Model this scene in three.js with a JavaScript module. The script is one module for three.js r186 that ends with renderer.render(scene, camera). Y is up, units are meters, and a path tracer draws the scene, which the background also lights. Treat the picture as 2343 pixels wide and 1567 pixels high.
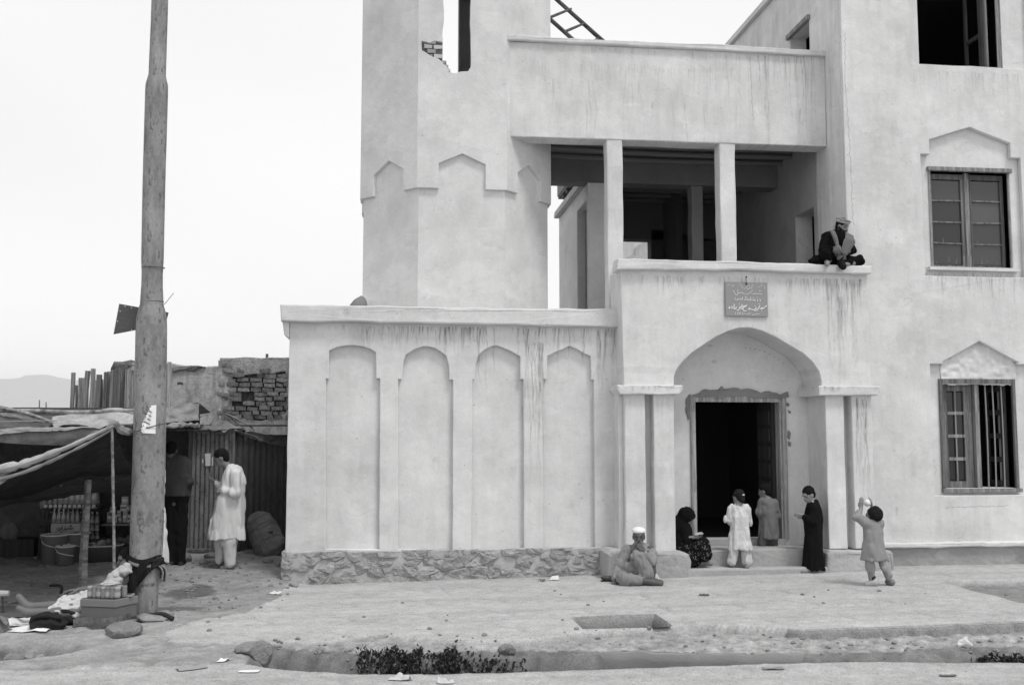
import * as THREE from 'three';
import { mergeGeometries } from 'three/addons/utils/BufferGeometryUtils.js';

// ---------------------------------------------------------------- camera, sky, sun, exposure
const scene = new THREE.Scene();
const PHW = 2343, PHH = 1567, FPX = 2300;
const camera = new THREE.PerspectiveCamera(2 * Math.atan(PHH / 2 / FPX) * 180 / Math.PI, PHW / PHH, 0.1, 9000);
const CAM = new THREE.Vector3(1.37, 2.1, 14.39), YAW = 7.0 * Math.PI / 180, PITCH = 5.09 * Math.PI / 180;
const FW = new THREE.Vector3(Math.sin(YAW) * Math.cos(PITCH), Math.sin(PITCH), -Math.cos(YAW) * Math.cos(PITCH));
const RT = new THREE.Vector3(Math.cos(YAW), 0, Math.sin(YAW)), UPV = RT.clone().cross(FW);
camera.position.copy(CAM);
camera.lookAt(CAM.clone().add(FW));
scene.add(camera);
const renderer = new THREE.WebGLRenderer({ antialias: true });
renderer.toneMapping = THREE.LinearToneMapping;
renderer.toneMappingExposure = 1.38;
renderer.shadowMap.enabled = true;
{ // thin bright overcast: brightest low down, a little greyer overhead, faint cloud texture
  const W = 256, H = 128, d = new Float32Array(W * H * 4);
  for (let j = 0; j < H; j++) for (let i = 0; i < W; i++) {
    const el = ((j + 0.5) / H - 0.5) * Math.PI, a = (i + 0.5) / W * Math.PI * 2, s = Math.max(0, Math.sin(el));
    const c = 0.03 * (Math.sin(a * 3 + s * 9) + Math.sin(a * 7 - s * 17 + 1.3) * 0.6 + Math.sin(a * 13 + s * 31) * 0.4);
    const v = (0.73 - 0.05 * Math.min(1, s * 1.6) + 0.3 * Math.exp(-s / 0.11)) * (1 + c * Math.min(1, s * 4));
    const o = (j * W + i) * 4; d[o] = d[o + 1] = d[o + 2] = el < 0 ? 0.35 : v; d[o + 3] = 1;
  }
  const t = new THREE.DataTexture(d, W, H, THREE.RGBAFormat, THREE.FloatType);
  t.mapping = THREE.EquirectangularReflectionMapping; t.magFilter = THREE.LinearFilter; t.minFilter = THREE.LinearFilter; t.needsUpdate = true;
  scene.background = t; scene.environment = t; scene.backgroundIntensity = 1; scene.environmentIntensity = 1;
}
const sun = new THREE.DirectionalLight(new THREE.Color(1, 0.995, 0.985), 1.45);
sun.position.set(4 + 9, 30, 13); sun.target.position.set(4, 0, 0);
sun.castShadow = true; sun.shadow.radius = 26; sun.shadow.mapSize.set(2048, 2048);
Object.assign(sun.shadow.camera, { left: -16, right: 16, top: 16, bottom: -16, near: 1, far: 90 });
scene.add(sun, sun.target);

// ---------------------------------------------------------------- helpers
const V = (x, y, z) => new THREE.Vector3(x, y, z);
const ray = (px, py) => FW.clone().multiplyScalar(FPX).addScaledVector(RT, px - PHW / 2).addScaledVector(UPV, PHH / 2 - py);
const PZ = (px, py, z) => { const d = ray(px, py); return CAM.clone().addScaledVector(d, (z - CAM.z) / d.z); };   // the point of a plane z = const that a pixel shows
const PY = (px, py, y) => { const d = ray(px, py); return CAM.clone().addScaledVector(d, (y - CAM.y) / d.y); };   // of a level plane
const PX = (px, py, x) => { const d = ray(px, py); return CAM.clone().addScaledVector(d, (x - CAM.x) / d.x); };
const rngOf = (s) => () => { s = (s + 0x6d2b79f5) | 0; let t = Math.imul(s ^ (s >>> 15), 1 | s); t = (t + Math.imul(t ^ (t >>> 7), 61 | t)) ^ t; return ((t ^ (t >>> 14)) >>> 0) / 4294967296; };
const R0 = rngOf(77);
const rr = (a, b, r = R0) => a + (b - a) * r();
const cl = (x, a = 0, b = 1) => Math.min(b, Math.max(a, x));
const sst = (a, b, x) => { const t = cl((x - a) / (b - a)); return t * t * (3 - 2 * t); };
const lerp = (a, b, t) => a + (b - a) * t;
const interp = (pts, x) => { // piecewise linear in sorted [x, y] pairs
  if (x <= pts[0][0]) return pts[0][1];
  for (let i = 1; i < pts.length; i++) if (x <= pts[i][0]) return lerp(pts[i - 1][1], pts[i][1], (x - pts[i - 1][0]) / (pts[i][0] - pts[i - 1][0]));
  return pts[pts.length - 1][1];
};
const PERM = (() => { const r = rngOf(5), p = new Uint8Array(512); for (let i = 0; i < 256; i++) p[i] = i; for (let i = 255; i > 0; i--) { const j = Math.floor(r() * (i + 1)); [p[i], p[j]] = [p[j], p[i]]; } for (let i = 0; i < 256; i++) p[i + 256] = p[i]; return p; })();
const vh = (x, y, z) => PERM[(PERM[(PERM[x & 255] + y) & 255] + z) & 255] / 127.5 - 1;
const fade = (t) => t * t * t * (t * (t * 6 - 15) + 10);
function noise3(x, y, z) { // value noise, -1 to 1
  const X = Math.floor(x), Y = Math.floor(y), Z = Math.floor(z), u = fade(x - X), v = fade(y - Y), w = fade(z - Z);
  const m = (k) => lerp(lerp(vh(X, Y, Z + k), vh(X + 1, Y, Z + k), u), lerp(vh(X, Y + 1, Z + k), vh(X + 1, Y + 1, Z + k), u), v);
  return lerp(m(0), m(1), w);
}
const fbm2 = (x, y, n = 4, s = 0) => { let a = 0, k = 1, t = 0; for (let i = 0; i < n; i++) { a += k * noise3(x, y, s + i * 7.3); t += k; x *= 2.03; y *= 2.03; k *= 0.5; } return a / t; };
// tileable noise fields that every texture samples
const FN = 512;
function field(seed, base, oct) {
  const r = rngOf(seed), out = new Float32Array(FN * FN);
  let amp = 1, tot = 0;
  for (let o = 0, n = base; o < oct; o++, n *= 2, amp *= 0.55) {
    if (n > FN) break;
    const g = new Float32Array(n * n); for (let i = 0; i < g.length; i++) g[i] = r() * 2 - 1;
    for (let y = 0; y < FN; y++) { const fy = y / FN * n, Y = Math.floor(fy), v = fade(fy - Y), a = (Y % n) * n, b = ((Y + 1) % n) * n;
      for (let x = 0; x < FN; x++) { const fx = x / FN * n, X = Math.floor(fx), u = fade(fx - X), c = X % n, d = (X + 1) % n;
        out[y * FN + x] += amp * lerp(lerp(g[a + c], g[a + d], u), lerp(g[b + c], g[b + d], u), v); } }
    tot += amp;
  }
  for (let i = 0; i < out.length; i++) out[i] /= tot;
  return out;
}
const F1 = field(11, 4, 7), F2 = field(23, 8, 6), F3 = field(37, 64, 4);
const smp = (f, x, y) => { // x, y in tiles
  x = (x - Math.floor(x)) * FN; y = (y - Math.floor(y)) * FN;
  const X = Math.floor(x), Y = Math.floor(y), u = x - X, v = y - Y, X1 = (X + 1) % FN, Y1 = (Y + 1) % FN, a = (Y % FN) * FN, b = Y1 * FN, c = X % FN;
  return lerp(lerp(f[a + c], f[a + X1], u), lerp(f[b + c], f[b + X1], u), v);
};
const toS = (v) => { v = cl(v); return v <= 0.0031308 ? v * 12.92 : 1.055 * Math.pow(v, 1 / 2.4) - 0.055; };
function texOf(w, h, fn, srgb = true) { // fn(u, v) -> linear grey
  const d = new Uint8Array(w * h * 4);
  for (let j = 0; j < h; j++) for (let i = 0; i < w; i++) { const v = fn((i + 0.5) / w, (j + 0.5) / h), b = Math.round((srgb ? toS(v) : cl(v)) * 255), o = (j * w + i) * 4; d[o] = d[o + 1] = d[o + 2] = b; d[o + 3] = 255; }
  const t = new THREE.DataTexture(d, w, h, THREE.RGBAFormat); t.magFilter = THREE.LinearFilter; t.minFilter = THREE.LinearMipmapLinearFilter; t.generateMipmaps = true;
  t.wrapS = t.wrapT = THREE.RepeatWrapping; if (srgb) t.colorSpace = THREE.SRGBColorSpace; t.needsUpdate = true; return t;
}
const grey = (v) => new THREE.Color().setRGB(v, v, v);
const std = (v, rough = 0.9, o = {}) => new THREE.MeshStandardMaterial({ color: grey(v), roughness: rough, metalness: 0, side: THREE.DoubleSide, ...o });
const soft = (v, rough = 0.97, o = {}) => new THREE.MeshPhysicalMaterial({ color: grey(v), roughness: rough, specularIntensity: 0.12, side: THREE.DoubleSide, ...o }); // fibre and other matt surfaces: hardly any surface glint
const rep = (t, w, h, ox = 0, oy = 0) => { const c = t.clone(); c.repeat.set(1 / w, 1 / h); c.offset.set(-ox / w, -oy / h); c.needsUpdate = true; return c; };

// objects: geometry is made in world coordinates and moved into its thing's own frame
const ORI = new Map(), used = new Map();
const numbered = (n) => { const k = used.get(n) || 0; used.set(n, k + 1); return k ? n + '_' + String(k).padStart(3, '0') : n; };
function tag(o, label, category, group, kind) { o.userData.label = label; o.userData.category = category; if (group) o.userData.group = group; if (kind) o.userData.kind = kind; return o; }
function thing(name, label, category, at = [0, 0, 0], group) {
  const o = new THREE.Group(); o.name = numbered(name); o.position.set(...at); ORI.set(o, V(...at)); scene.add(o);
  return tag(o, label, category, group);
}
function obj(name, geo, mat, parent = scene) {
  if (Array.isArray(geo)) geo = merge(geo);
  const m = new THREE.Mesh(geo, mat); m.castShadow = m.receiveShadow = true;
  if (parent === scene) m.name = numbered(name);
  else { m.name = name; const o = ORI.get(parent); if (o) geo.translate(-o.x, -o.y, -o.z); ORI.set(m, o); }
  parent.add(m); return m;
}
function put(name, geo, mat, parent, pos, rot = [0, 0, 0], sc = [1, 1, 1]) { // shared geometry set in place
  const m = new THREE.Mesh(geo, mat); m.castShadow = m.receiveShadow = true; m.name = name;
  const o = parent === scene ? V(0, 0, 0) : ORI.get(parent) || V(0, 0, 0);
  m.position.set(pos[0] - o.x, pos[1] - o.y, pos[2] - o.z); m.rotation.set(...rot); m.scale.set(...sc);
  if (parent === scene) m.name = numbered(name);
  parent.add(m); return m;
}
const structure = (name, geo, mat) => { const m = obj(name, geo, mat); m.userData.kind = 'structure'; return m; };
function merge(list) {
  return mergeGeometries(list.map((g) => { g = g.index ? g.toNonIndexed() : g; for (const k of Object.keys(g.attributes)) if (!['position', 'normal', 'uv'].includes(k)) g.deleteAttribute(k); return g; }), false);
}
function boxUV(g) { // uv in metres from the way each face points
  g = g.index ? g.toNonIndexed() : g; const p = g.attributes.position, n = p.count, uv = new Float32Array(n * 2), a = V(), b = V(), c = V();
  for (let i = 0; i < n; i += 3) {
    a.fromBufferAttribute(p, i); b.fromBufferAttribute(p, i + 1).sub(a); c.fromBufferAttribute(p, i + 2).sub(a); b.cross(c);
    const ax = Math.abs(b.x), ay = Math.abs(b.y), az = Math.abs(b.z);
    for (let k = i; k < i + 3; k++) { const x = p.getX(k), y = p.getY(k), z = p.getZ(k);
      uv.set(az >= ax && az >= ay ? [x, y] : ax >= ay ? [z + 0.37, y] : [x, z + 0.53], k * 2); }
  }
  g.setAttribute('uv', new THREE.BufferAttribute(uv, 2)); return g;
}
const box = (x0, x1, y0, y1, z0, z1) => boxUV(new THREE.BoxGeometry(x1 - x0, y1 - y0, z1 - z0).translate((x0 + x1) / 2, (y0 + y1) / 2, (z0 + z1) / 2));
let wobSeed = 1;
function wob(pts, amp = 0.008, step = 0.16) { // a hand-plastered edge
  const s = wobSeed++ * 3.7, out = [];
  for (let i = 0; i < pts.length; i++) {
    const [x0, y0] = pts[i], [x1, y1] = pts[(i + 1) % pts.length], L = Math.hypot(x1 - x0, y1 - y0), n = Math.max(1, Math.round(L / step));
    for (let k = 0; k < n; k++) { const x = lerp(x0, x1, k / n), y = lerp(y0, y1, k / n); out.push([x + amp * fbm2(x * 3.1, y * 3.1, 3, s), y + amp * fbm2(x * 3.1 + 40, y * 3.1, 3, s)]); }
  }
  return out;
}
function prism(pts, holes, z0, z1, bevel = 0.012) { // outline in x, y; from z0 back to z1 front
  const sh = new THREE.Shape(pts.map((p) => new THREE.Vector2(...p)));
  for (const h of holes || []) sh.holes.push(new THREE.Path(h.map((p) => new THREE.Vector2(...p))));
  const g = new THREE.ExtrudeGeometry(sh, { depth: z1 - z0 - 2 * bevel, bevelEnabled: bevel > 0, bevelThickness: bevel, bevelSize: bevel, bevelOffset: -bevel, bevelSegments: 2, curveSegments: 4 });
  return boxUV(g.translate(0, 0, z0 + bevel));
}
const rect = (x0, x1, y0, y1) => [[x0, y0], [x1, y0], [x1, y1], [x0, y1]];
const slab = (x0, x1, y0, y1, z0, z1, amp = 0.008, bevel = 0.012) => prism(wob(rect(x0, x1, y0, y1), amp), [], z0, z1, bevel);
function rough(g, amp, freq, s = 0) { // pushes vertices about by noise
  const p = g.attributes.position;
  for (let i = 0; i < p.count; i++) { const x = p.getX(i), y = p.getY(i), z = p.getZ(i);
    p.setXYZ(i, x + amp * noise3(x * freq + s, y * freq, z * freq), y + amp * noise3(x * freq + s + 31, y * freq, z * freq), z + amp * noise3(x * freq + s + 67, y * freq, z * freq)); }
  g.computeVertexNormals(); return g;
}
function tubeAlong(pts, r0, r1 = r0, seg = 6, per = 4, wobble = 0) {
  const c = new THREE.CatmullRomCurve3(pts.map((p) => (p.isVector3 ? p : V(...p)))), n = Math.max(2, (pts.length - 1) * per), g = new THREE.TubeGeometry(c, n, 1, seg, false), p = g.attributes.position;
  for (let i = 0; i <= n; i++) { const q = c.getPointAt(i / n), r = lerp(r0, r1, i / n) * (1 + wobble * noise3(i * 0.7, r0 * 91, pts.length));
    for (let k = 0; k <= seg; k++) { const j = i * (seg + 1) + k; p.setXYZ(j, q.x + (p.getX(j) - q.x) * r, q.y + (p.getY(j) - q.y) * r, q.z + (p.getZ(j) - q.z) * r); } }
  g.computeVertexNormals();
  // close the ends
  const caps = [0, n].map((i) => { const q = c.getPointAt(i / n), a = []; for (let k = 0; k < seg; k++) { const j = i * (seg + 1) + k; a.push(q.x, q.y, q.z, p.getX(j), p.getY(j), p.getZ(j), p.getX(j + 1), p.getY(j + 1), p.getZ(j + 1)); }
    const e = new THREE.BufferGeometry(); e.setAttribute('position', new THREE.BufferAttribute(new Float32Array(a), 3)); e.setAttribute('uv', new THREE.BufferAttribute(new Float32Array(a.length / 3 * 2), 2)); e.computeVertexNormals(); return e; });
  return merge([g, ...caps]);
}
function stone(seed, sx, sy, sz, detail = 2) {
  const r = rngOf(seed * 131 + 7), g = new THREE.IcosahedronGeometry(1, detail), p = g.attributes.position, cuts = [];
  for (let i = 0; i < 9; i++) { const n = V(r() * 2 - 1, r() * 2 - 1, r() * 2 - 1).normalize(); cuts.push([n, rr(0.62, 0.92, r)]); }
  const q = V();
  for (let i = 0; i < p.count; i++) { q.fromBufferAttribute(p, i); for (const [n, d] of cuts) { const k = q.dot(n); if (k > d) q.addScaledVector(n, d - k); }
    const e = 1 + 0.06 * noise3(q.x * 4 + seed, q.y * 4, q.z * 4); p.setXYZ(i, q.x * sx * e, q.y * sy * e, q.z * sz * e); }
  const out = boxUV(g); out.computeVertexNormals(); return out;
}
function sheet(nu, nv, fn, thick = 0.004) { // a cloth or card surface with two faces and edges; fn(u, v) -> Vector3
  const pos = [], uv = [], idx = [], P = [];
  for (let j = 0; j <= nv; j++) for (let i = 0; i <= nu; i++) P.push(fn(i / nu, j / nv));
  const g0 = new THREE.BufferGeometry(); const a = []; for (const p of P) a.push(p.x, p.y, p.z);
  for (let j = 0; j < nv; j++) for (let i = 0; i < nu; i++) { const k = j * (nu + 1) + i; idx.push(k, k + 1, k + nu + 2, k, k + nu + 2, k + nu + 1); }
  g0.setAttribute('position', new THREE.BufferAttribute(new Float32Array(a), 3)); g0.setIndex(idx); g0.computeVertexNormals();
  const n = g0.attributes.normal, N = P.length, id2 = [...idx], su = new Float32Array(N), sv = new Float32Array(N); // uv: metres along the surface
  for (let j = 0; j <= nv; j++) for (let i = 0; i <= nu; i++) { const k = j * (nu + 1) + i; if (i) su[k] = su[k - 1] + P[k].distanceTo(P[k - 1]); if (j) sv[k] = sv[k - nu - 1] + P[k].distanceTo(P[k - nu - 1]); }
  for (let s = 0; s < 2; s++) P.forEach((p, i) => { const k = s ? -thick : 0; pos.push(p.x + n.getX(i) * k, p.y + n.getY(i) * k, p.z + n.getZ(i) * k); uv.push(su[i], sv[i]); });
  for (let i = 0; i < idx.length; i += 3) id2.push(idx[i] + N, idx[i + 2] + N, idx[i + 1] + N);
  const rim = []; for (let i = 0; i <= nu; i++) rim.push(i); for (let j = 1; j <= nv; j++) rim.push(j * (nu + 1) + nu); for (let i = nu - 1; i >= 0; i--) rim.push(nv * (nu + 1) + i); for (let j = nv - 1; j > 0; j--) rim.push(j * (nu + 1));
  for (let i = 0; i < rim.length; i++) { const p = rim[i], q = rim[(i + 1) % rim.length]; id2.push(p, p + N, q, q, p + N, q + N); }
  const g = new THREE.BufferGeometry(); g.setAttribute('position', new THREE.BufferAttribute(new Float32Array(pos), 3)); g.setAttribute('uv', new THREE.BufferAttribute(new Float32Array(uv), 2)); g.setIndex(id2); g.computeVertexNormals(); return g;
}
const bil = (a, b, c, d) => (u, v) => a.clone().lerp(b, u).lerp(d.clone().lerp(c, u), v); // a b along the top, d c along the bottom
// ---------------------------------------------------------------- ground: one height field cut into pavement, road, ditch and earth
const line = (px, y) => px.map(([a, b]) => { const p = PY(a, b, y); return [p.x, p.z]; }).sort((a, b) => a[0] - b[0]);
const E1 = line([[380, 1462], [600, 1463], [740, 1462], [880, 1447], [960, 1459], [1050, 1465], [1200, 1468], [1290, 1458], [1340, 1449], [1480, 1442], [1620, 1438], [1740, 1445], [1840, 1451], [2000, 1450], [2343, 1441]], 0.03);   // front edge of the pavement
const EB = line([[560, 1476], [660, 1486], [800, 1492], [1000, 1492], [1200, 1490], [1400, 1488], [1600, 1494], [1750, 1500], [1900, 1494], [2100, 1488], [2343, 1486]], -0.03); // brink of the ditch
const E2 = line([[560, 1522], [640, 1533], [800, 1545], [1000, 1546], [1100, 1541], [1400, 1533], [1700, 1522], [1900, 1517], [2343, 1517]], -0.04);    // edge of the road
const XL = line([[655, 1345], [640, 1362], [565, 1397], [455, 1412], [388, 1440], [380, 1466]], 0.03).map(([x, z]) => [z, x]).sort((a, b) => a[0] - b[0]); // z -> x: left edge of the pavement
const e1 = (x) => interp(E1, x) + 0.06 * fbm2(x * 2.3, 3.1, 5), eb = (x) => interp(EB, x) + (x > 3.3 && x < 5.4 ? 0.02 : 0.1) * fbm2(x * 2.7, 8.7, x > 3.3 && x < 5.4 ? 2 : 6), e2 = (x) => interp(E2, x) + 0.04 * fbm2(x * 2.1, 5.3, 4);
const xl = (z) => interp(XL, z) + 0.06 * fbm2(z * 2.5, 1.7, 3);
const x590 = PY(592, 1515, -0.05).x;
const inQuad = (q, x, z) => { let s = 1e9; for (let i = 0; i < 4; i++) { const [ax, az] = q[i], [bx, bz] = q[(i + 1) % 4], L = Math.hypot(bx - ax, bz - az); s = Math.min(s, ((bx - ax) * (z - az) - (bz - az) * (x - ax)) / L); } return s; };
const quad = (px, y) => { const q = px.map(([a, b]) => { const p = PY(a, b, y); return [p.x, p.z]; }); return inQuad(q, q.reduce((s, p) => s + p[0], 0) / 4, q.reduce((s, p) => s + p[1], 0) / 4) < 0 ? q.reverse() : q; };
const DRAIN = quad([[1308, 1413], [1496, 1409], [1536, 1437], [1336, 1441]], 0.04);
const PIT = quad([[2148, 1334], [2480, 1332], [2620, 1420], [2330, 1384]], 0.1);
const grade = (x) => 0.015 * cl(x, 0, 9);
const cracks = [[[1003, 1336], [1012, 1346], [1034, 1363]], [[1465, 1362], [1500, 1388], [1520, 1392], [1548, 1412], [1590, 1432]], [[1878, 1396], [2000, 1394], [2180, 1393]], [[1545, 1397], [1690, 1400]], [[1440, 1374], [1500, 1372]], [[400, 1455], [470, 1452], [560, 1462]], [[1732, 1414], [1756, 1414]]]
  .map((c) => c.map(([a, b]) => { const p = PY(a, b, 0.05); return [p.x, p.z]; }));
const segD = (x, z, a, b) => { const dx = b[0] - a[0], dz = b[1] - a[1], t = cl(((x - a[0]) * dx + (z - a[1]) * dz) / (dx * dx + dz * dz)); return Math.hypot(x - a[0] - dx * t, z - a[1] - dz * t); };
const HOLE = PY(60, 1492, -0.03);
function groundAt(x, z) { // [height, zone, tone]
  const n = fbm2(x * 1.7, z * 1.7, 4), f = fbm2(x * 9, z * 9, 3, 5), rise = lerp(0.2, 0, sst(-2.6, 2.2, z)) * sst(0.6, -0.4, x) * 1;
  const a0 = e1(x), a = a0 - 0.05 * sst(5.4, 5.7, x), b = Math.max(a + 0.1, eb(x)), c = Math.max(b + 0.08, e2(x));
  const far = sst(-4, -12, z) * 0.15;
  let h, zone = 'ground', tone;
  const ditch = sst(x590 - 0.02, x590 + 0.14, x + 0.1 * f);
  const left = xl(z);
  if (z < a && x > left) {
    zone = 'pavement'; h = grade(x) + 0.006 * n + 0.0015 * f; tone = 0.5 * (1 + 0.08 * n + 0.05 * f + 0.13 * fbm2(x * 1.1, z * 11, 3, 21));
    const dr = inQuad(DRAIN, x, z), pt = inQuad(PIT, x, z);
    if (dr > 0) { h -= 0.34 * sst(0, 0.03, dr); tone = lerp(tone, 0.09, sst(0.0, 0.015, dr)); }  // shade inside the pit is painted in as a dark tone
    if (pt > 0) { h -= 0.075 * sst(0, 0.025, pt) - 0.02 * n; tone = lerp(tone, 0.26 * (1 + 0.3 * f), sst(0, 0.04, pt)); }
    for (const k of cracks) for (let i = 1; i < k.length; i++) { const d = segD(x + 0.02 * f, z, k[i - 1], k[i]); if (d < 0.03) h -= 0.016 * sst(0.03, 0.008, d); }
    h -= 0.01 * sst(0.1, 0, a - z);
    if (x < left + 0.35) h = lerp(rise, h, sst(0, 0.35, x - left));
  } else if (z > c) {
    zone = 'road'; h = -0.03 + 0.008 * n + 0.002 * f; tone = 0.46 * (1 + 0.1 * n + 0.06 * f + 0.16 * fbm2(x * 0.9, z * 10, 4, 33)); h += 0.008 * fbm2(x * 0.8, z * 7, 3, 33) + 0.007 * fbm2(x * 5, z * 5, 3, 71);
  } else if (z >= a && x > x590 - 0.1) {
    zone = 'ditch'; const base = grade(x) - 0.05 * sst(-1, 5, x) - 0.025 * sst(5.3, 6, x) - 0.015, lowest = -0.09 - 0.34 * interp([[0, 0.62], [1.5, 0.9], [3, 0.95], [4.4, 1], [5.4, 0.95], [6, 0.45], [7, 0.3], [9, 0.35]], x) * ditch;
    const t = (z - a) / (b - a), steep = interp([[3.2, 0.3], [3.7, 0.06], [5.2, 0.06], [5.6, 0.4]], x);
    h = z < b ? lerp(base, base - 0.05, t) + 0.022 * n + 0.02 * f + 0.012 * fbm2(x * 20, z * 20, 2, 3) : lerp(base - 0.05, lowest, sst(0, Math.min(steep, (c - b) * 0.9), z - b + (steep < 0.1 ? 0.07 : 0)) * ditch) + (0.035 * n + 0.03 * f + 0.02 * fbm2(x * 22, z * 22, 2, 7)) * (steep < 0.1 ? 0.25 : 1);
    h = lerp(0.01 * n - 0.02, h, sst(x590 - 0.1, x590 + 0.1, x));
    h = lerp(h, -0.03, sst(0.03, 0, c - z));
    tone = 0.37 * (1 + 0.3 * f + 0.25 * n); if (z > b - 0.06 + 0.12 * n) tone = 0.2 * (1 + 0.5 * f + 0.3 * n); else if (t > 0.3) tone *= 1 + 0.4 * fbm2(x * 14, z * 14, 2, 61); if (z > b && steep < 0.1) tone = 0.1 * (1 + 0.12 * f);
  } else {
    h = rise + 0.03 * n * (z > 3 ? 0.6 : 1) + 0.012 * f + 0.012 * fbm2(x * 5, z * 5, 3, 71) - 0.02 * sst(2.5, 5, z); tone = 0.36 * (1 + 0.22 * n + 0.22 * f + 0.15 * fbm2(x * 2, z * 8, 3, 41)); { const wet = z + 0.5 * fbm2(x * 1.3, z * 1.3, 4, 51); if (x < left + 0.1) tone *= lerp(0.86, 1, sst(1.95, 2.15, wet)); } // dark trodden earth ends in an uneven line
    const hd = Math.hypot((x - HOLE.x) / 0.62, (z - HOLE.z) / 0.42) + 0.25 * n;
    h -= 0.14 * sst(1, 0.55, hd) * (z > 3 ? 1 : 0); tone *= lerp(1, 0.6 + 0.3 * f, sst(1.05, 0.7, hd));
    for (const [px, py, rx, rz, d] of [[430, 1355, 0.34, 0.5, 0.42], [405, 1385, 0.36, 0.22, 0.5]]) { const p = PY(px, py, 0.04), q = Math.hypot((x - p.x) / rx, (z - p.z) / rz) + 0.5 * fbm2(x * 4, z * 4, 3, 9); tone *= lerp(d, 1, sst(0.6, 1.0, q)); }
    h += 0.05 * far;
  }
  return [h + (zone === 'ground' ? far : 0), zone, tone];
}
const onG = (px, py, y = 0) => { let p = PY(px, py, y); for (let i = 0; i < 8; i++) { const q = PY(px, py, groundAt(p.x, p.z)[0]); p.lerp(q, 0.7); } p.y = groundAt(p.x, p.z)[0]; return p; };
const groundY = (x, z) => groundAt(x, z)[0];
const gritMap = texOf(512, 512, (u, v) => 0.78 + 0.3 * smp(F3, u * 1, v * 1) + 0.16 * smp(F2, u, v) - (smp(F2, u * 2 + 0.3, v * 2) > 0.52 ? 0.2 : 0));
const gritBump = texOf(512, 512, (u, v) => 0.5 + 0.3 * smp(F3, u, v) + 0.3 * smp(F2, u * 2, v * 2), false);
{
  const gx = [], gz = [];
  for (let x = -6200, s = 0; x < -6.5;) { gx.push(x); x += Math.max(0.06, (-6.5 - x) * 0.28); }
  for (let x = -6.5; x < 12; x += 0.026) gx.push(x);
  for (let x = 12, s = 0.05; x < 6200; s *= 1.4, x += s) gx.push(x);
  for (let z = -6400; z < -3.2;) { gz.push(z); z += Math.max(0.06, (-3.2 - z) * 0.24); }
  for (let z = -3.2; z < 6.4; z += 0.03) gz.push(z);
  for (let z = 6.4, s = 0.05; z < 200; s *= 1.4, z += s) gz.push(z);
  const nx = gx.length, nz = gz.length, Y = new Float32Array(nx * nz), T = new Float32Array(nx * nz), Z = new Array(nx * nz);
  for (let j = 0; j < nz; j++) for (let i = 0; i < nx; i++) { const k = j * nx + i, [h, zo, t] = groundAt(gx[i], gz[j]); Y[k] = h; T[k] = t; Z[k] = zo; }
  const N = new Float32Array(nx * nz * 3);
  for (let j = 0; j < nz; j++) for (let i = 0; i < nx; i++) { const k = j * nx + i, i0 = Math.max(0, i - 1), i1 = Math.min(nx - 1, i + 1), j0 = Math.max(0, j - 1), j1 = Math.min(nz - 1, j + 1);
    const n = V(-(Y[j * nx + i1] - Y[j * nx + i0]) / (gx[i1] - gx[i0]), 1, -(Y[j1 * nx + i] - Y[j0 * nx + i]) / (gz[j1] - gz[j0])).normalize(); N.set([n.x, n.y, n.z], k * 3); }
  const zones = { ground: [], pavement: [], ditch: [], road: [] };
  for (let j = 0; j < nz - 1; j++) for (let i = 0; i < nx - 1; i++) { const k = j * nx + i; zones[Z[k]].push(k, k + nx, k + 1, k + 1, k + nx, k + nx + 1); }
  const mat = new THREE.MeshStandardMaterial({ roughness: 0.96, vertexColors: true, map: rep(gritMap, 0.9, 0.9), bumpMap: rep(gritBump, 0.55, 0.55), bumpScale: 0.006 });
  for (const zn of Object.keys(zones)) {
    const ids = zones[zn], remap = new Map(), pos = [], nor = [], col = [], uv = [], idx = [];
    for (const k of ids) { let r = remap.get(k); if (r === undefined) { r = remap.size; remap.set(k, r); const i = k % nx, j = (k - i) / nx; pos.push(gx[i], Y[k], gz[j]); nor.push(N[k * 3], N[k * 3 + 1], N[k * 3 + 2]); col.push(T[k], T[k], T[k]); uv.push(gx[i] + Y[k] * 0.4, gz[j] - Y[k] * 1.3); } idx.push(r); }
    const g = new THREE.BufferGeometry(); g.setAttribute('position', new THREE.Float32BufferAttribute(pos, 3)); g.setAttribute('normal', new THREE.Float32BufferAttribute(nor, 3)); g.setAttribute('color', new THREE.Float32BufferAttribute(col, 3)); g.setAttribute('uv', new THREE.Float32BufferAttribute(uv, 2)); g.setIndex(idx);
    const m = structure(zn, g, mat);
    tag(m, { ground: 'bare trodden earth of the bazaar and the plain beyond', pavement: 'pale cracked concrete pavement in front of the mosque', ditch: 'eroded open drain between pavement and road', road: 'dusty pale road surface along the drain' }[zn], zn);
  }
}
{ // cast side of the drain where it is lined
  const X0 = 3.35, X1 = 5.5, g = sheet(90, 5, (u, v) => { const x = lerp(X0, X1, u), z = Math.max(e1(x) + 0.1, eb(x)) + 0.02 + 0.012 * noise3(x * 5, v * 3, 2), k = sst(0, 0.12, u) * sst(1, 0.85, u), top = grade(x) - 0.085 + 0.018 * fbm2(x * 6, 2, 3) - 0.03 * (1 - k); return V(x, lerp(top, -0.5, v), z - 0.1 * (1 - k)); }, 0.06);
  tag(structure('drain_wall', g, std(0.26, 0.95, { bumpMap: rep(gritBump, 0.3, 0.2), bumpScale: 0.006 })), 'dark smooth concrete side of the open drain', 'drain wall');
}
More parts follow.
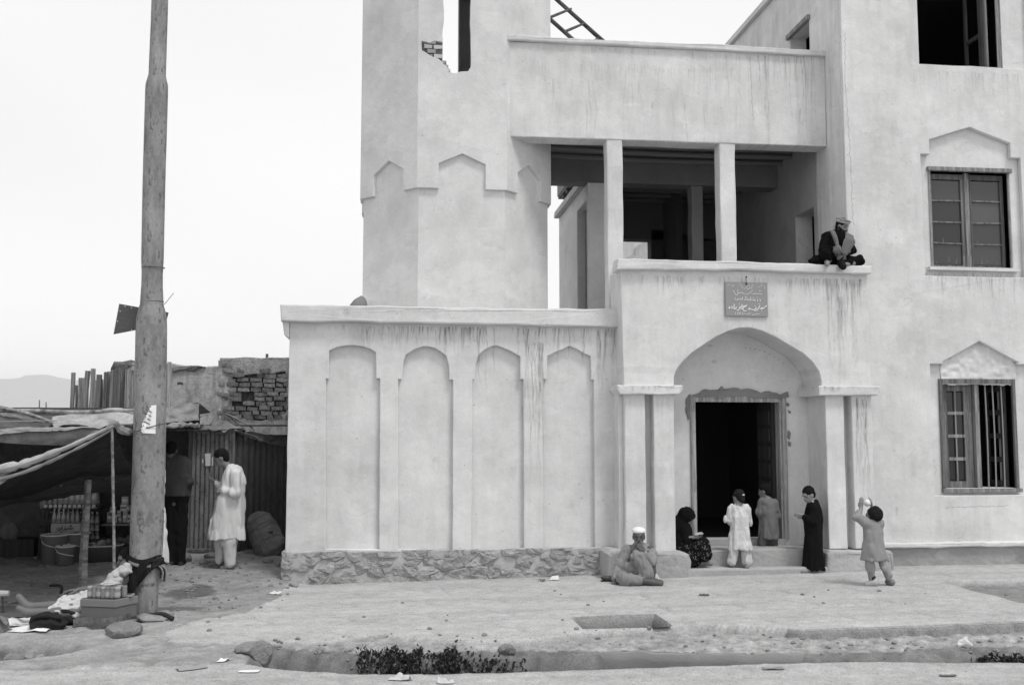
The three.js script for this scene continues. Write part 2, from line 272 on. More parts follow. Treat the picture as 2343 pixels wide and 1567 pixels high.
{ // kerb face where the pavement ends in a step
  const g = sheet(200, 4, (u, v) => { const x = lerp(5.5, 12.5, u), z = e1(x) + 0.012 * fbm2(x * 9, v, 2, 4); return V(x, lerp(grade(x) - 0.004 + 0.006 * fbm2(x * 7, 1, 3), grade(x) - 0.17, v), z); }, 0.07);
  tag(structure('kerb', g, std(0.45, 0.95, { map: rep(gritMap, 0.6, 0.6), bumpMap: rep(gritBump, 0.3, 0.3), bumpScale: 0.02 })), 'broken concrete kerb face along the pavement edge', 'kerb');
}
{ // far hills
  const pts = [[-80, 905], [0, 866], [60, 862], [100, 857], [130, 862], [200, 874], [300, 885], [420, 905], [560, 930], [700, 955]], pos = [], idx = [], n = 70, m = 10, D = -6000;
  for (let i = 0; i <= n; i++) for (let j = 0; j <= m; j++) { const px = lerp(-500, 760, i / n), yy = px < -80 ? 905 - 20 * Math.sin(px * 0.01) : interp(pts, px), t = j / m, top = PZ(px, yy, D), k = 1 - t;
    pos.push(top.x + 45 * fbm2(i * 0.4, j * 0.9, 3), Math.max(-20, top.y * k + (j ? 45 * fbm2(i * 0.5, j * 0.8, 3) : 9 * fbm2(i * 0.9, 2, 3))) - (j === m ? 50 : 0), D + t * 1500); }
  for (let i = 0; i < n; i++) for (let j = 0; j < m; j++) { const k = i * (m + 1) + j; idx.push(k, k + 1, k + m + 1, k + 1, k + m + 2, k + m + 1); }
  const g = new THREE.BufferGeometry(); g.setAttribute('position', new THREE.Float32BufferAttribute(pos, 3)); g.setIndex(idx); g.computeVertexNormals(); g.setAttribute('uv', new THREE.Float32BufferAttribute(new Float32Array(pos.length / 3 * 2), 2));
  tag(structure('hills', g, std(0.46, 1)), 'pale hazy mountain range beyond the bazaar', 'hills');
}
scene.fog = new THREE.FogExp2(new THREE.Color(1, 1, 1), 0.00014);
// ---------------------------------------------------------------- plaster: whitewash over mud, stained by run-off from the copings
const plasterBump = texOf(512, 512, (u, v) => 0.5 + 0.5 * smp(F1, u, v) + 0.12 * smp(F2, u * 2, v * 2) + 0.05 * smp(F3, u, v), false);
let pseed = 1;
function plaster(x0, y0, w, h, o = {}) { // a face x0.. x0+w, y0.. y0+h in metres; o.drips: [x from, x to, y top, how many, mean length, strength]
  const ppm = o.ppm || 190, W = Math.min(2048, Math.round(w * ppm)), H = Math.min(2048, Math.round(h * ppm)), s = pseed++ * 0.173, r = rngOf(pseed * 97), base = o.base || 0.61;
  const D = new Float32Array(W * H).fill(1), sx = W / w, sy = H / h;
  for (const [xa, xb, yt, n, len, st, wid = 1] of o.drips || []) for (let i = 0; i < n; i++) {
    let x = (rr(xa, xb, r) - x0) * sx; const L = len * rr(0.25, 1.7, r) * sy, top = (yt - y0 - rr(0, 0.03, r)) * sy, wd = rr(0.7, 2.6, r) * wid * ppm / 190, k = Math.min(0.75, 1.55 * st) * rr(0.35, 1, r), ph = r() * 50;
    for (let t = 0; t < L; t++) { const y = Math.floor(top - t); if (y < 0 || y >= H) continue; x += 0.22 * noise3(t * 0.05, ph, 1);
      const f = (1 - Math.pow(t / L, 1.6)) * (0.65 + 0.5 * noise3(t * 0.07, ph, 5)), ww = wd * (1 + 0.4 * noise3(t * 0.04, ph, 9));
      for (let q = Math.floor(x - ww - 1); q <= x + ww + 1; q++) if (q >= 0 && q < W) { const e = cl(1 - Math.abs(q - x) / (ww + 0.6)); D[y * W + q] *= 1 - k * cl(f) * Math.pow(e, 0.7); } }
  }
  const stains = [...(o.blots || [])]; for (let i = 0; i < w * h * 0.8; i++) stains.push([x0 + r() * w, y0 + r() * h, rr(0.05, 0.4, r), rr(0.04, 0.22, r), rr(-0.035, 0.085, r)]);
  for (const [bx, by, rx, ry, st] of stains) for (let y = Math.max(0, Math.floor((by - ry * 1.6 - y0) * sy)); y < Math.min(H, (by + ry * 1.6 - y0) * sy); y++) for (let x = Math.max(0, Math.floor((bx - rx * 1.6 - x0) * sx)); x < Math.min(W, (bx + rx * 1.6 - x0) * sx); x++) {
    const mx = x / sx + x0, my = y / sy + y0, d = Math.hypot((mx - bx) / rx, (my - by) / ry) + 0.9 * smp(F1, mx * 0.6 + s, my * 0.6); D[y * W + x] *= 1 - st * sst(1, 0.75, d) * (0.75 + 0.5 * smp(F2, mx, my)); }
  for (const c of o.cracks || []) for (let i = 1; i < c.length; i++) { const [ax, ay] = c[i - 1], [bx, by] = c[i], n = Math.ceil(Math.hypot(bx - ax, by - ay) * sx * 1.5);
    for (let k = 0; k < n; k++) { const x = Math.floor((lerp(ax, bx, k / n) - x0 + 0.012 * noise3(k * 0.09, i, s)) * sx), y = Math.floor((lerp(ay, by, k / n) - y0 + 0.008 * noise3(k * 0.11, i, s + 4)) * sy); if (x >= 0 && y >= 0 && x < W && y < H) D[y * W + x] *= 0.62; } }
  for (let i = 0; i < Math.round(w * h * 0.9); i++) { let x = r() * W, y = r() * H, a = r() * 6.28; const L = rr(20, 130, r), st = rr(0.06, 0.2, r), up = r() < 0.5; for (let k = 0; k < L; k++) { a += rr(-0.35, 0.35, r); x += Math.cos(a) * (up ? 0.4 : 1); y += Math.sin(a) * (up ? 1 : 0.4); const X = Math.floor(x), Y = Math.floor(y); if (X < 0 || Y < 0 || X >= W || Y >= H) break; D[Y * W + X] *= 1 - st; } }
  for (let i = 0; i < Math.round(w * h * 5); i++) { const X = r() * W, Y = r() * H, q = rr(0.6, 2.4, r) * ppm / 190, st = rr(0.1, 0.4, r); for (let y = Math.floor(Y - q); y <= Y + q; y++) for (let x = Math.floor(X - q); x <= X + q; x++) if (x >= 0 && y >= 0 && x < W && y < H && Math.hypot(x - X, y - Y) < q) D[y * W + x] *= 1 - st; }
  const map = texOf(W, H, (u, v) => {
    const x = x0 + u * w, y = y0 + v * h, a = smp(F1, x * 0.21 + s, y * 0.21), b = smp(F1, x * 0.8 + s * 2, y * 0.5), c = smp(F3, x * 0.9, y * 0.9), e = smp(F2, x * 1.3 + s, y * 0.16);
    const patch = sst(0.1, 0.16, smp(F1, x * 0.33 + s * 3, y * 0.42)) * 0.05 - sst(0.2, 0.28, smp(F1, x * 0.45 + s * 5, y * 0.8)) * 0.035 - sst(0.4, 0.55, smp(F2, x * 0.37 + s, y * 0.71)) * 0.04;
    return base * (1 + 0.17 * a + 0.14 * b + 0.07 * c + 0.09 * (o.rain || 0) * e + patch + 0.035 * smp(F2, x * 0.35 + y * 0.12 + s, y * 1.7 - x * 0.3) + 0.03 * smp(F2, x * 1.6 + s, y * 0.4 + x * 0.5)) * D[Math.min(H - 1, Math.floor(v * H)) * W + Math.min(W - 1, Math.floor(u * W))];
  });
  map.repeat.set(1 / w, 1 / h); map.offset.set(-x0 / w, -y0 / h);
  return new THREE.MeshStandardMaterial({ color: 0xffffff, map, roughness: 0.93, bumpMap: rep(plasterBump, 1.9, 1.9, s), bumpScale: o.bump || 0.011, side: THREE.DoubleSide });
}
const plain = plaster(0, 0, 6, 6, { ppm: 100, rain: 0.6 });
const plainGrey = plaster(0, 0, 4, 4, { ppm: 100, base: 0.4, bump: 0.03 });
const M = {
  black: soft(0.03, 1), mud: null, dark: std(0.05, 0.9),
};
const woodMap = texOf(256, 512, (u, v) => 0.62 + 0.5 * smp(F2, u * 2, v * 0.18) + 0.25 * smp(F3, u, v * 0.25));
const wood = (v, rough = 0.85) => std(v, rough, { map: rep(woodMap, 0.5, 1.2), bumpMap: rep(woodMap, 0.5, 1.2), bumpScale: 0.004 });
const W1 = wood(0.2), W2 = wood(0.32), W3 = wood(0.1), Wdark = wood(0.035);

// ---------------------------------------------------------------- the low arcaded block
{
  const B = thing('arcaded_block', 'low whitewashed block with four blind arched niches and a stone footing', 'building', [2.35, 0, -1.5]);
  const front = plaster(-0.2, 0, 5.2, 4, { rain: 0.5, drips: [[0.9, 1.6, 3.62, 22, 0.25, 0.3], [1.5, 2.75, 3.62, 70, 0.22, 0.42], [2.1, 2.9, 3.62, 10, 0.6, 0.42], [3.2, 4.7, 3.62, 46, 0.4, 0.42], [3.33, 3.6, 3.4, 22, 1.6, 0.26], [4.35, 4.7, 3.6, 14, 0.7, 0.3], [0, 4.7, 3.62, 40, 0.08, 0.25]],
    blots: [[2.05, 1.7, 0.07, 0.06, 0.1], [1.98, 1.42, 0.3, 0.1, -0.04], [0.3, 1.0, 0.3, 0.5, 0.03], [4.5, 1.4, 0.1, 0.3, 0.05], [3.0, 1.6, 0.25, 0.7, 0.035]] });
  const pz = (px, py) => { const p = PZ(px, py, 0); return [p.x, p.y]; };
  // niches: shoulders at two thirds of the height, then a head of its own shape on each
  const N = [
    [[745, 1256], [745, 867], [752, 867], [752, 803], [770, 795], [790, 791], [806, 790], [830, 793], [848, 799], [859, 806], [860, 866], [869, 866], [867, 1257]],
    [[911, 1257], [911, 868], [919, 868], [924, 826], [929, 812], [950, 799], [966, 793], [978, 792], [995, 797], [1010, 806], [1021, 815], [1027, 838], [1028, 869], [1036, 869], [1035, 1257]],
    [[1079, 1257], [1081, 869], [1085, 869], [1089, 832], [1095, 812], [1110, 800], [1124, 792], [1136, 790], [1150, 795], [1167, 803], [1190, 816], [1191, 868], [1198, 868], [1199, 1257]],
    [[1243, 1257], [1243, 868], [1251, 868], [1253, 815], [1270, 806], [1290, 798], [1303, 791], [1320, 799], [1340, 810], [1352, 815], [1353, 869], [1359, 870], [1362, 1257]],
  ].map((n) => wob(n.map((p) => pz(...p)).reverse(), 0.006, 0.12));
  obj('wall', prism(wob(rect(-0.03, 4.72, 0.38, 3.66)), N, -0.085, 0, 0.012), front, B);
  obj('niche_back', prism(wob(rect(0.3, 4.6, 0.3, 3.5), 0.002), [], -0.12, -0.0855, 0), front, B);
  obj('core', [box(-0.03, 4.72, -0.2, 3.64, -3.2, -0.121)], plain, B);
  const side = prism(wob([[-0.1, 3.46], [-0.03, 3.42], [-0.03, 3.66], [-0.13, 3.66]], 0.003), [], -3.0, 0.02, 0.006);
  obj('corbel', side, plain, B);
  const cop = plaster(-0.3, 3.5, 5.2, 0.6, { rain: 0.3, blots: [[0.75, 3.78, 0.1, 0.08, 0.12], [3.7, 3.75, 0.5, 0.1, 0.06], [1.6, 3.82, 0.7, 0.06, 0.05], [4.6, 3.7, 0.15, 0.1, 0.1]], cracks: [[[1.3, 3.8], [1.9, 3.84], [2.5, 3.82], [3.2, 3.84]], [[3.7, 3.84], [4.4, 3.83]]] });
  obj('coping', rough(prism(wob([[-0.14, 3.645], [2.2, 3.635], [4.74, 3.622], [4.74, 3.885], [2.4, 3.875], [-0.16, 3.885]], 0.016, 0.14), [], -3.25, 0.13, 0.02), 0.006, 5), cop, B);
  // footing: mortar with rough stones set in it
  const P = obj('footing', rough(prism(wob(rect(-0.07, 4.62, -0.12, 0.45), 0.012, 0.12), [], -3.2, 0.035, 0.02), 0.008, 6), plainGrey, B);
  const sm = [0.42, 0.46, 0.5, 0.54].map((v, i) => std(v, 0.95, { map: rep(gritMap, 0.5, 0.5, i * 0.3), bumpMap: rep(gritBump, 0.3, 0.3), bumpScale: 0.02 })), r = rngOf(91);
  const seeds = []; for (let row = 0; row < 4; row++) for (let x = -0.1 + (row % 2) * 0.09; x < 4.7; x += rr(0.09, 0.4, r)) seeds.push([x + rr(-0.05, 0.05, r), 0.02 + row * 0.125 + rr(-0.045, 0.045, r)]);
  for (const [sx, sy] of seeds) {
    let poly = rect(-0.075, 4.6, -0.1, 0.44 + 0.01 * noise3(sx * 4, 1, 1)); // the stone's cell: nearer to its seed than to any other
    for (const [ox, oy] of seeds) { if (ox === sx && oy === sy) continue; if (Math.abs(ox - sx) > 0.8) continue; const mx = (sx + ox) / 2, my = (sy + oy) / 2, nx = (ox - sx) * 0.45, ny = oy - sy, side = ([x, y]) => (x - mx) * nx + (y - my) * ny, out = [];
      for (let i = 0; i < poly.length; i++) { const p = poly[i], q = poly[(i + 1) % poly.length], a = side(p), b = side(q); if (a <= 0) out.push(p); if (a < 0 !== b < 0) { const t = a / (a - b); out.push([lerp(p[0], q[0], t), lerp(p[1], q[1], t)]); } } poly = out; if (poly.length < 3) break; }
    if (poly.length < 3) continue;
    let cx = 0, cy = 0; for (const [x, y] of poly) { cx += x / poly.length; cy += y / poly.length; }
    if (Math.abs(poly[0][0] - poly[Math.floor(poly.length / 2)][0]) < 0.03) continue;
    const pts = wob(poly, 0.02, 0.06), rings = [[1.06, 0.031], [0.96, 0.039], [0.8, 0.043], [0.45, 0.046]], n = pts.length, pos = [], lift = rr(-0.012, 0.02, r), tx = rr(-0.16, 0.16, r), ty = rr(-0.25, 0.25, r), Q = (x, y, z) => [x, y, z < 0.03 ? z + 0.01 * fbm2(x * 15, y * 15, 2) : z + lift * 0.8 + (x - cx) * tx + (y - cy) * ty + 0.045 * fbm2(x * 12, y * 19, 5, 3)];
    const ringP = (k) => pts.map(([x, y]) => Q(cx + (x - cx) * rings[k][0], cy + (y - cy) * rings[k][0], rings[k][1]));
    for (let k = 0; k < 3; k++) { const A = ringP(k), Bq = ringP(k + 1); for (let i = 0; i < n; i++) { const j = (i + 1) % n; pos.push(...A[i], ...A[j], ...Bq[j], ...A[i], ...Bq[j], ...Bq[i]); } }
    const L = ringP(3), c0 = Q(cx, cy, 0.056); for (let i = 0; i < n; i++) pos.push(...L[i], ...L[(i + 1) % n], ...c0);
    const g = new THREE.BufferGeometry(); g.setAttribute('position', new THREE.Float32BufferAttribute(pos, 3)); g.computeVertexNormals(); obj('stone', boxUV(g), sm[Math.floor(r() * 4)], P); }
}

// ---------------------------------------------------------------- the eight-sided tower
{
  const T = thing('minaret_tower', 'tall eight-sided whitewashed tower with a slit window and a broken brick patch', 'tower', [2.43, 3.8, -1.88]);
  const cx = 2.43, cz = -1.88, A = 1.48, c = 0.83, yb = 3.7, yt = 10.6;
  const corners = [[cx - A + c, cz + A], [cx + A - c, cz + A], [cx + A - 0.05, cz + A - c], [cx + A - 0.05, cz - A + c], [cx + A - c, cz - A], [cx - A + c, cz - A], [cx - A, cz - A + c], [cx - A, cz + A - c]];
  const skin = plaster(-3, 3.6, 8, 7, { ppm: 150, drips: [[-0.7, 0.7, 7.5, 7, 0.3, 0.05]], blots: [[0.2, 4.0, 0.7, 0.25, 0.05], [0, 6.9, 0.5, 0.4, 0.02]] });
  const inner = std(0.06, 1), mudBed = std(0.16, 1);
  // facet frame: u along the facet, out of the wall along its normal
  const facet = (i, d) => { const a = corners[i], b = corners[(i + 1) % 8], L = Math.hypot(b[0] - a[0], b[1] - a[1]); const ang = Math.atan2(-(b[1] - a[1]), b[0] - a[0]); return { L, mid: [(a[0] + b[0]) / 2, (a[1] + b[1]) / 2], ang, grow: d * Math.tan(Math.PI / 8) }; };
  const place = (g, f, d) => { g.translate(0, 0, d); g.rotateY(f.ang); g.translate(f.mid[0], 0, f.mid[1]); return g; };
  const D = 0.055, th = 0.3, slot = rect(PZ(1013, 100, -0.34).x - cx, PZ(1076, 100, -0.34).x - cx, 7.53, 10.2);
  const sl = slot[0][0], sr = slot[1][0];
  const gap = wob([[sl + 0.07, 7.57], [sl + 0.1, 7.5], [sl + 0.2, 7.5], [sl + 0.28, 7.53], [sr - 0.03, 7.54], [sr, 7.6], [sr, 10.2], [sl, 10.2], [sl, 7.97], [-0.42, 7.985], [-0.5, 7.95], [-0.62, 7.98], [-0.7, 7.9], [-0.76, 7.88], [-0.72, 7.82], [-0.6, 7.81], [-0.5, 7.74], [-0.38, 7.7], [sl - 0.02, 7.66], [sl + 0.03, 7.6]].map(([x, y]) => [Math.max(x, -0.63), y]), 0.02, 0.06);
  for (let i = 0; i < 8; i++) {
    const f = facet(i, 0), h = f.L / 2, f2 = facet(i, D), h2 = f2.L / 2 + f2.grow, back = 2 * 0.55;
    const lower = prism(rect(-h - 0.001, h + 0.001, yb, 7.2), [], -th, 0, 0); // core wall below
    obj('wall', place(lower, f, 0), skin, T);
    const a = -h2, b = h2, w = f.L * 0.27, yS = 5.72, yH = i % 2 ? 6.05 : 6.1, yP = i % 2 ? 6.23 : 6.26;
    const out = wob([[a, yS], [-w, yS], [-w, yH], [0, yP], [w, yH], [w, yS], [b, yS], [b, yt], [a, yt]], 0.005, 0.2);
    out[0] = [a, yS];
    const top = i === 0 ? prism(out, [gap], -0.03, D, 0.006) : i === 4 ? prism(out, [rect(-0.13, 0.26, 7.4, 10.3)], -0.24, D, 0.006) : prism(out, [], -0.24, D, 0.006);
    obj('facing', place(top, f, 0), skin, T);
    if (i === 0) {
      obj('wall', place(prism(rect(-h, h, 7.2, yt), [rect(slot[0][0] - 0.01, slot[1][0] + 0.015, 7.46, 10.22)], -0.24, -0.034, 0), f, 0), inner, T);
      obj('brick_bed', place(prism(wob(rect(-0.64, sl - 0.002, 7.55, 8.04), 0.01), [], -0.033, 0.0, 0), f, 0), mudBed, T);
      // broken plaster: courses of brick laid bare beside the slit
      const bm = [0.26, 0.36, 0.46].map((v) => std(v, 0.95)), bg = rough(new THREE.BoxGeometry(0.135, 0.06, 0.05, 3, 1, 1), 0.012, 22), r = rngOf(3);
      for (let row = 0; row < 6; row++) for (let u = sl - 0.07 + (row % 2) * 0.05; u > -0.56; u -= 0.148) { const w = Math.min(0.13, (sl - u) * 2) * rr(0.9, 1, r); if (w < 0.05) continue; put('brick', bg, bm[Math.floor(r() * 3)], T, [f.mid[0] + u, 7.6 + row * 0.074, f.mid[1] + 0.016 + rr(-0.014, 0.012, r)], [0, 0, rr(-0.07, 0.07, r)], [w / 0.135, 1, 1]); }
      for (let k = 0; k < 3; k++) put('brick', bg, bm[k], T, [f.mid[0] + slot[0][0] + 0.03 + k * 0.03, 7.66 - k * 0.06, f.mid[1] + 0.02], [0, 0, 0], [0.4, 0.8, 1]);
    }
  }
  const lid = prism(corners.map(([x, z]) => [x, -z]), [], yt - 0.4, yt - 0.2, 0); lid.rotateX(-Math.PI / 2); obj('roof', lid, inner, T);
}

// ---------------------------------------------------------------- the main building: terrace, portal, tall wing
const MB = thing('mosque_building', 'whitewashed mosque building with arched portal, open upper terrace and tall windowed wing', 'building', [8.2, 0, -2]);
{
  const beamM = plaster(3, 6.4, 5.4, 1.9, { rain: 0.7, base: 0.6, drips: [[3.5, 8.1, 7.8, 90, 0.35, 0.11, 0.7], [6.0, 8.15, 8.03, 40, 0.8, 0.2, 0.8], [7.2, 8.15, 8.03, 16, 1.3, 0.26], [4.2, 6.4, 7.75, 50, 0.28, 0.12], [3.6, 7.2, 7.5, 26, 0.5, 0.14], [3.4, 8.1, 8.03, 60, 0.09, 0.2], [4.3, 7.9, 7.2, 14, 0.6, 0.22]],
    blots: [[4.4, 7.6, 0.5, 0.25, 0.05], [5.2, 7.3, 0.7, 0.25, 0.05], [3.5, 7.6, 0.3, 0.3, 0.04], [6.2, 7.8, 0.6, 0.12, 0.06], [4.2, 7.0, 0.6, 0.14, 0.04]], cracks: [[[3.14, 7.98], [3.13, 7.3], [3.12, 6.6]], [[6.96, 8.0], [6.97, 7.6], [7.0, 6.95]]] });
  obj('upper_wall', rough(prism(wob([[3.13, 6.565], [4.8, 6.57], [6.3, 6.572], [8.199, 6.585], [8.199, 8.05], [3.13, 8.05]], 0.012, 0.2), [], -0.75, -0.4, 0.014), 0.003, 4), beamM, MB);
  obj('coping', rough(prism(wob([[3.1, 8.045], [5, 8.05], [8.22, 8.03], [8.21, 8.125], [6.5, 8.14], [5.7, 8.125], [3.1, 8.135]], 0.014, 0.12), [], -0.82, -0.34, 0.018), 0.006, 7), plaster(3, 7.9, 5.4, 0.4, { rain: 1, base: 0.57 }), MB);
  obj('roof_slab', prism([[3.6, 0.751], [8.199, 0.751], [8.199, 5.6], [4.76, 5.6], [4.76, 2.7], [3.6, 2.7]], [], 6.9, 7.15, 0).rotateX(-Math.PI / 2), std(0.25, 1), MB);
  // ceiling of the terrace: poles under matting, coloured dark for the shade there
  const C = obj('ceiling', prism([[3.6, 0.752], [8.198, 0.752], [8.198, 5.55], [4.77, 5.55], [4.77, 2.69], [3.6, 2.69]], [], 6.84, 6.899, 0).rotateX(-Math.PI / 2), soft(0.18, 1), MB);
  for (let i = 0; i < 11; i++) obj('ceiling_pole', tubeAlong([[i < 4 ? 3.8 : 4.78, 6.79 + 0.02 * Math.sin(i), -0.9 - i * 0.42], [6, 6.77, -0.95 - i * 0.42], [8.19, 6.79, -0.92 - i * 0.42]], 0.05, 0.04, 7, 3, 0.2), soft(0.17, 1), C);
  obj('inner_beam', [box(3.5, 8.198, 6.41, 6.839, -2.75, -2.4)], plaster(3, 6, 5.4, 1, { base: 0.16, rain: 1 }), MB);  // inner beams coloured dark to paint the shade of the terrace
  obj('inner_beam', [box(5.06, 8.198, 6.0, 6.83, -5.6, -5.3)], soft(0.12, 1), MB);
  // columns
  for (const [xa, xb, y0, z] of [[4.655, 4.9, 3.7, -0.41], [6.44, 6.7, 3.7, -0.41], [6.62, 6.83, 3.7, -2.45]]) obj('column', rough(prism(wob(rect(xa, xb, y0, z < -1 ? 6.42 : 6.58), 0.01, 0.2), [], z - 0.26, z, 0.02), 0.006, 3), z < -1 ? plaster(6, 3, 2, 4, { base: 0.2 }) : plaster(4, 3.6, 3, 3.2, { blots: [[4.75, 4.3, 0.2, 0.3, 0.08]] }), MB);  // inner column: same plaster toned down to put the terrace shade in
  obj('terrace_floor', [box(4.74, 8.198, 3.4, 3.66, -5.6, -0.3)], std(0.12, 1), MB);  // floor colour kept dark to hold down bounce light on the terrace
  obj('back_wall', prism(rect(5.06, 8.198, 3.66, 5.999), [rect(PZ(1420, 560, -5.45).x, PZ(1486, 560, -5.45).x, 4.9, PZ(1450, 526, -5.45).y)], -5.6, -5.3, 0), plaster(4, 3, 5, 4, { base: 0.06 }), MB);  // wall coloured near black in place of deep shade
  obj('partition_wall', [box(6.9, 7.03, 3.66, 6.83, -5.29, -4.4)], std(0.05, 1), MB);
  // courtyard wall behind the terrace, with its doorway, and the pier at its near end
  const cw = prism(wob([[2.4, 3.4], [5.35, 3.4], [5.35, 6.4], [2.4, 6.4]], 0.01), [rect(2.5, 3.4, 3.7, 6.12)], -0.3, 0, 0.012); cw.rotateY(-Math.PI / 2); cw.translate(4.75, 0, 0);
  cw.applyMatrix4(new THREE.Matrix4().makeTranslation(0, 0, 0)); { const p = cw.attributes.position; for (let i = 0; i < p.count; i++) p.setZ(i, -Math.abs(p.getZ(i))); }
  cw.computeVertexNormals();
  obj('courtyard_wall', boxUV(cw), plain, MB);
  obj('courtyard_coping', rough(prism(wob(rect(4.66, 5.15, 6.4, 6.52), 0.01), [], -5.42, -2.76, 0.02), 0.012, 6), plaster(4, 6, 2, 1, { base: 0.45 }), MB);
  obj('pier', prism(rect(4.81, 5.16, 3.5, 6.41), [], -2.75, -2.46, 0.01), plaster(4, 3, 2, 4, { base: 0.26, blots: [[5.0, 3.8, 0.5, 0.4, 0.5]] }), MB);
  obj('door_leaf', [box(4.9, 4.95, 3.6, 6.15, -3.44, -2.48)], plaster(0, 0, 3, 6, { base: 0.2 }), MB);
  // sunlit courtyard wall with steps, far behind
  const cy = thing('courtyard_building', 'plastered courtyard wall with outside steps seen through the terrace', 'building', [6.4, 3.6, -11]);
  obj('wall', [box(6.2, 9.5, 3.0, 7.6, -11.3, -11)], plain, cy);
  for (let i = 0; i < 5; i++) obj('step', [box(6.95 + i * 0.26, 7.21 + i * 0.26, 3.6, 6.0 + i * 0.3, -10.99, -10.4)], plain, cy);
  obj('courtyard_floor', [box(6.2, 9.5, 3.3, 3.6, -10.99, -7.01)], std(0.35, 1), cy);
}
{ // tall wing: front wall with three window bays, side wall with two openings
  const wingM = plaster(8.1, 0.3, 6, 11, { ppm: 150, rain: 0.7, base: 0.62, drips: [[9.35, 11.1, 7.68, 46, 0.5, 0.13], [9.4, 11.1, 7.68, 30, 0.16, 0.18], [9.4, 11.1, 4.53, 70, 0.28, 0.2], [9.4, 11.1, 4.5, 14, 0.55, 0.24], [9.5, 11, 1.2, 24, 0.5, 0.07], [8.25, 8.4, 4.4, 4, 0.8, 0.1]],
    blots: [[9.0, 3.4, 0.5, 0.3, 0.035], [8.8, 3.0, 0.35, 0.14, 0.05], [10.2, 6.5, 0.28, 0.1, 0.07], [8.7, 6.0, 0.5, 0.2, 0.03], [8.9, 5.3, 0.5, 0.5, -0.03], [9.1, 0.62, 0.7, 0.12, 0.06], [10.2, 7.9, 0.9, 0.14, 0.05], [8.84, 0.93, 0.03, 0.08, 0.22], [9.1, 8.9, 0.6, 0.5, 0.03], [10.2, 1.05, 0.7, 0.1, 0.05]],
    cracks: [[[9.6, 0.98], [10.6, 1.0]], [[8.26, 8.2], [8.24, 7.4], [8.28, 6.5], [8.3, 5.2]]] });
  const p2 = (px, py) => { const p = PZ(px, py, 0.2); return [p.x, p.y]; };
  const bay1 = wob([[9.42, 4.46], [11.06, 4.46], [11.06, 6.33], [10.9, 6.33], [10.9, 6.56], [10.24, 6.79], [9.57, 6.57], [9.57, 6.34], [9.42, 6.34]], 0.006);
  const bay2 = wob([[9.45, 1.16], [11.06, 1.16], [11.06, 3.12], [10.87, 3.12], [10.87, 3.16], [10.26, 3.47], [9.66, 3.16], [9.66, 3.12], [9.45, 3.12]], 0.006);
  const bay3 = wob(rect(9.31, 11.3, 7.76, 9.6), 0.008);
  obj('wing_wall', rough(prism(wob(rect(8.2, 13.5, 0.46, 10.0), 0.014, 0.25), [bay1, bay2, bay3], 0.12, 0.2, 0.012), 0.004, 2.2), wingM, MB);
  const H1 = rect(9.6, 10.87, 4.6, 6.1), H2 = rect(9.66, 10.79, 1.26, 2.83), H3 = rect(9.5, 10.8, 7.78, 9.5);
  obj('wing_backing', prism(rect(8.24, 13.4, 0.46, 9.95), [H1, H2, H3], -0.25, 0.119, 0.006), wingM, MB);
  obj('rough_tympanum', rough(new THREE.PlaneGeometry(1.2, 0.62, 60, 32).translate(10.26, 3.12, 0.135), 0.014, 14), wingM, MB);
  // clip of the tympanum is the bay itself: the sheet lies inside it
  const sideM = plaster(0, 3, 8, 8, { ppm: 110, base: 0.6, rain: 1.8, drips: [[0.5, 6, 9.85, 90, 1.3, 0.1]] });
  const toSide = (g) => { g.rotateY(-Math.PI / 2); g.translate(8.2, 0, 0); g.scale(1, 1, 1); return g; };
  // profile in (depth behind z = 0.19, y); turned so that depth runs back
  const sw = prism(rect(-0.115, 7.1, 0.4, 9.9), [rect(0.96, 1.75, 8.15, 8.88), rect(0.93, 1.7, 3.7, 5.74)], -0.3, 0, 0.012);
  { const p = sw.attributes.position; for (let i = 0; i < p.count; i++) { const u = p.getX(i), t = p.getZ(i); p.setXYZ(i, 8.199 - t, p.getY(i), -u); } }
  sw.computeVertexNormals(); obj('side_wall', boxUV(sw), sideM, MB);
  { const il = prism(rect(0.8, 5.29, 3.66, 6.835), [rect(0.931, 1.699, 3.67, 5.739)], 0.002, 0.014, 0); const p = il.attributes.position; for (let i = 0; i < p.count; i++) { const u = p.getX(i), t = p.getZ(i); p.setXYZ(i, 8.199 - t, p.getY(i), -u); } il.computeVertexNormals(); obj('shade_lining', boxUV(il), plaster(-7, 3, 8, 5, { ppm: 90, base: 0.34, rain: 0.6 }), MB); }  // sheet laid over the side wall, toned darker to paint the terrace shade
  obj('side_coping', rough(box(8.12, 8.6, 9.9, 9.99, -7.1, 0.1), 0.006, 8), plain, MB);
  obj('side_lintel', rough(box(8.15, 8.22, 8.87, 8.95, -1.82, -0.9), 0.006, 8), W2, MB);
  obj('wing_core', [box(8.7, 13.4, 0, 3.55, -6.9, -1.6), box(8.7, 13.4, 4.2, 4.35, -6.9, -1.6), box(8.7, 13.4, 3.6, 9.7, -7, -6.6), box(13.2, 13.4, 0.4, 9.8, -6.9, -0.3), box(8.5, 13.4, 9.7, 9.85, -6.9, -0.26)], M.black, MB);  // room surfaces coloured black to paint the darkness behind the windows
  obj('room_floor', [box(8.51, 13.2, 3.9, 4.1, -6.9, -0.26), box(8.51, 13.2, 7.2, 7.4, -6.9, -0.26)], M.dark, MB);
  // footing ledge and stone plinth
  obj('ledge', rough(prism(wob([[8.45, 0.405], [9.5, 0.4], [13.4, 0.405], [13.4, 0.475], [8.45, 0.478]], 0.01, 0.12), [], -0.2, 0.25, 0.02), 0.008, 8), plain, MB);
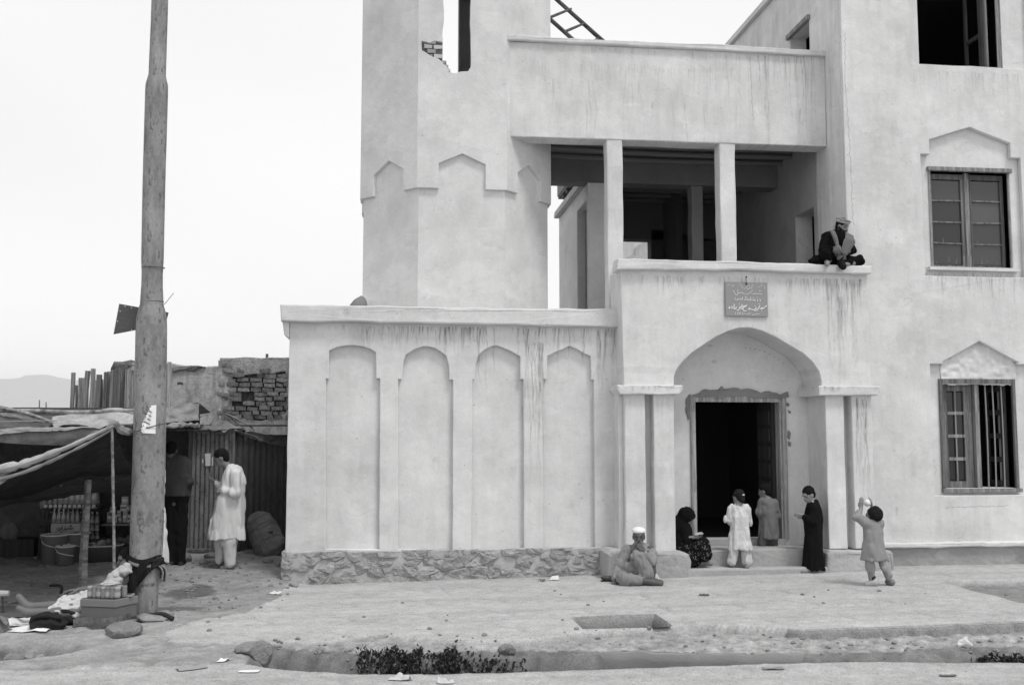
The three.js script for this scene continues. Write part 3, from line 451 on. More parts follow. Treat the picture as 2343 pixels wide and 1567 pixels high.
  obj('plinth', rough(prism(wob(rect(8.4, 13.4, -0.1, 0.41), 0.008), [], -0.2, 0.17, 0.01), 0.012, 5), plaster(8, -0.2, 6, 0.8, { base: 0.3, bump: 0.05, blots: [[9.55, 0.3, 0.16, 0.12, -0.2], [9.2, 0.22, 0.2, 0.12, -0.15], [10.4, 0.25, 0.3, 0.14, -0.15], [10.9, 0.2, 0.2, 0.1, 0.2]] }), MB);

  // windows
  const glass = new THREE.MeshPhysicalMaterial({ color: grey(0.25), roughness: 0.12, metalness: 0, transmission: 0, specularIntensity: 0.6, side: THREE.DoubleSide });
  const dusty = std(0.12, 0.35), pale = wood(0.42), old = wood(0.15), grime = wood(0.24);
  const w1 = obj('window', [box(9.6, 10.87, 6.1, 6.13, -0.1, 0.14), box(9.57, 9.6, 4.6, 6.13, -0.1, 0.14), box(10.87, 10.9, 4.6, 6.13, -0.1, 0.14)], pale, MB);
  w1.userData.label = 'closed upper window with paper-dusty panes in two leaves';
  obj('sill', rough(box(9.5, 10.97, 4.55, 4.6, -0.05, 0.215), 0.006, 9), plain, w1);
  obj('lintel', rough(box(9.55, 10.93, 6.1, 6.16, 0.125, 0.17), 0.006, 10), wood(0.35), w1);
  for (const [xa, xb, dz] of [[9.62, 10.2, 0], [10.27, 10.85, 0.01]]) {
    for (const [a, b, c, d, n] of [[xa, xa + 0.05, 4.6, 6.08, 'stile'], [xb - 0.05, xb, 4.6, 6.08, 'stile'], [xa + 0.05, xb - 0.05, 6.0, 6.08, 'rail'], [xa + 0.05, xb - 0.05, 4.6, 4.66, 'rail']]) obj(n, [box(a, b, c, d, -0.02 + dz, 0.03 + dz)], xa < 10 ? grime : old, w1);
    for (let k = 1; k < 4; k++) obj('glazing_bar', rough(box(xa + 0.051, xb - 0.051, 4.66 + k * 0.335 - 0.012, 4.66 + k * 0.335 + 0.012, -0.012 + dz, 0.026 + dz), 0.008, 3, k * 3 + xa), grime, w1);
    for (let k = 0; k < 4; k++) obj('pane', [box(xa + 0.05, xb - 0.05, 4.672 + k * 0.335, 4.98 + k * 0.335, -0.004 + dz, 0.002 + dz)], std([0.05, 0.028, 0.036, 0.075, 0.06, 0.05, 0.085, 0.065][k + (xa > 10 ? 4 : 0)], 0.12), w1);
    const r = rngOf(Math.round(xa * 10)); // scraps of paper and paint on the panes
    for (let k = 0; k < 4; k++) { const x = rr(xa + 0.08, xb - 0.08, r), y = [4.68, 4.68, 4.72, 5.02, 5.03][k % 5], h = rr(0.03, 0.13, r); obj('paper_scrap', [prism(wob([[x - 0.008, y], [x + 0.01, y], [x + 0.004 + rr(-0.02, 0.02, r), y + h]], 0.004, 0.03), [], 0.0025 + dz, 0.004 + dz, 0)], std(0.16, 0.9), w1); }
  }
  obj('mullion', rough(box(10.2, 10.27, 4.6, 6.1, -0.03, 0.06), 0.004, 9), wood(0.3), w1);
  const w2 = obj('window', [box(9.66, 10.79, 2.83, 2.9, -0.06, 0.16), box(9.61, 9.66, 1.2, 2.9, -0.06, 0.15), box(10.79, 10.84, 1.2, 2.9, -0.06, 0.15)], wood(0.22), MB);
  w2.userData.label = 'barred ground-floor window, one leaf shut and one swung inward';
  obj('sill', rough(box(9.6, 10.85, 1.2, 1.255, -0.06, 0.205), 0.006, 9), wood(0.36), w2);
  obj('mullion', rough(box(10.2, 10.27, 1.26, 2.83, -0.04, 0.1), 0.006, 9), wood(0.34), w2);
  for (const [a, b, c, d, n] of [[9.66, 9.79, 1.26, 2.82, 'stile'], [10.06, 10.19, 1.26, 2.82, 'stile'], [9.79, 10.06, 2.72, 2.82, 'rail'], [9.79, 10.06, 1.26, 1.36, 'rail']]) obj(n, [box(a, b, c, d, -0.02, 0.03)], wood(0.26), w2);
  for (let k = 1; k < 4; k++) obj('glazing_bar', [box(9.79, 10.06, 1.35 + k * 0.345 - 0.024, 1.35 + k * 0.345 + 0.024, -0.015, 0.034)], wood(0.36), w2);
  obj('glazing_bar', [box(9.915, 9.937, 1.36, 2.72, -0.012, 0.028)], wood(0.3), w2);
  for (let k = 0; k < 4; k++) for (const [a, b] of [[9.79, 9.915], [9.937, 10.06]]) obj('pane', [box(a, b, 1.375 + k * 0.345, 1.67 + k * 0.345, -0.004, 0)], std(0.02, 0.15), w2);
  for (const x of [10.38, 10.5, 10.64]) obj('bar', tubeAlong([[x, 1.25, 0.09], [x + 0.006, 2, 0.092], [x, 2.84, 0.09]], 0.011, 0.011, 6, 3), std(0.3, 0.6), w2);
  const lf = obj('open_leaf', [box(10.74, 10.785, 1.28, 2.8, -0.52, -0.46), box(10.74, 10.785, 1.28, 2.8, -0.12, -0.02), ...[0, 1, 2, 3, 4].map((k) => box(10.74, 10.785, 1.28 + k * 0.36, 1.36 + k * 0.36, -0.46, -0.12))], wood(0.12), w2);
  const w3 = obj('window', [box(9.5, 10.8, 7.74, 7.78, -0.1, 0.15), box(10.8, 10.88, 7.78, 9.5, -0.1, 0.13)], wood(0.34), MB);
  w3.userData.label = 'top-floor window opening without panes, black inside';
  obj('open_leaf', [box(10.7, 10.74, 7.8, 9.45, -0.6, -0.54), box(10.7, 10.74, 7.8, 9.45, -0.2, -0.12), box(10.7, 10.74, 7.8, 7.9, -0.54, -0.2), box(10.7, 10.74, 8.4, 8.46, -0.54, -0.2)], wood(0.1), w3);
}
{ // portal
  const pm = plaster(4.3, 0, 4.6, 4.8, { rain: 0.8, drips: [[4.8, 8.3, 4.36, 110, 0.13, 0.24], [5.2, 5.6, 4.36, 14, 0.3, 0.26], [7.0, 8.3, 4.36, 36, 0.35, 0.28], [7.75, 8.25, 4.3, 26, 1.35, 0.15, 1.6], [7.75, 8.3, 4.36, 26, 0.7, 0.2, 0.8], [7.92, 8.12, 4.1, 12, 0.5, 0.26], [8.15, 8.36, 2.6, 16, 1.3, 0.3], [4.72, 5.4, 2.6, 16, 0.5, 0.1], [4.75, 8.3, 3.9, 24, 0.7, 0.07]],
    blots: [[5.0, 2.98, 0.4, 0.07, 0.13], [8.1, 2.95, 0.3, 0.05, 0.08], [5.3, 1.4, 0.1, 0.25, -0.1], [4.9, 3.2, 0.2, 0.2, 0.04], [7.9, 0.8, 0.2, 0.2, 0.07], [7.1, 3.55, 0.25, 0.05, -0.05], [5.2, 0.9, 0.2, 0.2, 0.05]] });
  const z = 0.4, p3 = (px, py) => { const p = PZ(px, py, z); return [p.x, p.y]; };
  const arch = [[1543, 884], [1543, 862], [1549, 846], [1562, 828], [1585, 806], [1615, 786], [1640, 770], [1668, 757], [1690, 750], [1715, 749], [1745, 757], [1778, 772], [1808, 790], [1840, 809], [1862, 830], [1875, 850], [1880, 870], [1881, 888]].map((p) => p3(...p));
  const x0 = 4.69, x1 = 8.4;
  obj('portal_wall', rough(prism(wob([[x0, 2.74], arch[0], ...arch.slice(1, -1), [arch[arch.length - 1][0], 2.74], [x1, 2.74], [x1, 4.44], [x0 - 0.03, 4.44]], 0.006, 0.14), [], -0.28, z, 0.012), 0.003, 3), pm, MB);
  obj('portal_coping', rough(prism(wob([[4.58, 4.415], [6.4, 4.43], [8.42, 4.42], [8.43, 4.545], [6.4, 4.565], [4.6, 4.575]], 0.014, 0.12), [], 0.15, z + 0.09, 0.02), 0.007, 7), plaster(4.4, 4.3, 4.2, 0.4, { blots: [[5.1, 4.45, 0.6, 0.04, 0.14], [6.3, 4.44, 0.5, 0.03, 0.1], [7.7, 4.46, 0.5, 0.05, 0.14]], rain: 0.5 }), MB);
  obj('parapet_back', [box(4.7, 8.36, 3.66, 4.5, 0.02, 0.16)], plain, MB);
  obj('terrace_floor', [box(4.72, 8.36, 3.62, 3.68, -0.42, 0.02)], std(0.3, 1), MB);
  // paired pilasters each side with a narrow recess between
  for (const [a, b, f] of [[4.7, 5.0, z], [5.12, 5.42, z], [7.69, 7.97, z], [8.09, 8.4, z]]) obj('pilaster', rough(prism(wob(rect(a, b, 0.42, 2.66), 0.006, 0.2), [], 0.1, f, 0.016), 0.003, 3), pm, MB);
  obj('jamb', box(4.705, 5.41, 0.42, 2.66, -0.28, 0.2), pm, MB); obj('jamb', box(7.7, 8.39, 0.42, 2.66, -0.28, 0.2), pm, MB);
  obj('quoin', [prism(wob(rect(4.63, 4.7, 0.45, 2.64), 0.004), [], -0.1, 0.3, 0.01)], pm, MB);
  for (const [a, b] of [[4.575, 5.53], [7.5, 8.5]]) {
    const profile = wob([[a, 2.7], [a + 0.05, 2.63], [b - 0.05, 2.63], [b, 2.7], [b, 2.765], [a, 2.765]], 0.007, 0.1);
    const g = a < 6 ? prism(profile, [], 0.0, z + 0.09, 0.016) : prism(profile.map(([x, y]) => [Math.max(x, 7.56), y]), [], -0.27, z + 0.09, 0.016);
    obj('impost', rough(g, 0.007, 9), plaster(a - 0.1, 2.5, 1.3, 0.4, { drips: [[a, b, 2.77, 30, 0.06, 0.25, 2]] }), MB);
  }
  obj('niche_wall', prism(wob([[5.3, 0.2], [5.93, 0.2], [5.93, 2.56], [7.26, 2.56], [7.26, 0.2], [7.9, 0.2], [7.9, 4.0], [5.3, 4.0]], 0.003), [], -0.62, -0.281, 0), plaster(5.2, 0, 3, 4.2, { base: 0.63, blots: [[7.42, 0.65, 0.1, 0.2, 0.14], [6.25, 3.16, 0.05, 0.03, 0.3], [6.2, 3.4, 0.05, 0.015, 0.4]] }), MB);
  // holes of old nails round the arch
  const nail = new THREE.SphereGeometry(0.007, 6, 5); for (let i = 0; i < 9; i++) put('nail_hole', nail, M.black, MB, [6.75 + i * 0.075, 3.37 - i * i * 0.0035, -0.279], [0, 0, 0], [1, 1, 0.3]);
  // raw mortar round the door frame
  const raw = plaster(5.6, 0, 2, 3, { base: 0.2, bump: 0.05 });
  obj('raw_mortar', rough(prism(wob([[5.86, 2.62], [7.3, 2.6], [7.42, 2.62], [7.4, 2.7], [7.28, 2.67], [7.1, 2.72], [6.96, 2.69], [6.85, 2.74], [6.6, 2.77], [6.4, 2.75], [6.36, 2.79], [6.3, 2.75], [6.1, 2.76], [5.96, 2.69], [5.85, 2.64]], 0.04, 0.06), [], -0.29, -0.245, 0.01), 0.014, 16), raw, MB);
  obj('raw_mortar', rough(prism(wob([[5.8, 2.58], [5.86, 2.66], [5.87, 2.3], [5.83, 2.28], [5.79, 2.4]], 0.02, 0.05), [], -0.29, -0.255, 0.008), 0.01, 18), raw, MB);
  for (const [y, h] of [[2.5, 0.05], [2.38, 0.04], [2.02, 0.11], [1.9, 0.06]]) obj('raw_mortar', rough(prism(wob([[7.385, y], [7.42, y - h * 0.3], [7.43, y + h * 0.6], [7.39, y + h]], 0.02, 0.04), [], -0.29, -0.258, 0.006), 0.008, 20), raw, MB);
  // door: pale frame, leaf swung inward, hall behind
  const dr = obj('doorway', [box(5.86, 5.94, 0.5, 2.64, -0.4, -0.255), box(7.25, 7.36, 0.5, 2.64, -0.4, -0.255), box(5.94, 7.25, 2.55, 2.64, -0.4, -0.255)].map((g) => rough(g, 0.004, 9)), wood(0.5), MB);
  dr.userData.label = 'pale timber door frame around the black doorway';
  const leaf = obj('door_leaf', [box(7.19, 7.235, 0.52, 2.54, -1.04, -0.42)], wood(0.03), dr);
  for (let k = 0; k < 7; k++) obj('door_panel', [box(7.17, 7.189, 0.6 + k * 0.27, 0.8 + k * 0.27, -0.97, -0.5)], wood(0.05), dr);
  obj('threshold', rough(box(5.9, 7.3, 0.42, 0.505, -0.6, -0.24), 0.006, 8), plainGrey, MB);
  obj('hall', [box(5.0, 8.1, 0.3, 0.42, -5, -0.62), box(5.0, 8.1, 3.3, 3.39, -5, -0.63), box(5.0, 8.1, 0.42, 3.3, -5.1, -5), box(4.9, 5.0, 0.42, 3.3, -5, -0.63), box(8.1, 8.18, 0.42, 3.3, -5, -0.63)], soft(0.05, 1), MB);  // inside of the hall coloured near black to stand for deep shade
  // steps and the two seats beside them
  obj('step', rough(slab(5.5, 7.68, -0.05, 0.42, -0.6, 0.3, 0.014, 0.025), 0.012, 5), plaster(5, -0.2, 3, 3, { base: 0.36, bump: 0.04 }), MB);
  obj('step', rough(slab(5.5, 7.68, -0.05, 0.188, 0.28, 0.53, 0.012, 0.025), 0.012, 5), plaster(5, -0.2, 3, 3, { base: 0.36, bump: 0.04 }), MB);
  const seat = plaster(4, -0.1, 5, 0.8, { base: 0.36, bump: 0.04, drips: [[4.3, 8.6, 0.44, 30, 0.15, 0.15]], blots: [[7.9, 0.2, 0.4, 0.1, -0.15], [5.3, 0.3, 0.2, 0.1, 0.2]] });
  obj('stone_seat', rough(prism(wob([[4.4, -0.05], [5.6, -0.05], [5.61, 0.3], [5.57, 0.4], [5.5, 0.425], [4.46, 0.47], [4.4, 0.42]], 0.012, 0.1), [], -0.05, 0.56, 0.045), 0.014, 5), seat, MB);
  obj('stone_seat', rough(prism(wob([[7.58, -0.05], [8.6, -0.05], [8.6, 0.36], [8.56, 0.4], [7.62, 0.41], [7.58, 0.37]], 0.012, 0.1), [], -0.05, 0.54, 0.04), 0.012, 5), seat, MB);
}
// ---------------------------------------------------------------- steel pole with sign, poster, stencilled letters
const steelMap = texOf(512, 1024, (u, v) => { const a = smp(F1, u, v * 3), b = smp(F2, u * 2, v * 6), c = smp(F3, u, v * 4); let k = 1 + 0.5 * a + 0.35 * b + 0.2 * c; if (smp(F2, u * 3 + 0.1, v * 9) > 0.4) k *= 0.55; if (smp(F1, u * 2 + 0.5, v * 8) > 0.42) k *= 0.6; if (smp(F2, u * 4, v * 12 + 0.4) > 0.56) k *= 1.5; return 0.55 * k; });
{
  const bx = -1.37, bz = 2.3, Y0 = groundY(bx, bz) - 0.1;
  const PL = thing('utility_pole', 'tall rusted steel pole with swaged joints beside the stalls', 'pole', [bx, 0, bz]);
  const prof = [[0.15, Y0], [0.15, 0.37], [0.158, 0.375], [0.158, 0.395], [0.165, 0.4], [0.178, 0.62], [0.183, 0.86], [0.182, 1.7], [0.178, 2.6], [0.175, 3.3], [0.17, 3.42], [0.15, 3.52], [0.132, 3.58], [0.127, 3.68], [0.12, 3.8], [0.118, 3.95], [0.126, 4.12], [0.128, 5], [0.13, 6.14], [0.127, 6.22], [0.11, 6.29], [0.099, 6.34], [0.096, 7], [0.093, 9.2]];
  const shaft = new THREE.LatheGeometry(prof.map(([r, y]) => new THREE.Vector2(r, y)), 40);
  { const p = shaft.attributes.position, uv = shaft.attributes.uv; for (let i = 0; i < p.count; i++) { uv.setXY(i, uv.getX(i), p.getY(i) / 6); p.setX(i, p.getX(i) - 0.006 * p.getY(i) + 0.012 * Math.sin(p.getY(i) * 0.9)); } }
  shaft.translate(bx, 0, bz);
  obj('shaft', shaft, std(0.4, 0.7, { map: steelMap, bumpMap: steelMap, bumpScale: 0.004, metalness: 0.15 }), PL);
  obj('weld_ring', new THREE.TorusGeometry(0.157, 0.008, 6, 40).rotateX(Math.PI / 2).translate(bx, 0.4, bz), std(0.3, 0.6), PL);
  for (const y of [3.62, 4.02]) obj('wire', new THREE.TorusGeometry(0.128, 0.005, 5, 30).rotateX(Math.PI / 2 + 0.05).translate(bx - 0.02, y, bz), std(0.08, 0.6), PL);
  obj('wire', tubeAlong([[bx + 0.1, 3.55, bz + 0.05], [bx + 0.16, 3.62, bz + 0.05], [bx + 0.23, 3.72, bz + 0.04]], 0.004), std(0.2, 0.6), PL);
  // stencilled letters, a torn poster
  const letter = (strokes, px, py, w, h) => strokes.forEach((s) => obj('painted_letter', sheet(Math.max(2, s.length * 3), 1, (u, v) => {
    const t = u * (s.length - 1), i = Math.min(s.length - 2, Math.floor(t)), a = s[i], b = s[i + 1], f = t - i, L = Math.hypot(b[0] - a[0], b[1] - a[1]) || 1, off = (v - 0.5) * 0.2;
    const lx = lerp(a[0], b[0], f) - (b[1] - a[1]) / L * off * (h / w) * 0.75, ly = lerp(a[1], b[1], f) + (b[0] - a[0]) / L * off, c = PZ(px + lx * w, py + (1 - ly) * h, bz + 0.18), rad = 0.186, dx = cl(c.x - bx + 0.004, -0.18, 0.18);
    return V(c.x, c.y, bz + Math.sqrt(Math.max(0.0004, rad * rad - dx * dx)) + 0.002); }, 0.001), std(0.15, 0.8), PL));
  const Bs = [[[0, 0], [0, 1]], [[0, 1], [0.7, 0.95], [0.8, 0.75], [0.6, 0.55], [0, 0.5]], [[0.6, 0.53], [0.9, 0.35], [0.85, 0.1], [0.5, 0], [0, 0]]], As = [[[0, 0], [0.5, 1]], [[0.5, 1], [1, 0]], [[0.2, 0.35], [0.8, 0.35]]], Cs = [[[0.95, 0.85], [0.6, 1], [0.15, 0.8], [0, 0.5], [0.15, 0.15], [0.6, 0], [0.95, 0.12]]];
  letter(Bs, 314, 1170, 15, 28); letter(As, 334, 1170, 16, 28); letter(Cs, 355, 1170, 15, 28);
  const poster = obj('torn_poster', sheet(18, 22, (u, v) => { // paper with a ragged left edge
    const left = interp([[0, 344], [0.3, 335], [0.6, 326], [0.9, 322], [1, 326]], v) + 3.4 * (Math.floor(v * 22) % 2) * (v < 0.8 ? 1 : 0), px = lerp(left, 356 - 2 * v, u), py = lerp(928, 991, v) + 3 * u * (v - 0.5), c = PZ(px, py, bz + 0.17), dx = cl(c.x - bx + 0.01, -0.175, 0.175);
    return V(c.x, c.y, bz + Math.sqrt(0.1825 * 0.1825 - dx * dx) + 0.006 + 0.006 * Math.max(0, noise3(u * 4, v * 5, 1)) * (u < 0.3 ? 2 : 0.4)); }, 0.0015), std(0.8, 0.9), PL);
  for (let k = 0; k < 5; k++) { const y = 937 + k * 9; const a = PZ(336 - k * 2.4, y, bz + 0.187), b = PZ(347 - k * 1.5, y + 7, bz + 0.193); obj('printed_mark', tubeAlong([a, b], 0.009, 0.004, 5, 2), std(0.12, 0.9), poster); }
  // dark sheet-metal sign on its back
  const q = [[272, 695], [385, 715], [378, 742], [259, 765]].map(([a, b], i) => PZ(a, b, bz - 0.16 + (i === 1 || i === 2 ? 0.02 : -0.04)));
  const sg = obj('sign_panel', sheet(8, 6, bil(...q), 0.006), std(0.07, 0.6, { bumpMap: rep(gritBump, 1, 1), bumpScale: 0.01 }), PL);
  for (const [a, b] of [[285, 701], [300, 704], [274, 712], [268, 735], [300, 755]]) { const c = PZ(a, b, bz - 0.15); put('rivet', new THREE.SphereGeometry(0.008, 6, 5), std(0.5, 0.5), PL, [c.x, c.y, c.z]); }
}
// cloth knotted round the foot of the pole
const clothBump = texOf(256, 256, (u, v) => 0.5 + 0.4 * smp(F2, u, v) + 0.2 * smp(F3, u, v), false);
const cloth = (v, o = {}) => soft(v, 0.97, { bumpMap: rep(clothBump, 0.35, 0.5), bumpScale: 0.006, ...o });
{
  const bx = -1.375, bz = 2.3, c = thing('cloth_wrap', 'black cloth knotted round the foot of the steel pole', 'cloth', [bx, 0, bz]);
  obj('wrap', sheet(44, 14, (u, v) => { const a = u * Math.PI * 2, front = Math.sin(a), s = Math.cos(a), low = interp([[-1, 0.22], [-0.4, 0.3], [0.2, 0.46], [0.6, 0.56], [1, 0.6]], s), y = lerp(0.69 + 0.02 * Math.sin(a * 3), low, v), r = 0.19 + 0.02 * v + 0.018 * noise3(a * 3, v * 3, 2) + (s < -0.2 ? 0.06 * v * (-s) : 0); return V(bx + s * r, y, bz + front * r); }, 0.004), cloth(0.02), c);
  obj('knot', rough(new THREE.IcosahedronGeometry(0.075, 3).scale(1.1, 0.7, 0.9).translate(bx + 0.13, 0.62, bz + 0.14), 0.03, 18), cloth(0.03), c);
  for (let k = 0; k < 4; k++) obj('loose_end', tubeAlong([[bx + 0.15, 0.61, bz + 0.15], [bx + 0.2 + k * 0.012, 0.54, bz + 0.13 - k * 0.03], [bx + 0.2 + k * 0.014, 0.45 - k * 0.02, bz + 0.12 - k * 0.03]], 0.016, 0.01, 6, 4, 0.4), cloth(k % 2 ? 0.3 : 0.03), c);
  obj('band', sheet(30, 3, (u, v) => { const a = lerp(-0.2, Math.PI * 0.75, u), r = 0.207; return V(bx + Math.cos(a) * r, 0.665 - 0.035 * v - 0.05 * Math.sin(u * 3), bz + Math.sin(a) * r); }, 0.006), cloth(0.22), c);
  obj('hanging_flap', sheet(14, 14, (u, v) => { const top = PZ(lerp(296, 342, u), 1284, bz + 0.14 + 0.12 * u), bot = PZ(lerp(291, 318, u), lerp(1376, 1330, u), bz + 0.16 + 0.08 * u); return top.lerp(bot, v).add(V(0, 0, 0.012 * Math.sin(u * 15) * v)); }, 0.005), cloth(0.018), c);
}
// ---------------------------------------------------------------- mud-brick house behind the stalls
const mudMap = texOf(512, 512, (u, v) => 0.8 + 0.35 * smp(F2, u, v) + 0.25 * smp(F3, u, v) + 0.25 * smp(F2, u * 2, v * 0.25));
const mudBump = texOf(512, 512, (u, v) => 0.5 + 0.4 * smp(F2, u, v) + 0.4 * smp(F3, u, v), false);
const mud = (v) => std(v, 0.98, { map: rep(mudMap, 1.4, 1.4), bumpMap: rep(mudBump, 0.8, 0.8), bumpScale: 0.03 });
const mud1 = mud(0.44);
{
  const z = -6, H = thing('mud_brick_house', 'flat-roofed mud-plastered house with a wall of bare bricks', 'house', [-0.9, 0, -7]);
  const p = (px, py) => { const q = PZ(px, py, z); return [q.x, q.y]; };
  const xL = p(505, 820)[0];
  obj('front_wall', rough(prism(wob([[xL, -0.1], [0.6, -0.1], [0.6, 3.5], p(640, 818), p(600, 820), p(560, 816), p(535, 817), p(508, 818)], 0.02, 0.15), [wob([p(513, 862), p(560, 855), p(654, 853), p(654, 945), p(630, 955), p(585, 962), p(540, 955), p(513, 945)].reverse(), 0.05, 0.1), wob([p(508, 832), p(524, 834), p(522, 850), p(508, 852)].reverse(), 0.03, 0.08)], z - 0.1, z, 0.02), 0.02, 6), mud1, H);
  obj('wall_core', [box(xL + 0.03, 0.5, 0, 3.45, z - 3, z - 0.1)], mud(0.14), H);
  // bricks in the bare patch
  const r = rngOf(12), bm = [0.34, 0.4, 0.46, 0.52, 0.58].map(mud), gs = [0, 1, 2, 3].map((i) => rough(new THREE.BoxGeometry(0.23, 0.078, 0.12, 2, 1, 1), 0.018, 15, i * 9));
  const [ax, ay] = p(509, 955), [bx2, by2] = p(658, 848);
  for (let row = 0, y = ay; y < by2 + 0.02; row++, y += 0.092) for (let x = ax + (row % 2 ? -0.1 : 0.02) + rr(-0.03, 0.03, r); x < bx2 - 0.02;) { const w = r() < 0.25 ? rr(0.1, 0.14, r) : rr(0.19, 0.26, r);
    if (r() > 0.05) put('brick', gs[Math.floor(r() * 4)], bm[Math.floor(r() * 5)], H, [x + w / 2, y + rr(-0.012, 0.012, r), z - 0.045 + rr(-0.035, 0.03, r)], [rr(-0.06, 0.06, r), rr(-0.12, 0.12, r), rr(-0.07, 0.07, r)], [w / 0.25, rr(0.85, 1.05, r), 1]); x += w + 0.014; }
  for (let k = 0; k < 4; k++) { const q = p(515 + (k % 2) * 7, 836 + k * 5); put('brick', gs[k], bm[k], H, [q[0], q[1], z - 0.04], [0, 0.3, 0.1], [0.55, 0.8, 1]); }
  // flank running back from the corner, smoother mud
  const a = PZ(505, 820, z), far = PX(388, 870, a.x - 0.9), flank = sheet(30, 14, (u, v) => { const zz = lerp(z, z - 7.5, u), x = lerp(a.x, a.x - 0.75, u), top = lerp(3.55, 3.3, u) + 0.05 * noise3(u * 14, 3, 3); return V(x + 0.03 * noise3(u * 9, v * 6, 7), lerp(top, -0.1, v), zz); }, 0.25);
  obj('flank_wall', flank, mud(0.52), H);
  obj('roof', rough(box(xL, 0.5, 3.42, 3.56, z - 6, z - 0.03), 0.05, 2), mud(0.36), H);
  put('roof_stub', new THREE.BoxGeometry(0.05, 0.14, 0.05), W1, H, [p(606, 818)[0], 3.6, z - 0.3]);
  put('peg', rough(new THREE.BoxGeometry(0.1, 0.05, 0.1, 2, 1, 2), 0.01, 20), W3, H, [p(388, 872)[0], p(388, 872)[1], -7], [0, 0, 0]);
  // second house further back
  const H2 = thing('mud_house', 'low mud house with a rounded parapet behind the upright timbers', 'house', [-5.3, 0, -15]);
  const q2 = (px, py) => { const q = PZ(px, py, -14); return [q.x, q.y]; };
  obj('wall', rough(prism(wob([[q2(250, 1000)[0], -0.1], [q2(512, 1000)[0], -0.1], q2(505, 838), q2(420, 836), q2(330, 830), q2(262, 830), q2(252, 842)], 0.04, 0.3), [], -17, -14, 0.05), 0.05, 3), mud(0.44), H2);
  obj('parapet_crust', rough(prism(wob([q2(252, 842), q2(300, 838), q2(300, 826), q2(258, 829)], 0.04, 0.2), [], -16, -13.9, 0.05), 0.05, 4), mud(0.24), H2);
  obj('parapet_crust', rough(prism(wob([q2(392, 850), q2(440, 848), q2(470, 842), q2(440, 835), q2(392, 838)], 0.04, 0.2), [], -16, -13.9, 0.05), 0.06, 4), mud(0.24), H2);
}
{ // row of upright timbers
  const F = thing('timber_row', 'row of weathered upright timbers of uneven height', 'fence', [-5, 0.3, -8]), r = rngOf(8);
  const list = [[164, 172, 853, 0], [173, 178, 882, 1], [179, 192, 864, 2], [191, 201, 848, 0], [204, 213, 843, 3], [211, 222, 870, 2], [218, 229, 857, 1], [226, 238, 868, 0], [234, 242, 851, 1], [241, 253, 850, 2], [252, 268, 845, 0], [268, 278, 840, 1], [278, 289, 838, 1], [287, 300, 846, 3], [295, 306, 858, 2], [300, 308, 848, 0], [378, 384, 832, 1], [384, 392, 829, 3]];
  const mats = [wood(0.26), wood(0.18), wood(0.34), wood(0.46)];
  for (const [a, b, t, m] of list) { const z = -8 + rr(-0.12, 0.12, r), p = PZ(a, t, z), q = PZ(b, t, z), w = q.x - p.x, g = rough(new THREE.BoxGeometry(w, p.y - 0.2, Math.min(0.09, w), 1, 8, 1), 0.012, 3, a); g.rotateZ(rr(-0.03, 0.03, r)); g.translate(p.x + w / 2, (p.y + 0.2) / 2, z); obj('timber', boxUV(g), mats[m], F); }
  const bl = thing('bamboo_stick', 'thin upright stick rising behind the tarpaulins', 'stick', [-6.5, 0.2, -7], 'two thin sticks'); obj('cane', tubeAlong([PZ(88, 960, -7), PZ(89, 915, -7)], 0.015, 0.01), W1, bl);
  const b2 = thing('bamboo_stick', 'thin upright stick rising behind the tarpaulins', 'stick', [-6.3, 0.2, -7], 'two thin sticks'); obj('cane', tubeAlong([PZ(105, 960, -7), PZ(104, 920, -7)], 0.015, 0.01), W1, b2);
}
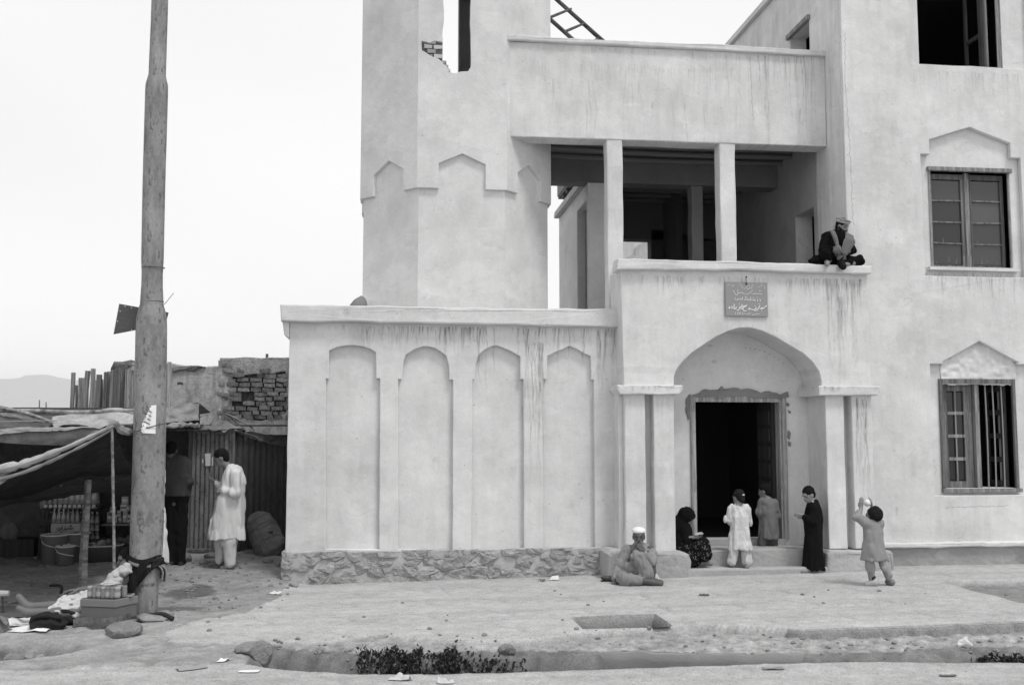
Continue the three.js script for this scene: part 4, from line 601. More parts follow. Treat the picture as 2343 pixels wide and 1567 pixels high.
// ---------------------------------------------------------------- tarpaulin stalls
const tarpMap = texOf(512, 512, (u, v) => 0.75 + 0.35 * smp(F1, u * 2, v * 2) + 0.2 * smp(F2, u * 2, v * 2) + 0.1 * smp(F3, u, v));
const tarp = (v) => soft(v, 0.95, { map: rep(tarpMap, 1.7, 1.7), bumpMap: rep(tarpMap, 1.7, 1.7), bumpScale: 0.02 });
const crease = (g) => g;
{
  const S = thing('market_stall', 'tarpaulin market stall on rough poles with a drooping shade-toned awning', 'stall', [-3.4, 0, 0.5]);
  const cloth3 = (a, b, c, d, sag, wr, s) => (u, v) => { const q = bil(a, b, c, d)(u, v); q.y -= sag * 4 * u * (1 - u) * (1 - 0.6 * v) * 0.5 + sag * 2 * v * (1 - v); q.y += wr * noise3(u * 6 + s, v * 6, s) + wr * 0.9 * (0.4 - Math.abs(noise3(u * 13 + v * 4, v * 5 + u * 3, s))) + wr * 0.5 * noise3(u * 30, v * 9, s); q.z += wr * 0.5 * noise3(u * 7, v * 7, s + 5); return q; };
  // near awning, seen from beneath; its underside shade is put into the colour
  const A = PZ(256, 972, 2.6), Bp = PZ(-130, 1150, 2.2), Cc = PZ(-160, 1176, -0.3), D0 = PZ(300, 1084, 0.1);
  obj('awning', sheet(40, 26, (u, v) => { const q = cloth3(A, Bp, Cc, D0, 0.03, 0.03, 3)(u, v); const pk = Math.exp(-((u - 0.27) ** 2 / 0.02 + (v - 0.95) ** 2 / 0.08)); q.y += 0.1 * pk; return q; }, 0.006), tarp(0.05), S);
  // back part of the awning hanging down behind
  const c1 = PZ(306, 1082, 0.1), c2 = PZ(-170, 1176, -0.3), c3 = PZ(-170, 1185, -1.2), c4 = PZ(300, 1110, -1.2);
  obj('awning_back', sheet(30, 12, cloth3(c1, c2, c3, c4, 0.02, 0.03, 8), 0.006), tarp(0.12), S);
  // rolled front hem, pale
  const hem = [[258, 974], [225, 990], [170, 1016], [110, 1041], [50, 1062], [0, 1073], [-90, 1092]];
  obj('rolled_hem', tubeAlong(hem.map(([a, b], i) => PZ(a, b, 2.63 - i * 0.06)), 0.02, 0.06, 8, 6, 0.35), tarp(0.5), S);
  obj('hem_cord', tubeAlong(hem.map(([a, b], i) => PZ(a - 2, b + 8 + i * 3, 2.62 - i * 0.06)), 0.012, 0.03, 7, 6, 0.4), tarp(0.4), S);
  obj('hem_flap', sheet(10, 10, (u, v) => { const t = PZ(lerp(-40, 30, u), lerp(1092, 1078, u), 2.28), b = PZ(lerp(-40, 8, u), lerp(1130, 1104, u), 2.3); return t.lerp(b, v).add(V(0, 0, 0.03 * noise3(u * 4, v * 3, 1))); }, 0.006), tarp(0.42), S);
  // cloth corner tied to the post
  obj('tied_corner', rough(tubeAlong([PZ(246, 982, 2.6), PZ(258, 968, 2.6), PZ(275, 982, 2.5), PZ(298, 990, 2.3)], 0.035, 0.05, 8, 5, 0.3), 0.014, 14), tarp(0.36), S);
  // upper sheets
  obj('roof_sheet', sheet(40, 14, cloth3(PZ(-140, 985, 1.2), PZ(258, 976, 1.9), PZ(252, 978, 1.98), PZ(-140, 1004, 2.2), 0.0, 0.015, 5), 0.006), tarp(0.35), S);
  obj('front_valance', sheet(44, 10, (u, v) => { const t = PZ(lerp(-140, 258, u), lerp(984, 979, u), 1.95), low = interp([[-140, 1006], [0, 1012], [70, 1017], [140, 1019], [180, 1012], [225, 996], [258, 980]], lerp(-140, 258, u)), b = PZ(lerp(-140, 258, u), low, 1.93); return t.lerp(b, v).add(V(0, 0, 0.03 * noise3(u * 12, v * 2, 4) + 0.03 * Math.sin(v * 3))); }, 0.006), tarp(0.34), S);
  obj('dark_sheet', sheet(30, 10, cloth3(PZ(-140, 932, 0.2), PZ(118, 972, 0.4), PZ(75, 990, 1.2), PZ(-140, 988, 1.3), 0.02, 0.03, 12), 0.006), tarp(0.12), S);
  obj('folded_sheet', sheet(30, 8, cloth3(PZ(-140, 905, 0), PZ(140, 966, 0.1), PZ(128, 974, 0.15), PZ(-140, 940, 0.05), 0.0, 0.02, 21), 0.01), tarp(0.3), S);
  obj('crumpled_sheet', rough(sheet(46, 14, (u, v) => { const px = lerp(118, 305, u), t = PZ(px, lerp(966, 938, cl(u * 1.3)), -0.2), b = PZ(px, lerp(974, 972, u), 0.5); const q = t.lerp(b, v); q.y += 0.05 * Math.sin(v * 3.1) + 0.045 * noise3(u * 5, v * 9, 2) + 0.02 * Math.sin(v * 19 + u * 6); return q; }, 0.008), 0.02, 6), tarp(0.5), S);
  obj('side_sheet', rough(sheet(30, 10, (u, v) => { const px = lerp(300, 453, u), t = PZ(px, lerp(945, 920, u), 0.2 - u * 1.0), b = PZ(px, lerp(972, 962, u), 0.4 - u * 1.0); const q = t.lerp(b, v); q.z += 0.05 * noise3(u * 8, v * 5, 2); return q; }, 0.01), 0.01, 8), tarp(0.3), S);
  obj('side_roof', sheet(20, 8, (u, v) => { const px = lerp(300, 453, u), t = PZ(px, lerp(945, 920, u), 0.2 - u * 1.0); return t.add(V(-0.2 * v, -0.1 * v, -2.2 * v)); }, 0.01), tarp(0.3), S);
  obj('fringe', rough(tubeAlong([PZ(376, 976, 0.2), PZ(400, 973, 0.1), PZ(430, 972, -0.2), PZ(452, 974, -0.5)], 0.04, 0.03, 7, 6, 0.5), 0.02, 18), tarp(0.34), S);
  // poles
  obj('roof_pole', tubeAlong([PZ(-140, 938, 0.2), PZ(60, 940, 0.22), PZ(180, 943, 0.2), PZ(310, 938, 0.15)], 0.03, 0.026, 8, 5, 0.1), wood(0.4), S);
  obj('roof_pole', tubeAlong([PZ(-140, 905, 0.5), PZ(0, 933, 0.4), PZ(60, 946, 0.4), PZ(132, 972, 0.4)], 0.03, 0.026, 8, 5, 0.1), wood(0.4), S);
  const pb = PY(191, 1343, 0.1); pb.y = groundY(pb.x, pb.z) - 0.05;
  obj('post', tubeAlong([pb, PZ(189, 1300, pb.z), PZ(194, 1210, pb.z), PZ(201, 1098, pb.z)], 0.062, 0.04, 9, 6, 0.12), wood(0.3), S);
  const tb = PY(262, 1418, 0.02);
  obj('guy_pole', tubeAlong([PZ(260, 1300, tb.z), PZ(259, 1200, tb.z), PZ(257, 1090, tb.z), PZ(255, 974, 2.62)], 0.019, 0.016, 7, 6, 0.15), wood(0.3), S);
  obj('rope', tubeAlong([PZ(260, 1296, tb.z), PZ(262, 1350, tb.z), PZ(263, 1405, tb.z + 0.05), PZ(270, 1424, tb.z + 0.12)], 0.011, 0.01, 6, 5), wood(0.2), S);
  obj('rope', tubeAlong([PZ(300, 990, 2.46), PZ(340, 978, 2.49), PZ(378, 968, 2.44)], 0.006, 0.006, 5, 4), std(0.08, 0.9), S);
  obj('rope', tubeAlong([PZ(-100, 966, 1.0), PZ(0, 965, 1.0), PZ(130, 962, 1.0)], 0.006, 0.006, 5, 4), std(0.3, 0.9), S);
  // dark sheets added at back and side to deepen the shade in the stall
  obj('shade_backing', sheet(40, 20, (u, v) => { const x = lerp(-9, -1.75, u), y = lerp(2.5, 0.12, v); return V(x, y, -2.95 + 0.06 * noise3(u * 14, v * 4, 2)); }, 0.006), tarp(0.12), S);
  obj('shade_side_cloth', sheet(10, 10, (u, v) => V(-8.5 + 0.05 * noise3(u * 5, v * 3, 1), lerp(2.4, 0.05, v), lerp(-2.9, 2.2, u)), 0.006), tarp(0.12), S);
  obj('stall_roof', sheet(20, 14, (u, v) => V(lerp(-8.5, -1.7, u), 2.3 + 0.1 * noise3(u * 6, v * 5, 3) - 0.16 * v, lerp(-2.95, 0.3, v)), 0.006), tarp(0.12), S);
}
// ---------------------------------------------------------------- corrugated kiosk
{
  const K = thing('corrugated_kiosk', 'small kiosk of corrugated iron sheets with a ragged tarpaulin roof', 'kiosk', [-1, 0.2, -3.2]);
  const iron = (v) => std(v, 0.6, { map: rep(steelMap, 1, 6), metalness: 0.25 });
  const corr = (p, q, y0, yt0, yt1, amp, n) => sheet(n * 8, 12, (u, v) => { const d = q.clone().sub(p), L = d.length(), nx = -d.z / L, nz = d.x / L, c = amp * Math.sin(u * n * Math.PI * 2); return V(p.x + d.x * u + nx * c, lerp(lerp(yt0, yt1, u), y0, v), p.z + d.z * u + nz * c); }, 0.002);
  const a = V(-1.78, 0, -2.45), b = V(-1.1, 0, -2.3), c = V(-0.04, 0, -3.6);
  obj('front_sheet', corr(a, b, 0.24, 2.12, 2.12, 0.014, 9), iron(0.33), K);
  obj('side_sheet', corr(b, c, 0.1, 2.12, 1.95, 0.016, 13), iron(0.1), K);  // same iron as the front sheet, coloured darker to paint its shaded side
  obj('corner_post', [box(-1.13, -1.08, 0.1, 2.14, -2.34, -2.285)], wood(0.22), K);
  obj('door_edge', [box(-1.83, -1.78, 0.2, 2.12, -2.49, -2.43)], wood(0.15), K);
  obj('sill_board', [box(-1.85, -1.05, 0.2, 0.245, -2.46, -2.27), box(-2.3, -1.05, 0.02, 0.05, -2.5, -2.3)], wood(0.2), K);
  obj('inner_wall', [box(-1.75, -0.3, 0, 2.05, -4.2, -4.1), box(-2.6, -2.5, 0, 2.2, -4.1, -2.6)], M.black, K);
  obj('roof', [box(-2.6, -0.1, 2.2, 2.22, -4.2, -2.6)], std(0.08, 0.9), K);
  obj('top_rail', tubeAlong([PZ(380, 984, -2.2), PZ(450, 984, -2.25), PZ(538, 983, -2.3)], 0.016, 0.014), wood(0.2), K);
  obj('roof_tarp', rough(sheet(40, 8, (u, v) => { const px = lerp(535, 660, u), t = PZ(px, lerp(984, 1000, u), lerp(-2.2, -3.3, u)), bt = PZ(px, interp([[0, 988], [0.35, 1004], [0.6, 1016], [1, 1022]], u), lerp(-2.15, -3.25, u)); return t.lerp(bt, v).add(V(0, 0.015 * noise3(u * 9, v * 3, 1), 0.05 * noise3(u * 6, v * 6, 3))); }, 0.008), 0.012, 9), tarp(0.16), K);
  obj('roof_clutter', rough(sheet(30, 8, (u, v) => { const px = lerp(452, 560, u), t = PZ(px, interp([[0, 974], [0.4, 968], [0.6, 962], [1, 984]], u), -2.7), bt = PZ(px, 985, -2.25); return t.lerp(bt, v).add(V(0, 0.03 * noise3(u * 9, v * 5, 1), 0)); }, 0.008), 0.02, 9), tarp(0.24), K);
  obj('slat', [box(-1.74, -1.5, 2.08, 2.11, -2.44, -2.38), box(-1.4, -1.15, 2.08, 2.1, -2.37, -2.32)], wood(0.34), K);
  for (const [px, py, w, h] of [[474, 1051, 0.08, 0.2], [484, 1056, 0.04, 0.14], [462, 1055, 0.02, 0.06]]) { const q = PZ(px, py, -2.38); obj('paper_scrap', prism(wob(rect(q.x - w / 2, q.x + w / 2, q.y - h / 2, q.y + h / 2), 0.02, 0.04), [], -2.372, -2.368, 0), std(0.6, 0.9), K); }
  const st = [[420, 1286, 0.13, 0.1], [465, 1290, 0.07, 0.06], [480, 1280, 0.1, 0.06], [555, 1255, 0.16, 0.12], [640, 1290, 0.1, 0.06], [612, 1288, 0.08, 0.05]];
  st.forEach(([px, py, w, h], i) => { const p = PY(px, py, 0.16); const s = thing('loose_stone', ['rounded stone propping the kiosk sill near the dark-clad man', 'small stone under the kiosk sill', 'flat stone behind the feet of the white-clad man', 'large stone in shadow against the kiosk side', 'rubble stone at the foot of the leaning sack', 'small rubble stone beside the sack'][i], 'stone', [p.x, groundY(p.x, p.z), p.z]); put('rock', stone(40 + i, w, h, w * 0.8), std(0.2, 0.95, { bumpMap: rep(gritBump, 0.3, 0.3), bumpScale: 0.01 }), s, [p.x, groundY(p.x, p.z) + h * 0.5, p.z]); });
  // wicker frame lying on the roof
  const Wk = thing('wicker_frame', 'broken wicker frame lying on the kiosk roof', 'basket', [-1.1, 2.25, -2.9]);
  obj('hoop', tubeAlong([[498, 952], [505, 945], [520, 950], [545, 972], [555, 982], [545, 985], [520, 976], [505, 965], [498, 954]].map(([a2, b2]) => PZ(a2, b2, -2.8)), 0.012, 0.012, 6, 4), W1, Wk);
  for (let k = 0; k < 7; k++) obj('cane', tubeAlong([PZ(505 + k * 6, 948 + k * 4, -2.8), PZ(512 + k * 6, 972 + k * 2, -2.75)], 0.006, 0.005, 5, 2), W1, Wk);
  obj('stick', tubeAlong([PZ(520, 948, -2.8), PZ(560, 968, -2.7), PZ(582, 984, -2.6)], 0.014, 0.01, 6, 3), W2, Wk);
}
{ // full sack leaning on the kiosk
  const p0 = PY(632, 1275, 0.14), z = p0.z, K = thing('leaning_sack', 'stuffed burlap sack leaning against the dark corrugated side', 'sack', [p0.x, 0.12, z]);
  const pts = [[630, 1272, 0], [618, 1250, 0], [603, 1215, -0.12], [594, 1190, -0.2], [590, 1172, -0.26]].map(([a, b, d]) => PZ(a, b, z + d));
  const g = tubeAlong(pts, 1, 1, 18, 5), rads = [[0, 0.2], [0.15, 0.265], [0.45, 0.25], [0.75, 0.225], [0.92, 0.17], [1, 0.05]], c = new THREE.CatmullRomCurve3(pts), p = g.attributes.position, n = 20;
  for (let i = 0; i < p.count; i++) { const q = V().fromBufferAttribute(p, i); let best = 0, bd = 1e9; for (let k = 0; k <= n; k++) { const e = c.getPointAt(k / n); const d = e.distanceToSquared(q); const dd = Math.abs(d - 1) + (d < 0.5 ? d * 0 : 0); if (dd < bd) { bd = dd; best = k / n; } } const e = c.getPointAt(best), r = interp(rads, best) * (1 + 0.07 * noise3(q.x * 3, best * 7, q.z * 3)); if (q.distanceTo(e) > 0.3) q.sub(e).multiplyScalar(r).add(e); p.setXYZ(i, q.x, q.y, q.z); }
  g.computeVertexNormals(); obj('sacking', rough(g, 0.02, 7), std(0.2, 0.98, { map: rep(mudMap, 0.5, 0.7), bumpMap: rep(clothBump, 0.2, 0.2), bumpScale: 0.015 }), K);
  const m = PZ(618, 1218, z + 0.16); obj('patch', rough(new THREE.SphereGeometry(0.04, 8, 6).scale(1, 0.7, 0.4).translate(m.x, m.y, m.z), 0.01, 20), std(0.05, 1), K);
}
// ---------------------------------------------------------------- goods under the awning
{
  const bottleG = (h, r) => new THREE.LatheGeometry([[0, 0], [r, 0.002], [r, h * 0.52], [r * 0.85, h * 0.62], [r * 0.4, h * 0.78], [r * 0.34, h * 0.93], [0, h * 0.93]].map(([a, b]) => new THREE.Vector2(a, b)), 12);
  const capG = (h, r) => new THREE.CylinderGeometry(r * 0.4, r * 0.4, h * 0.08, 10).translate(0, h * 0.965, 0), labG = (h, r) => new THREE.CylinderGeometry(r * 1.03, r * 1.03, h * 0.2, 12, 1, true).translate(0, h * 0.3, 0);
  const gl = [0.34, 0.2, 0.09].map((v) => new THREE.MeshPhysicalMaterial({ color: grey(v), roughness: 0.12, clearcoat: 0.6 })), cap = [std(0.5, 0.5), std(0.12, 0.5)], lab = std(0.22, 0.7);
  const protos = new Map();
  function bottle(px, py, z, h, r, k, label, group) { // py: foot of the bottle
    const p = PZ(px, py, z), key = h + ',' + r + ',' + k; let o = protos.get(key);
    if (!o) { o = new THREE.Group(); for (const [n, g, m] of [['glass', bottleG(h, r), gl[k]], ['cap', capG(h, r), cap[k % 2]], ['paper_label', labG(h, r), lab]]) { const q = new THREE.Mesh(g, m); q.name = n; q.castShadow = q.receiveShadow = true; o.add(q); } protos.set(key, o); }
    const c = o.clone(); c.name = numbered('bottle'); c.position.copy(p); scene.add(c); tag(c, label, 'bottle', group); return c;
  }
  const z = -1.9, S = thing('drinks_rack', 'tiered rack of bottled drinks draped with dark netting', 'rack', [-3.45, 0.14, -2.1]);
  const tier = (py, za, zb) => { const a = PZ(92, py, za), b = PZ(224, py, za); obj('shelf', [box(a.x, b.x, a.y - 0.03, a.y - 0.002, zb, za + 0.05)], Wdark, S); return a.y; };
  tier(1164, -2.1, -2.5); tier(1202, -1.95, -2.5); tier(1236, -1.8, -2.5);
  for (const px of [93, 223]) { const a = PZ(px, 1290, -2.4); obj('upright', [box(a.x - 0.02, a.x + 0.02, 0.1, 1.35, -2.5, -2.44)], Wdark, S); }
  const net = PZ(100, 1180, -2.05), net2 = PZ(222, 1180, -2.05);
  obj('netting', sheet(20, 14, (u, v) => { const t = PZ(lerp(90, 112, u), 1165, -1.98), b = PZ(lerp(84, 112, u), 1290, -1.85); return t.lerp(b, v).add(V(0, 0, 0.03 * noise3(u * 5, v * 9, 3))); }, 0.01), std(0.05, 1, { bumpMap: clothBump, bumpScale: 0.03 }), S);
  for (let i = 0; i < 10; i++) bottle(100 + i * 12.6, 1164, -2.1, i < 3 ? 0.3 : 0.36, i < 3 ? 0.038 : 0.05, i < 3 ? 1 : 0, i < 3 ? 'short clear bottle at the netting end of the top tier' : 'large pale soft-drink bottle in the row on the top tier', i < 3 ? 'short bottles on the top tier' : 'large bottles on the top tier');
  for (let i = 0; i < 6; i++) bottle(122 + i * 10.6, 1201, -1.88, 0.24, 0.032, i < 3 ? 0 : 1, 'small glass bottle standing in the pale lettered crate', 'bottles in the lettered crate');
  for (let i = 0; i < 6; i++) bottle(121 + i * 10.4, 1236, -1.8, 0.22, 0.03, i < 2 ? 0 : 1, 'small glass bottle in the row beneath the lettered crate', 'bottles under the crate');
  for (let i = 0; i < 9; i++) bottle(198 + (i % 3) * 11, 1202 + Math.floor(i / 3) * 18, -1.9, 0.2, 0.034, 2, 'dark jar-like bottle stacked at the end of the rack by the post', 'dark bottles at the rack end');
  for (let i = 0; i < 11; i++) bottle(95 + i * 12.4, 1164, -2.24, i % 3 ? 0.34 : 0.27, i % 3 ? 0.044 : 0.036, 1 + (i % 2), 'tinted bottle in the second row behind the large pale ones', 'second row of the top tier');
  for (let i = 0; i < 9; i++) bottle(104 + i * 11.2, 1201, -2.14, i % 2 ? 0.2 : 0.25, 0.034, 2, 'dark bottle in the row behind the lettered crate', 'bottles behind the crate');
  for (let i = 0; i < 8; i++) bottle(112 + i * 11.6, 1237, -2.05, i % 2 ? 0.26 : 0.2, 0.033, 1 + (i % 2), 'dim bottle at the back of the lowest tier', 'back bottles of the lowest tier');
  // row of round caps lying in the second tier
  const cg = new THREE.CylinderGeometry(0.032, 0.032, 0.3, 12).rotateX(Math.PI / 2);
  for (let i = 0; i < 11; i++) { const p = PZ(103 + i * 11, 1155, -1.96); const b = thing('drink_can', 'can lying on its side in the row with its end showing', 'can', [p.x, p.y, -2.1], 'cans lying on the second tier'); put('can_body', cg, gl[2], b, [p.x, p.y - 0.02, -2.12]); put('can_end', new THREE.CylinderGeometry(0.026, 0.026, 0.006, 12).rotateX(Math.PI / 2), std(0.4, 0.4), b, [p.x, p.y - 0.02, -1.965]); }
  { // crate with its lettering
    const a = PZ(114, 1217, -1.74), b = PZ(181, 1197, -1.74), C = thing('drinks_crate', 'pale drinks crate with dark Persian lettering on the rack', 'crate', [(a.x + b.x) / 2, a.y, -1.9]);
    obj('shell', rough(prism(wob(rect(a.x, b.x, a.y, b.y), 0.002), [], -2.05, -1.74, 0.012), 0.002, 5), std(0.34, 0.6), C);
    const L = b.x - a.x, H = b.y - a.y, w = (pts) => obj('lettering', tubeAlong(pts.map(([u, v]) => [a.x + L * u, a.y + H * v, -1.737]), 0.0075, 0.006, 5, 4), std(0.04, 0.7), C);
    w([[0.78, 0.5], [0.76, 0.34], [0.71, 0.34], [0.7, 0.48], [0.68, 0.34], [0.63, 0.34], [0.62, 0.5], [0.6, 0.36], [0.53, 0.34], [0.53, 0.46]]); w([[0.5, 0.42], [0.48, 0.28], [0.42, 0.2]]); w([[0.4, 0.7], [0.395, 0.3]]); w([[0.36, 0.45], [0.35, 0.26], [0.29, 0.2], [0.24, 0.28], [0.23, 0.46]]);
    for (const [u, v] of [[0.68, 0.66], [0.72, 0.64], [0.7, 0.74], [0.54, 0.2], [0.5, 0.6], [0.295, 0.42]]) obj('lettering', new THREE.SphereGeometry(0.009, 6, 5).translate(a.x + L * u, a.y + H * v, -1.738), std(0.04, 0.7), C);
  }
  const bucket = (px, py, z, h, r, label) => { const p = PY(px, py, 0.13), q = PZ(px, py, p.z), zz = p.z, y0 = groundY(p.x, zz), B = thing('bucket', label, 'bucket', [p.x, y0, zz]);
    obj('body', new THREE.LatheGeometry([[0, 0.01], [r * 0.82, 0], [r, h], [r * 0.97, h], [r * 0.8, 0.02]].map(([a, b]) => new THREE.Vector2(a, b)), 28).translate(p.x, y0, zz), std(0.1, 0.5), B);
    obj('rim', new THREE.TorusGeometry(r, 0.012, 8, 32).rotateX(Math.PI / 2).translate(p.x, y0 + h, zz), std(0.6, 0.5), B);
    obj('lid', new THREE.CylinderGeometry(r * 0.96, r * 0.96, 0.01, 24).translate(p.x, y0 + h - 0.02, zz), std(0.35, 0.6), B);
    obj('handle', tubeAlong([[p.x - r, y0 + h * 0.92, zz + 0.02], [p.x - r * 0.5, y0 + h * 0.72, zz + r * 0.9], [p.x + r * 0.3, y0 + h * 0.6, zz + r], [p.x + r * 0.95, y0 + h * 0.5, zz + r * 0.4]], 0.008, 0.008, 6, 5), std(0.5, 0.5), B); };
  bucket(123, 1294, 0, 0.42, 0.2, 'large dark bucket with white rim at the netting end of the rack'); bucket(170, 1290, 0, 0.42, 0.2, 'large dark bucket with white rim beside the wooden post'); bucket(147, 1298, 0, 0.27, 0.135, 'small dark bucket in front of the two large ones');
  { // basin and fruit
    const p = PY(232, 1290, 0.13), y0 = groundY(p.x, p.z), B = thing('washing_basin', 'dark round basin on the ground under the fruit', 'basin', [p.x, y0, p.z]);
    obj('bowl', new THREE.LatheGeometry([[0, 0.01], [0.24, 0], [0.3, 0.24], [0.29, 0.24], [0.23, 0.02]].map(([a, b]) => new THREE.Vector2(a, b)), 30).translate(p.x, y0, p.z), std(0.05, 0.5), B);
    obj('rim', new THREE.TorusGeometry(0.298, 0.01, 6, 36).rotateX(Math.PI / 2).translate(p.x, y0 + 0.24, p.z), std(0.45, 0.5), B);
    const r = rngOf(19), fg = rough(new THREE.IcosahedronGeometry(0.045, 2), 0.004, 30), fm = [std(0.5, 0.5), std(0.3, 0.5), std(0.12, 0.5), std(0.08, 0.6)];
    for (let i = 0; i < 60; i++) { const px = 212 + r() * 84, k = (px - 212) / 84, zz = p.z - 0.12 - 0.3 * r(), q = PZ(px, 1256 - r() * lerp(12, 26, k), zz); const f = put('fruit', fg, fm[px < 232 ? Math.floor(r() * 2) : px < 250 ? 1 + Math.floor(r() * 2) : 2 + Math.floor(r() * 2)], scene, [q.x, q.y, q.z], [r() * 3, r() * 3, 0], [1, 0.92, 1]); tag(f, px < 232 ? 'pale round fruit heaped by the basin rim' : 'dusky round fruit heaped beside the steel pole', 'fruit', px < 232 ? 'pale fruit in the heap' : 'darker fruit in the heap'); }
    const tr = PZ(250, 1262, p.z - 0.25), T = thing('fruit_stand', 'low dark stand holding the heap of fruit', 'stand', [tr.x, 0.14, tr.z]);
    obj('board', [box(PZ(206, 1258, tr.z).x, PZ(300, 1258, tr.z).x, tr.y - 0.03, tr.y + 0.02, tr.z - 0.3, tr.z + 0.25)], Wdark, T); for (const dx of [-0.3, 0.3]) obj('leg', [box(tr.x + dx - 0.02, tr.x + dx + 0.02, 0.05, tr.y - 0.03, tr.z - 0.1, tr.z - 0.06)], Wdark, T);
    const sh = PZ(268, 1198, -2.2), Sh = thing('goods_shelf', 'dark shelf of packets and cartons behind the guy pole', 'shelf', [sh.x, 0.14, -2.35]);
    obj('board', [box(PZ(232, 1198, -2.2).x, PZ(306, 1198, -2.2).x, sh.y - 0.03, sh.y, -2.6, -2.15)], std(0.2, 0.8), Sh); for (const px of [236, 300]) { const q = PZ(px, 1200, -2.5); obj('leg', [box(q.x - 0.02, q.x + 0.02, 0.05, sh.y - 0.03, -2.55, -2.5)], Wdark, Sh); }
    const pk = [[249, 1196, 12, 24, 0.3], [262, 1196, 9, 18, 0.5], [273, 1196, 8, 14, 0.24], [284, 1196, 10, 26, 0.36], [294, 1196, 9, 18, 0.5], [256, 1182, 14, 22, 0.22], [270, 1182, 9, 14, 0.45], [282, 1170, 16, 16, 0.5], [284, 1154, 15, 18, 0.34], [291, 1170, 8, 14, 0.26]];
    pk.forEach(([px, py, w, h, v], i) => { const a2 = PZ(px - w / 2, py, -2.25), b2 = PZ(px + w / 2, py - h, -2.25), c = thing('goods_packet', ['squat grey packet at the open end of the goods shelf', 'pale carton next to the squat grey packet', 'short dull tin between two cartons on the shelf', 'tall grey carton on the goods shelf', 'pale carton against the steel pole', 'wide dull packet stacked on the first cartons', 'pale tin stacked above the short tin', 'pale box on top of the tall carton', 'grey packet topping the goods shelf', 'small dull box stacked beside the pole'][i], 'packet', [(a2.x + b2.x) / 2, a2.y, -2.3]); obj('carton', prism(wob(rect(a2.x, b2.x, a2.y + 0.003, b2.y), 0.004, 0.05), [], -2.34, -2.25, 0.004), std(v, 0.5), c); obj('printed_band', [box(a2.x + 0.008, b2.x - 0.008, a2.y + (b2.y - a2.y) * 0.4, a2.y + (b2.y - a2.y) * 0.65, -2.2502, -2.248)], std(v > 0.4 ? 0.12 : 0.6, 0.5), c); });
  }
  { const p = PZ(20, 1205, -2.2), s = thing('dark_sacks', 'two dim bulging sacks deep in the stall shade', 'sack', [p.x, 0.14, -2.3]); for (const [px, d] of [[12, 0], [30, 0.02]]) { const q = PZ(px, 1215, -2.2); obj('bulge', rough(new THREE.SphereGeometry(0.085, 14, 12).scale(1, 1.7, 0.8).translate(q.x, q.y, q.z + d), 0.02, 9), std(0.1, 0.9), s); } const q = PZ(20, 1236, -2.2); obj('plank', [box(q.x - 0.4, q.x + 0.4, 0.05, q.y + 0.02, -2.5, -2.1)], Wdark, s); }
}
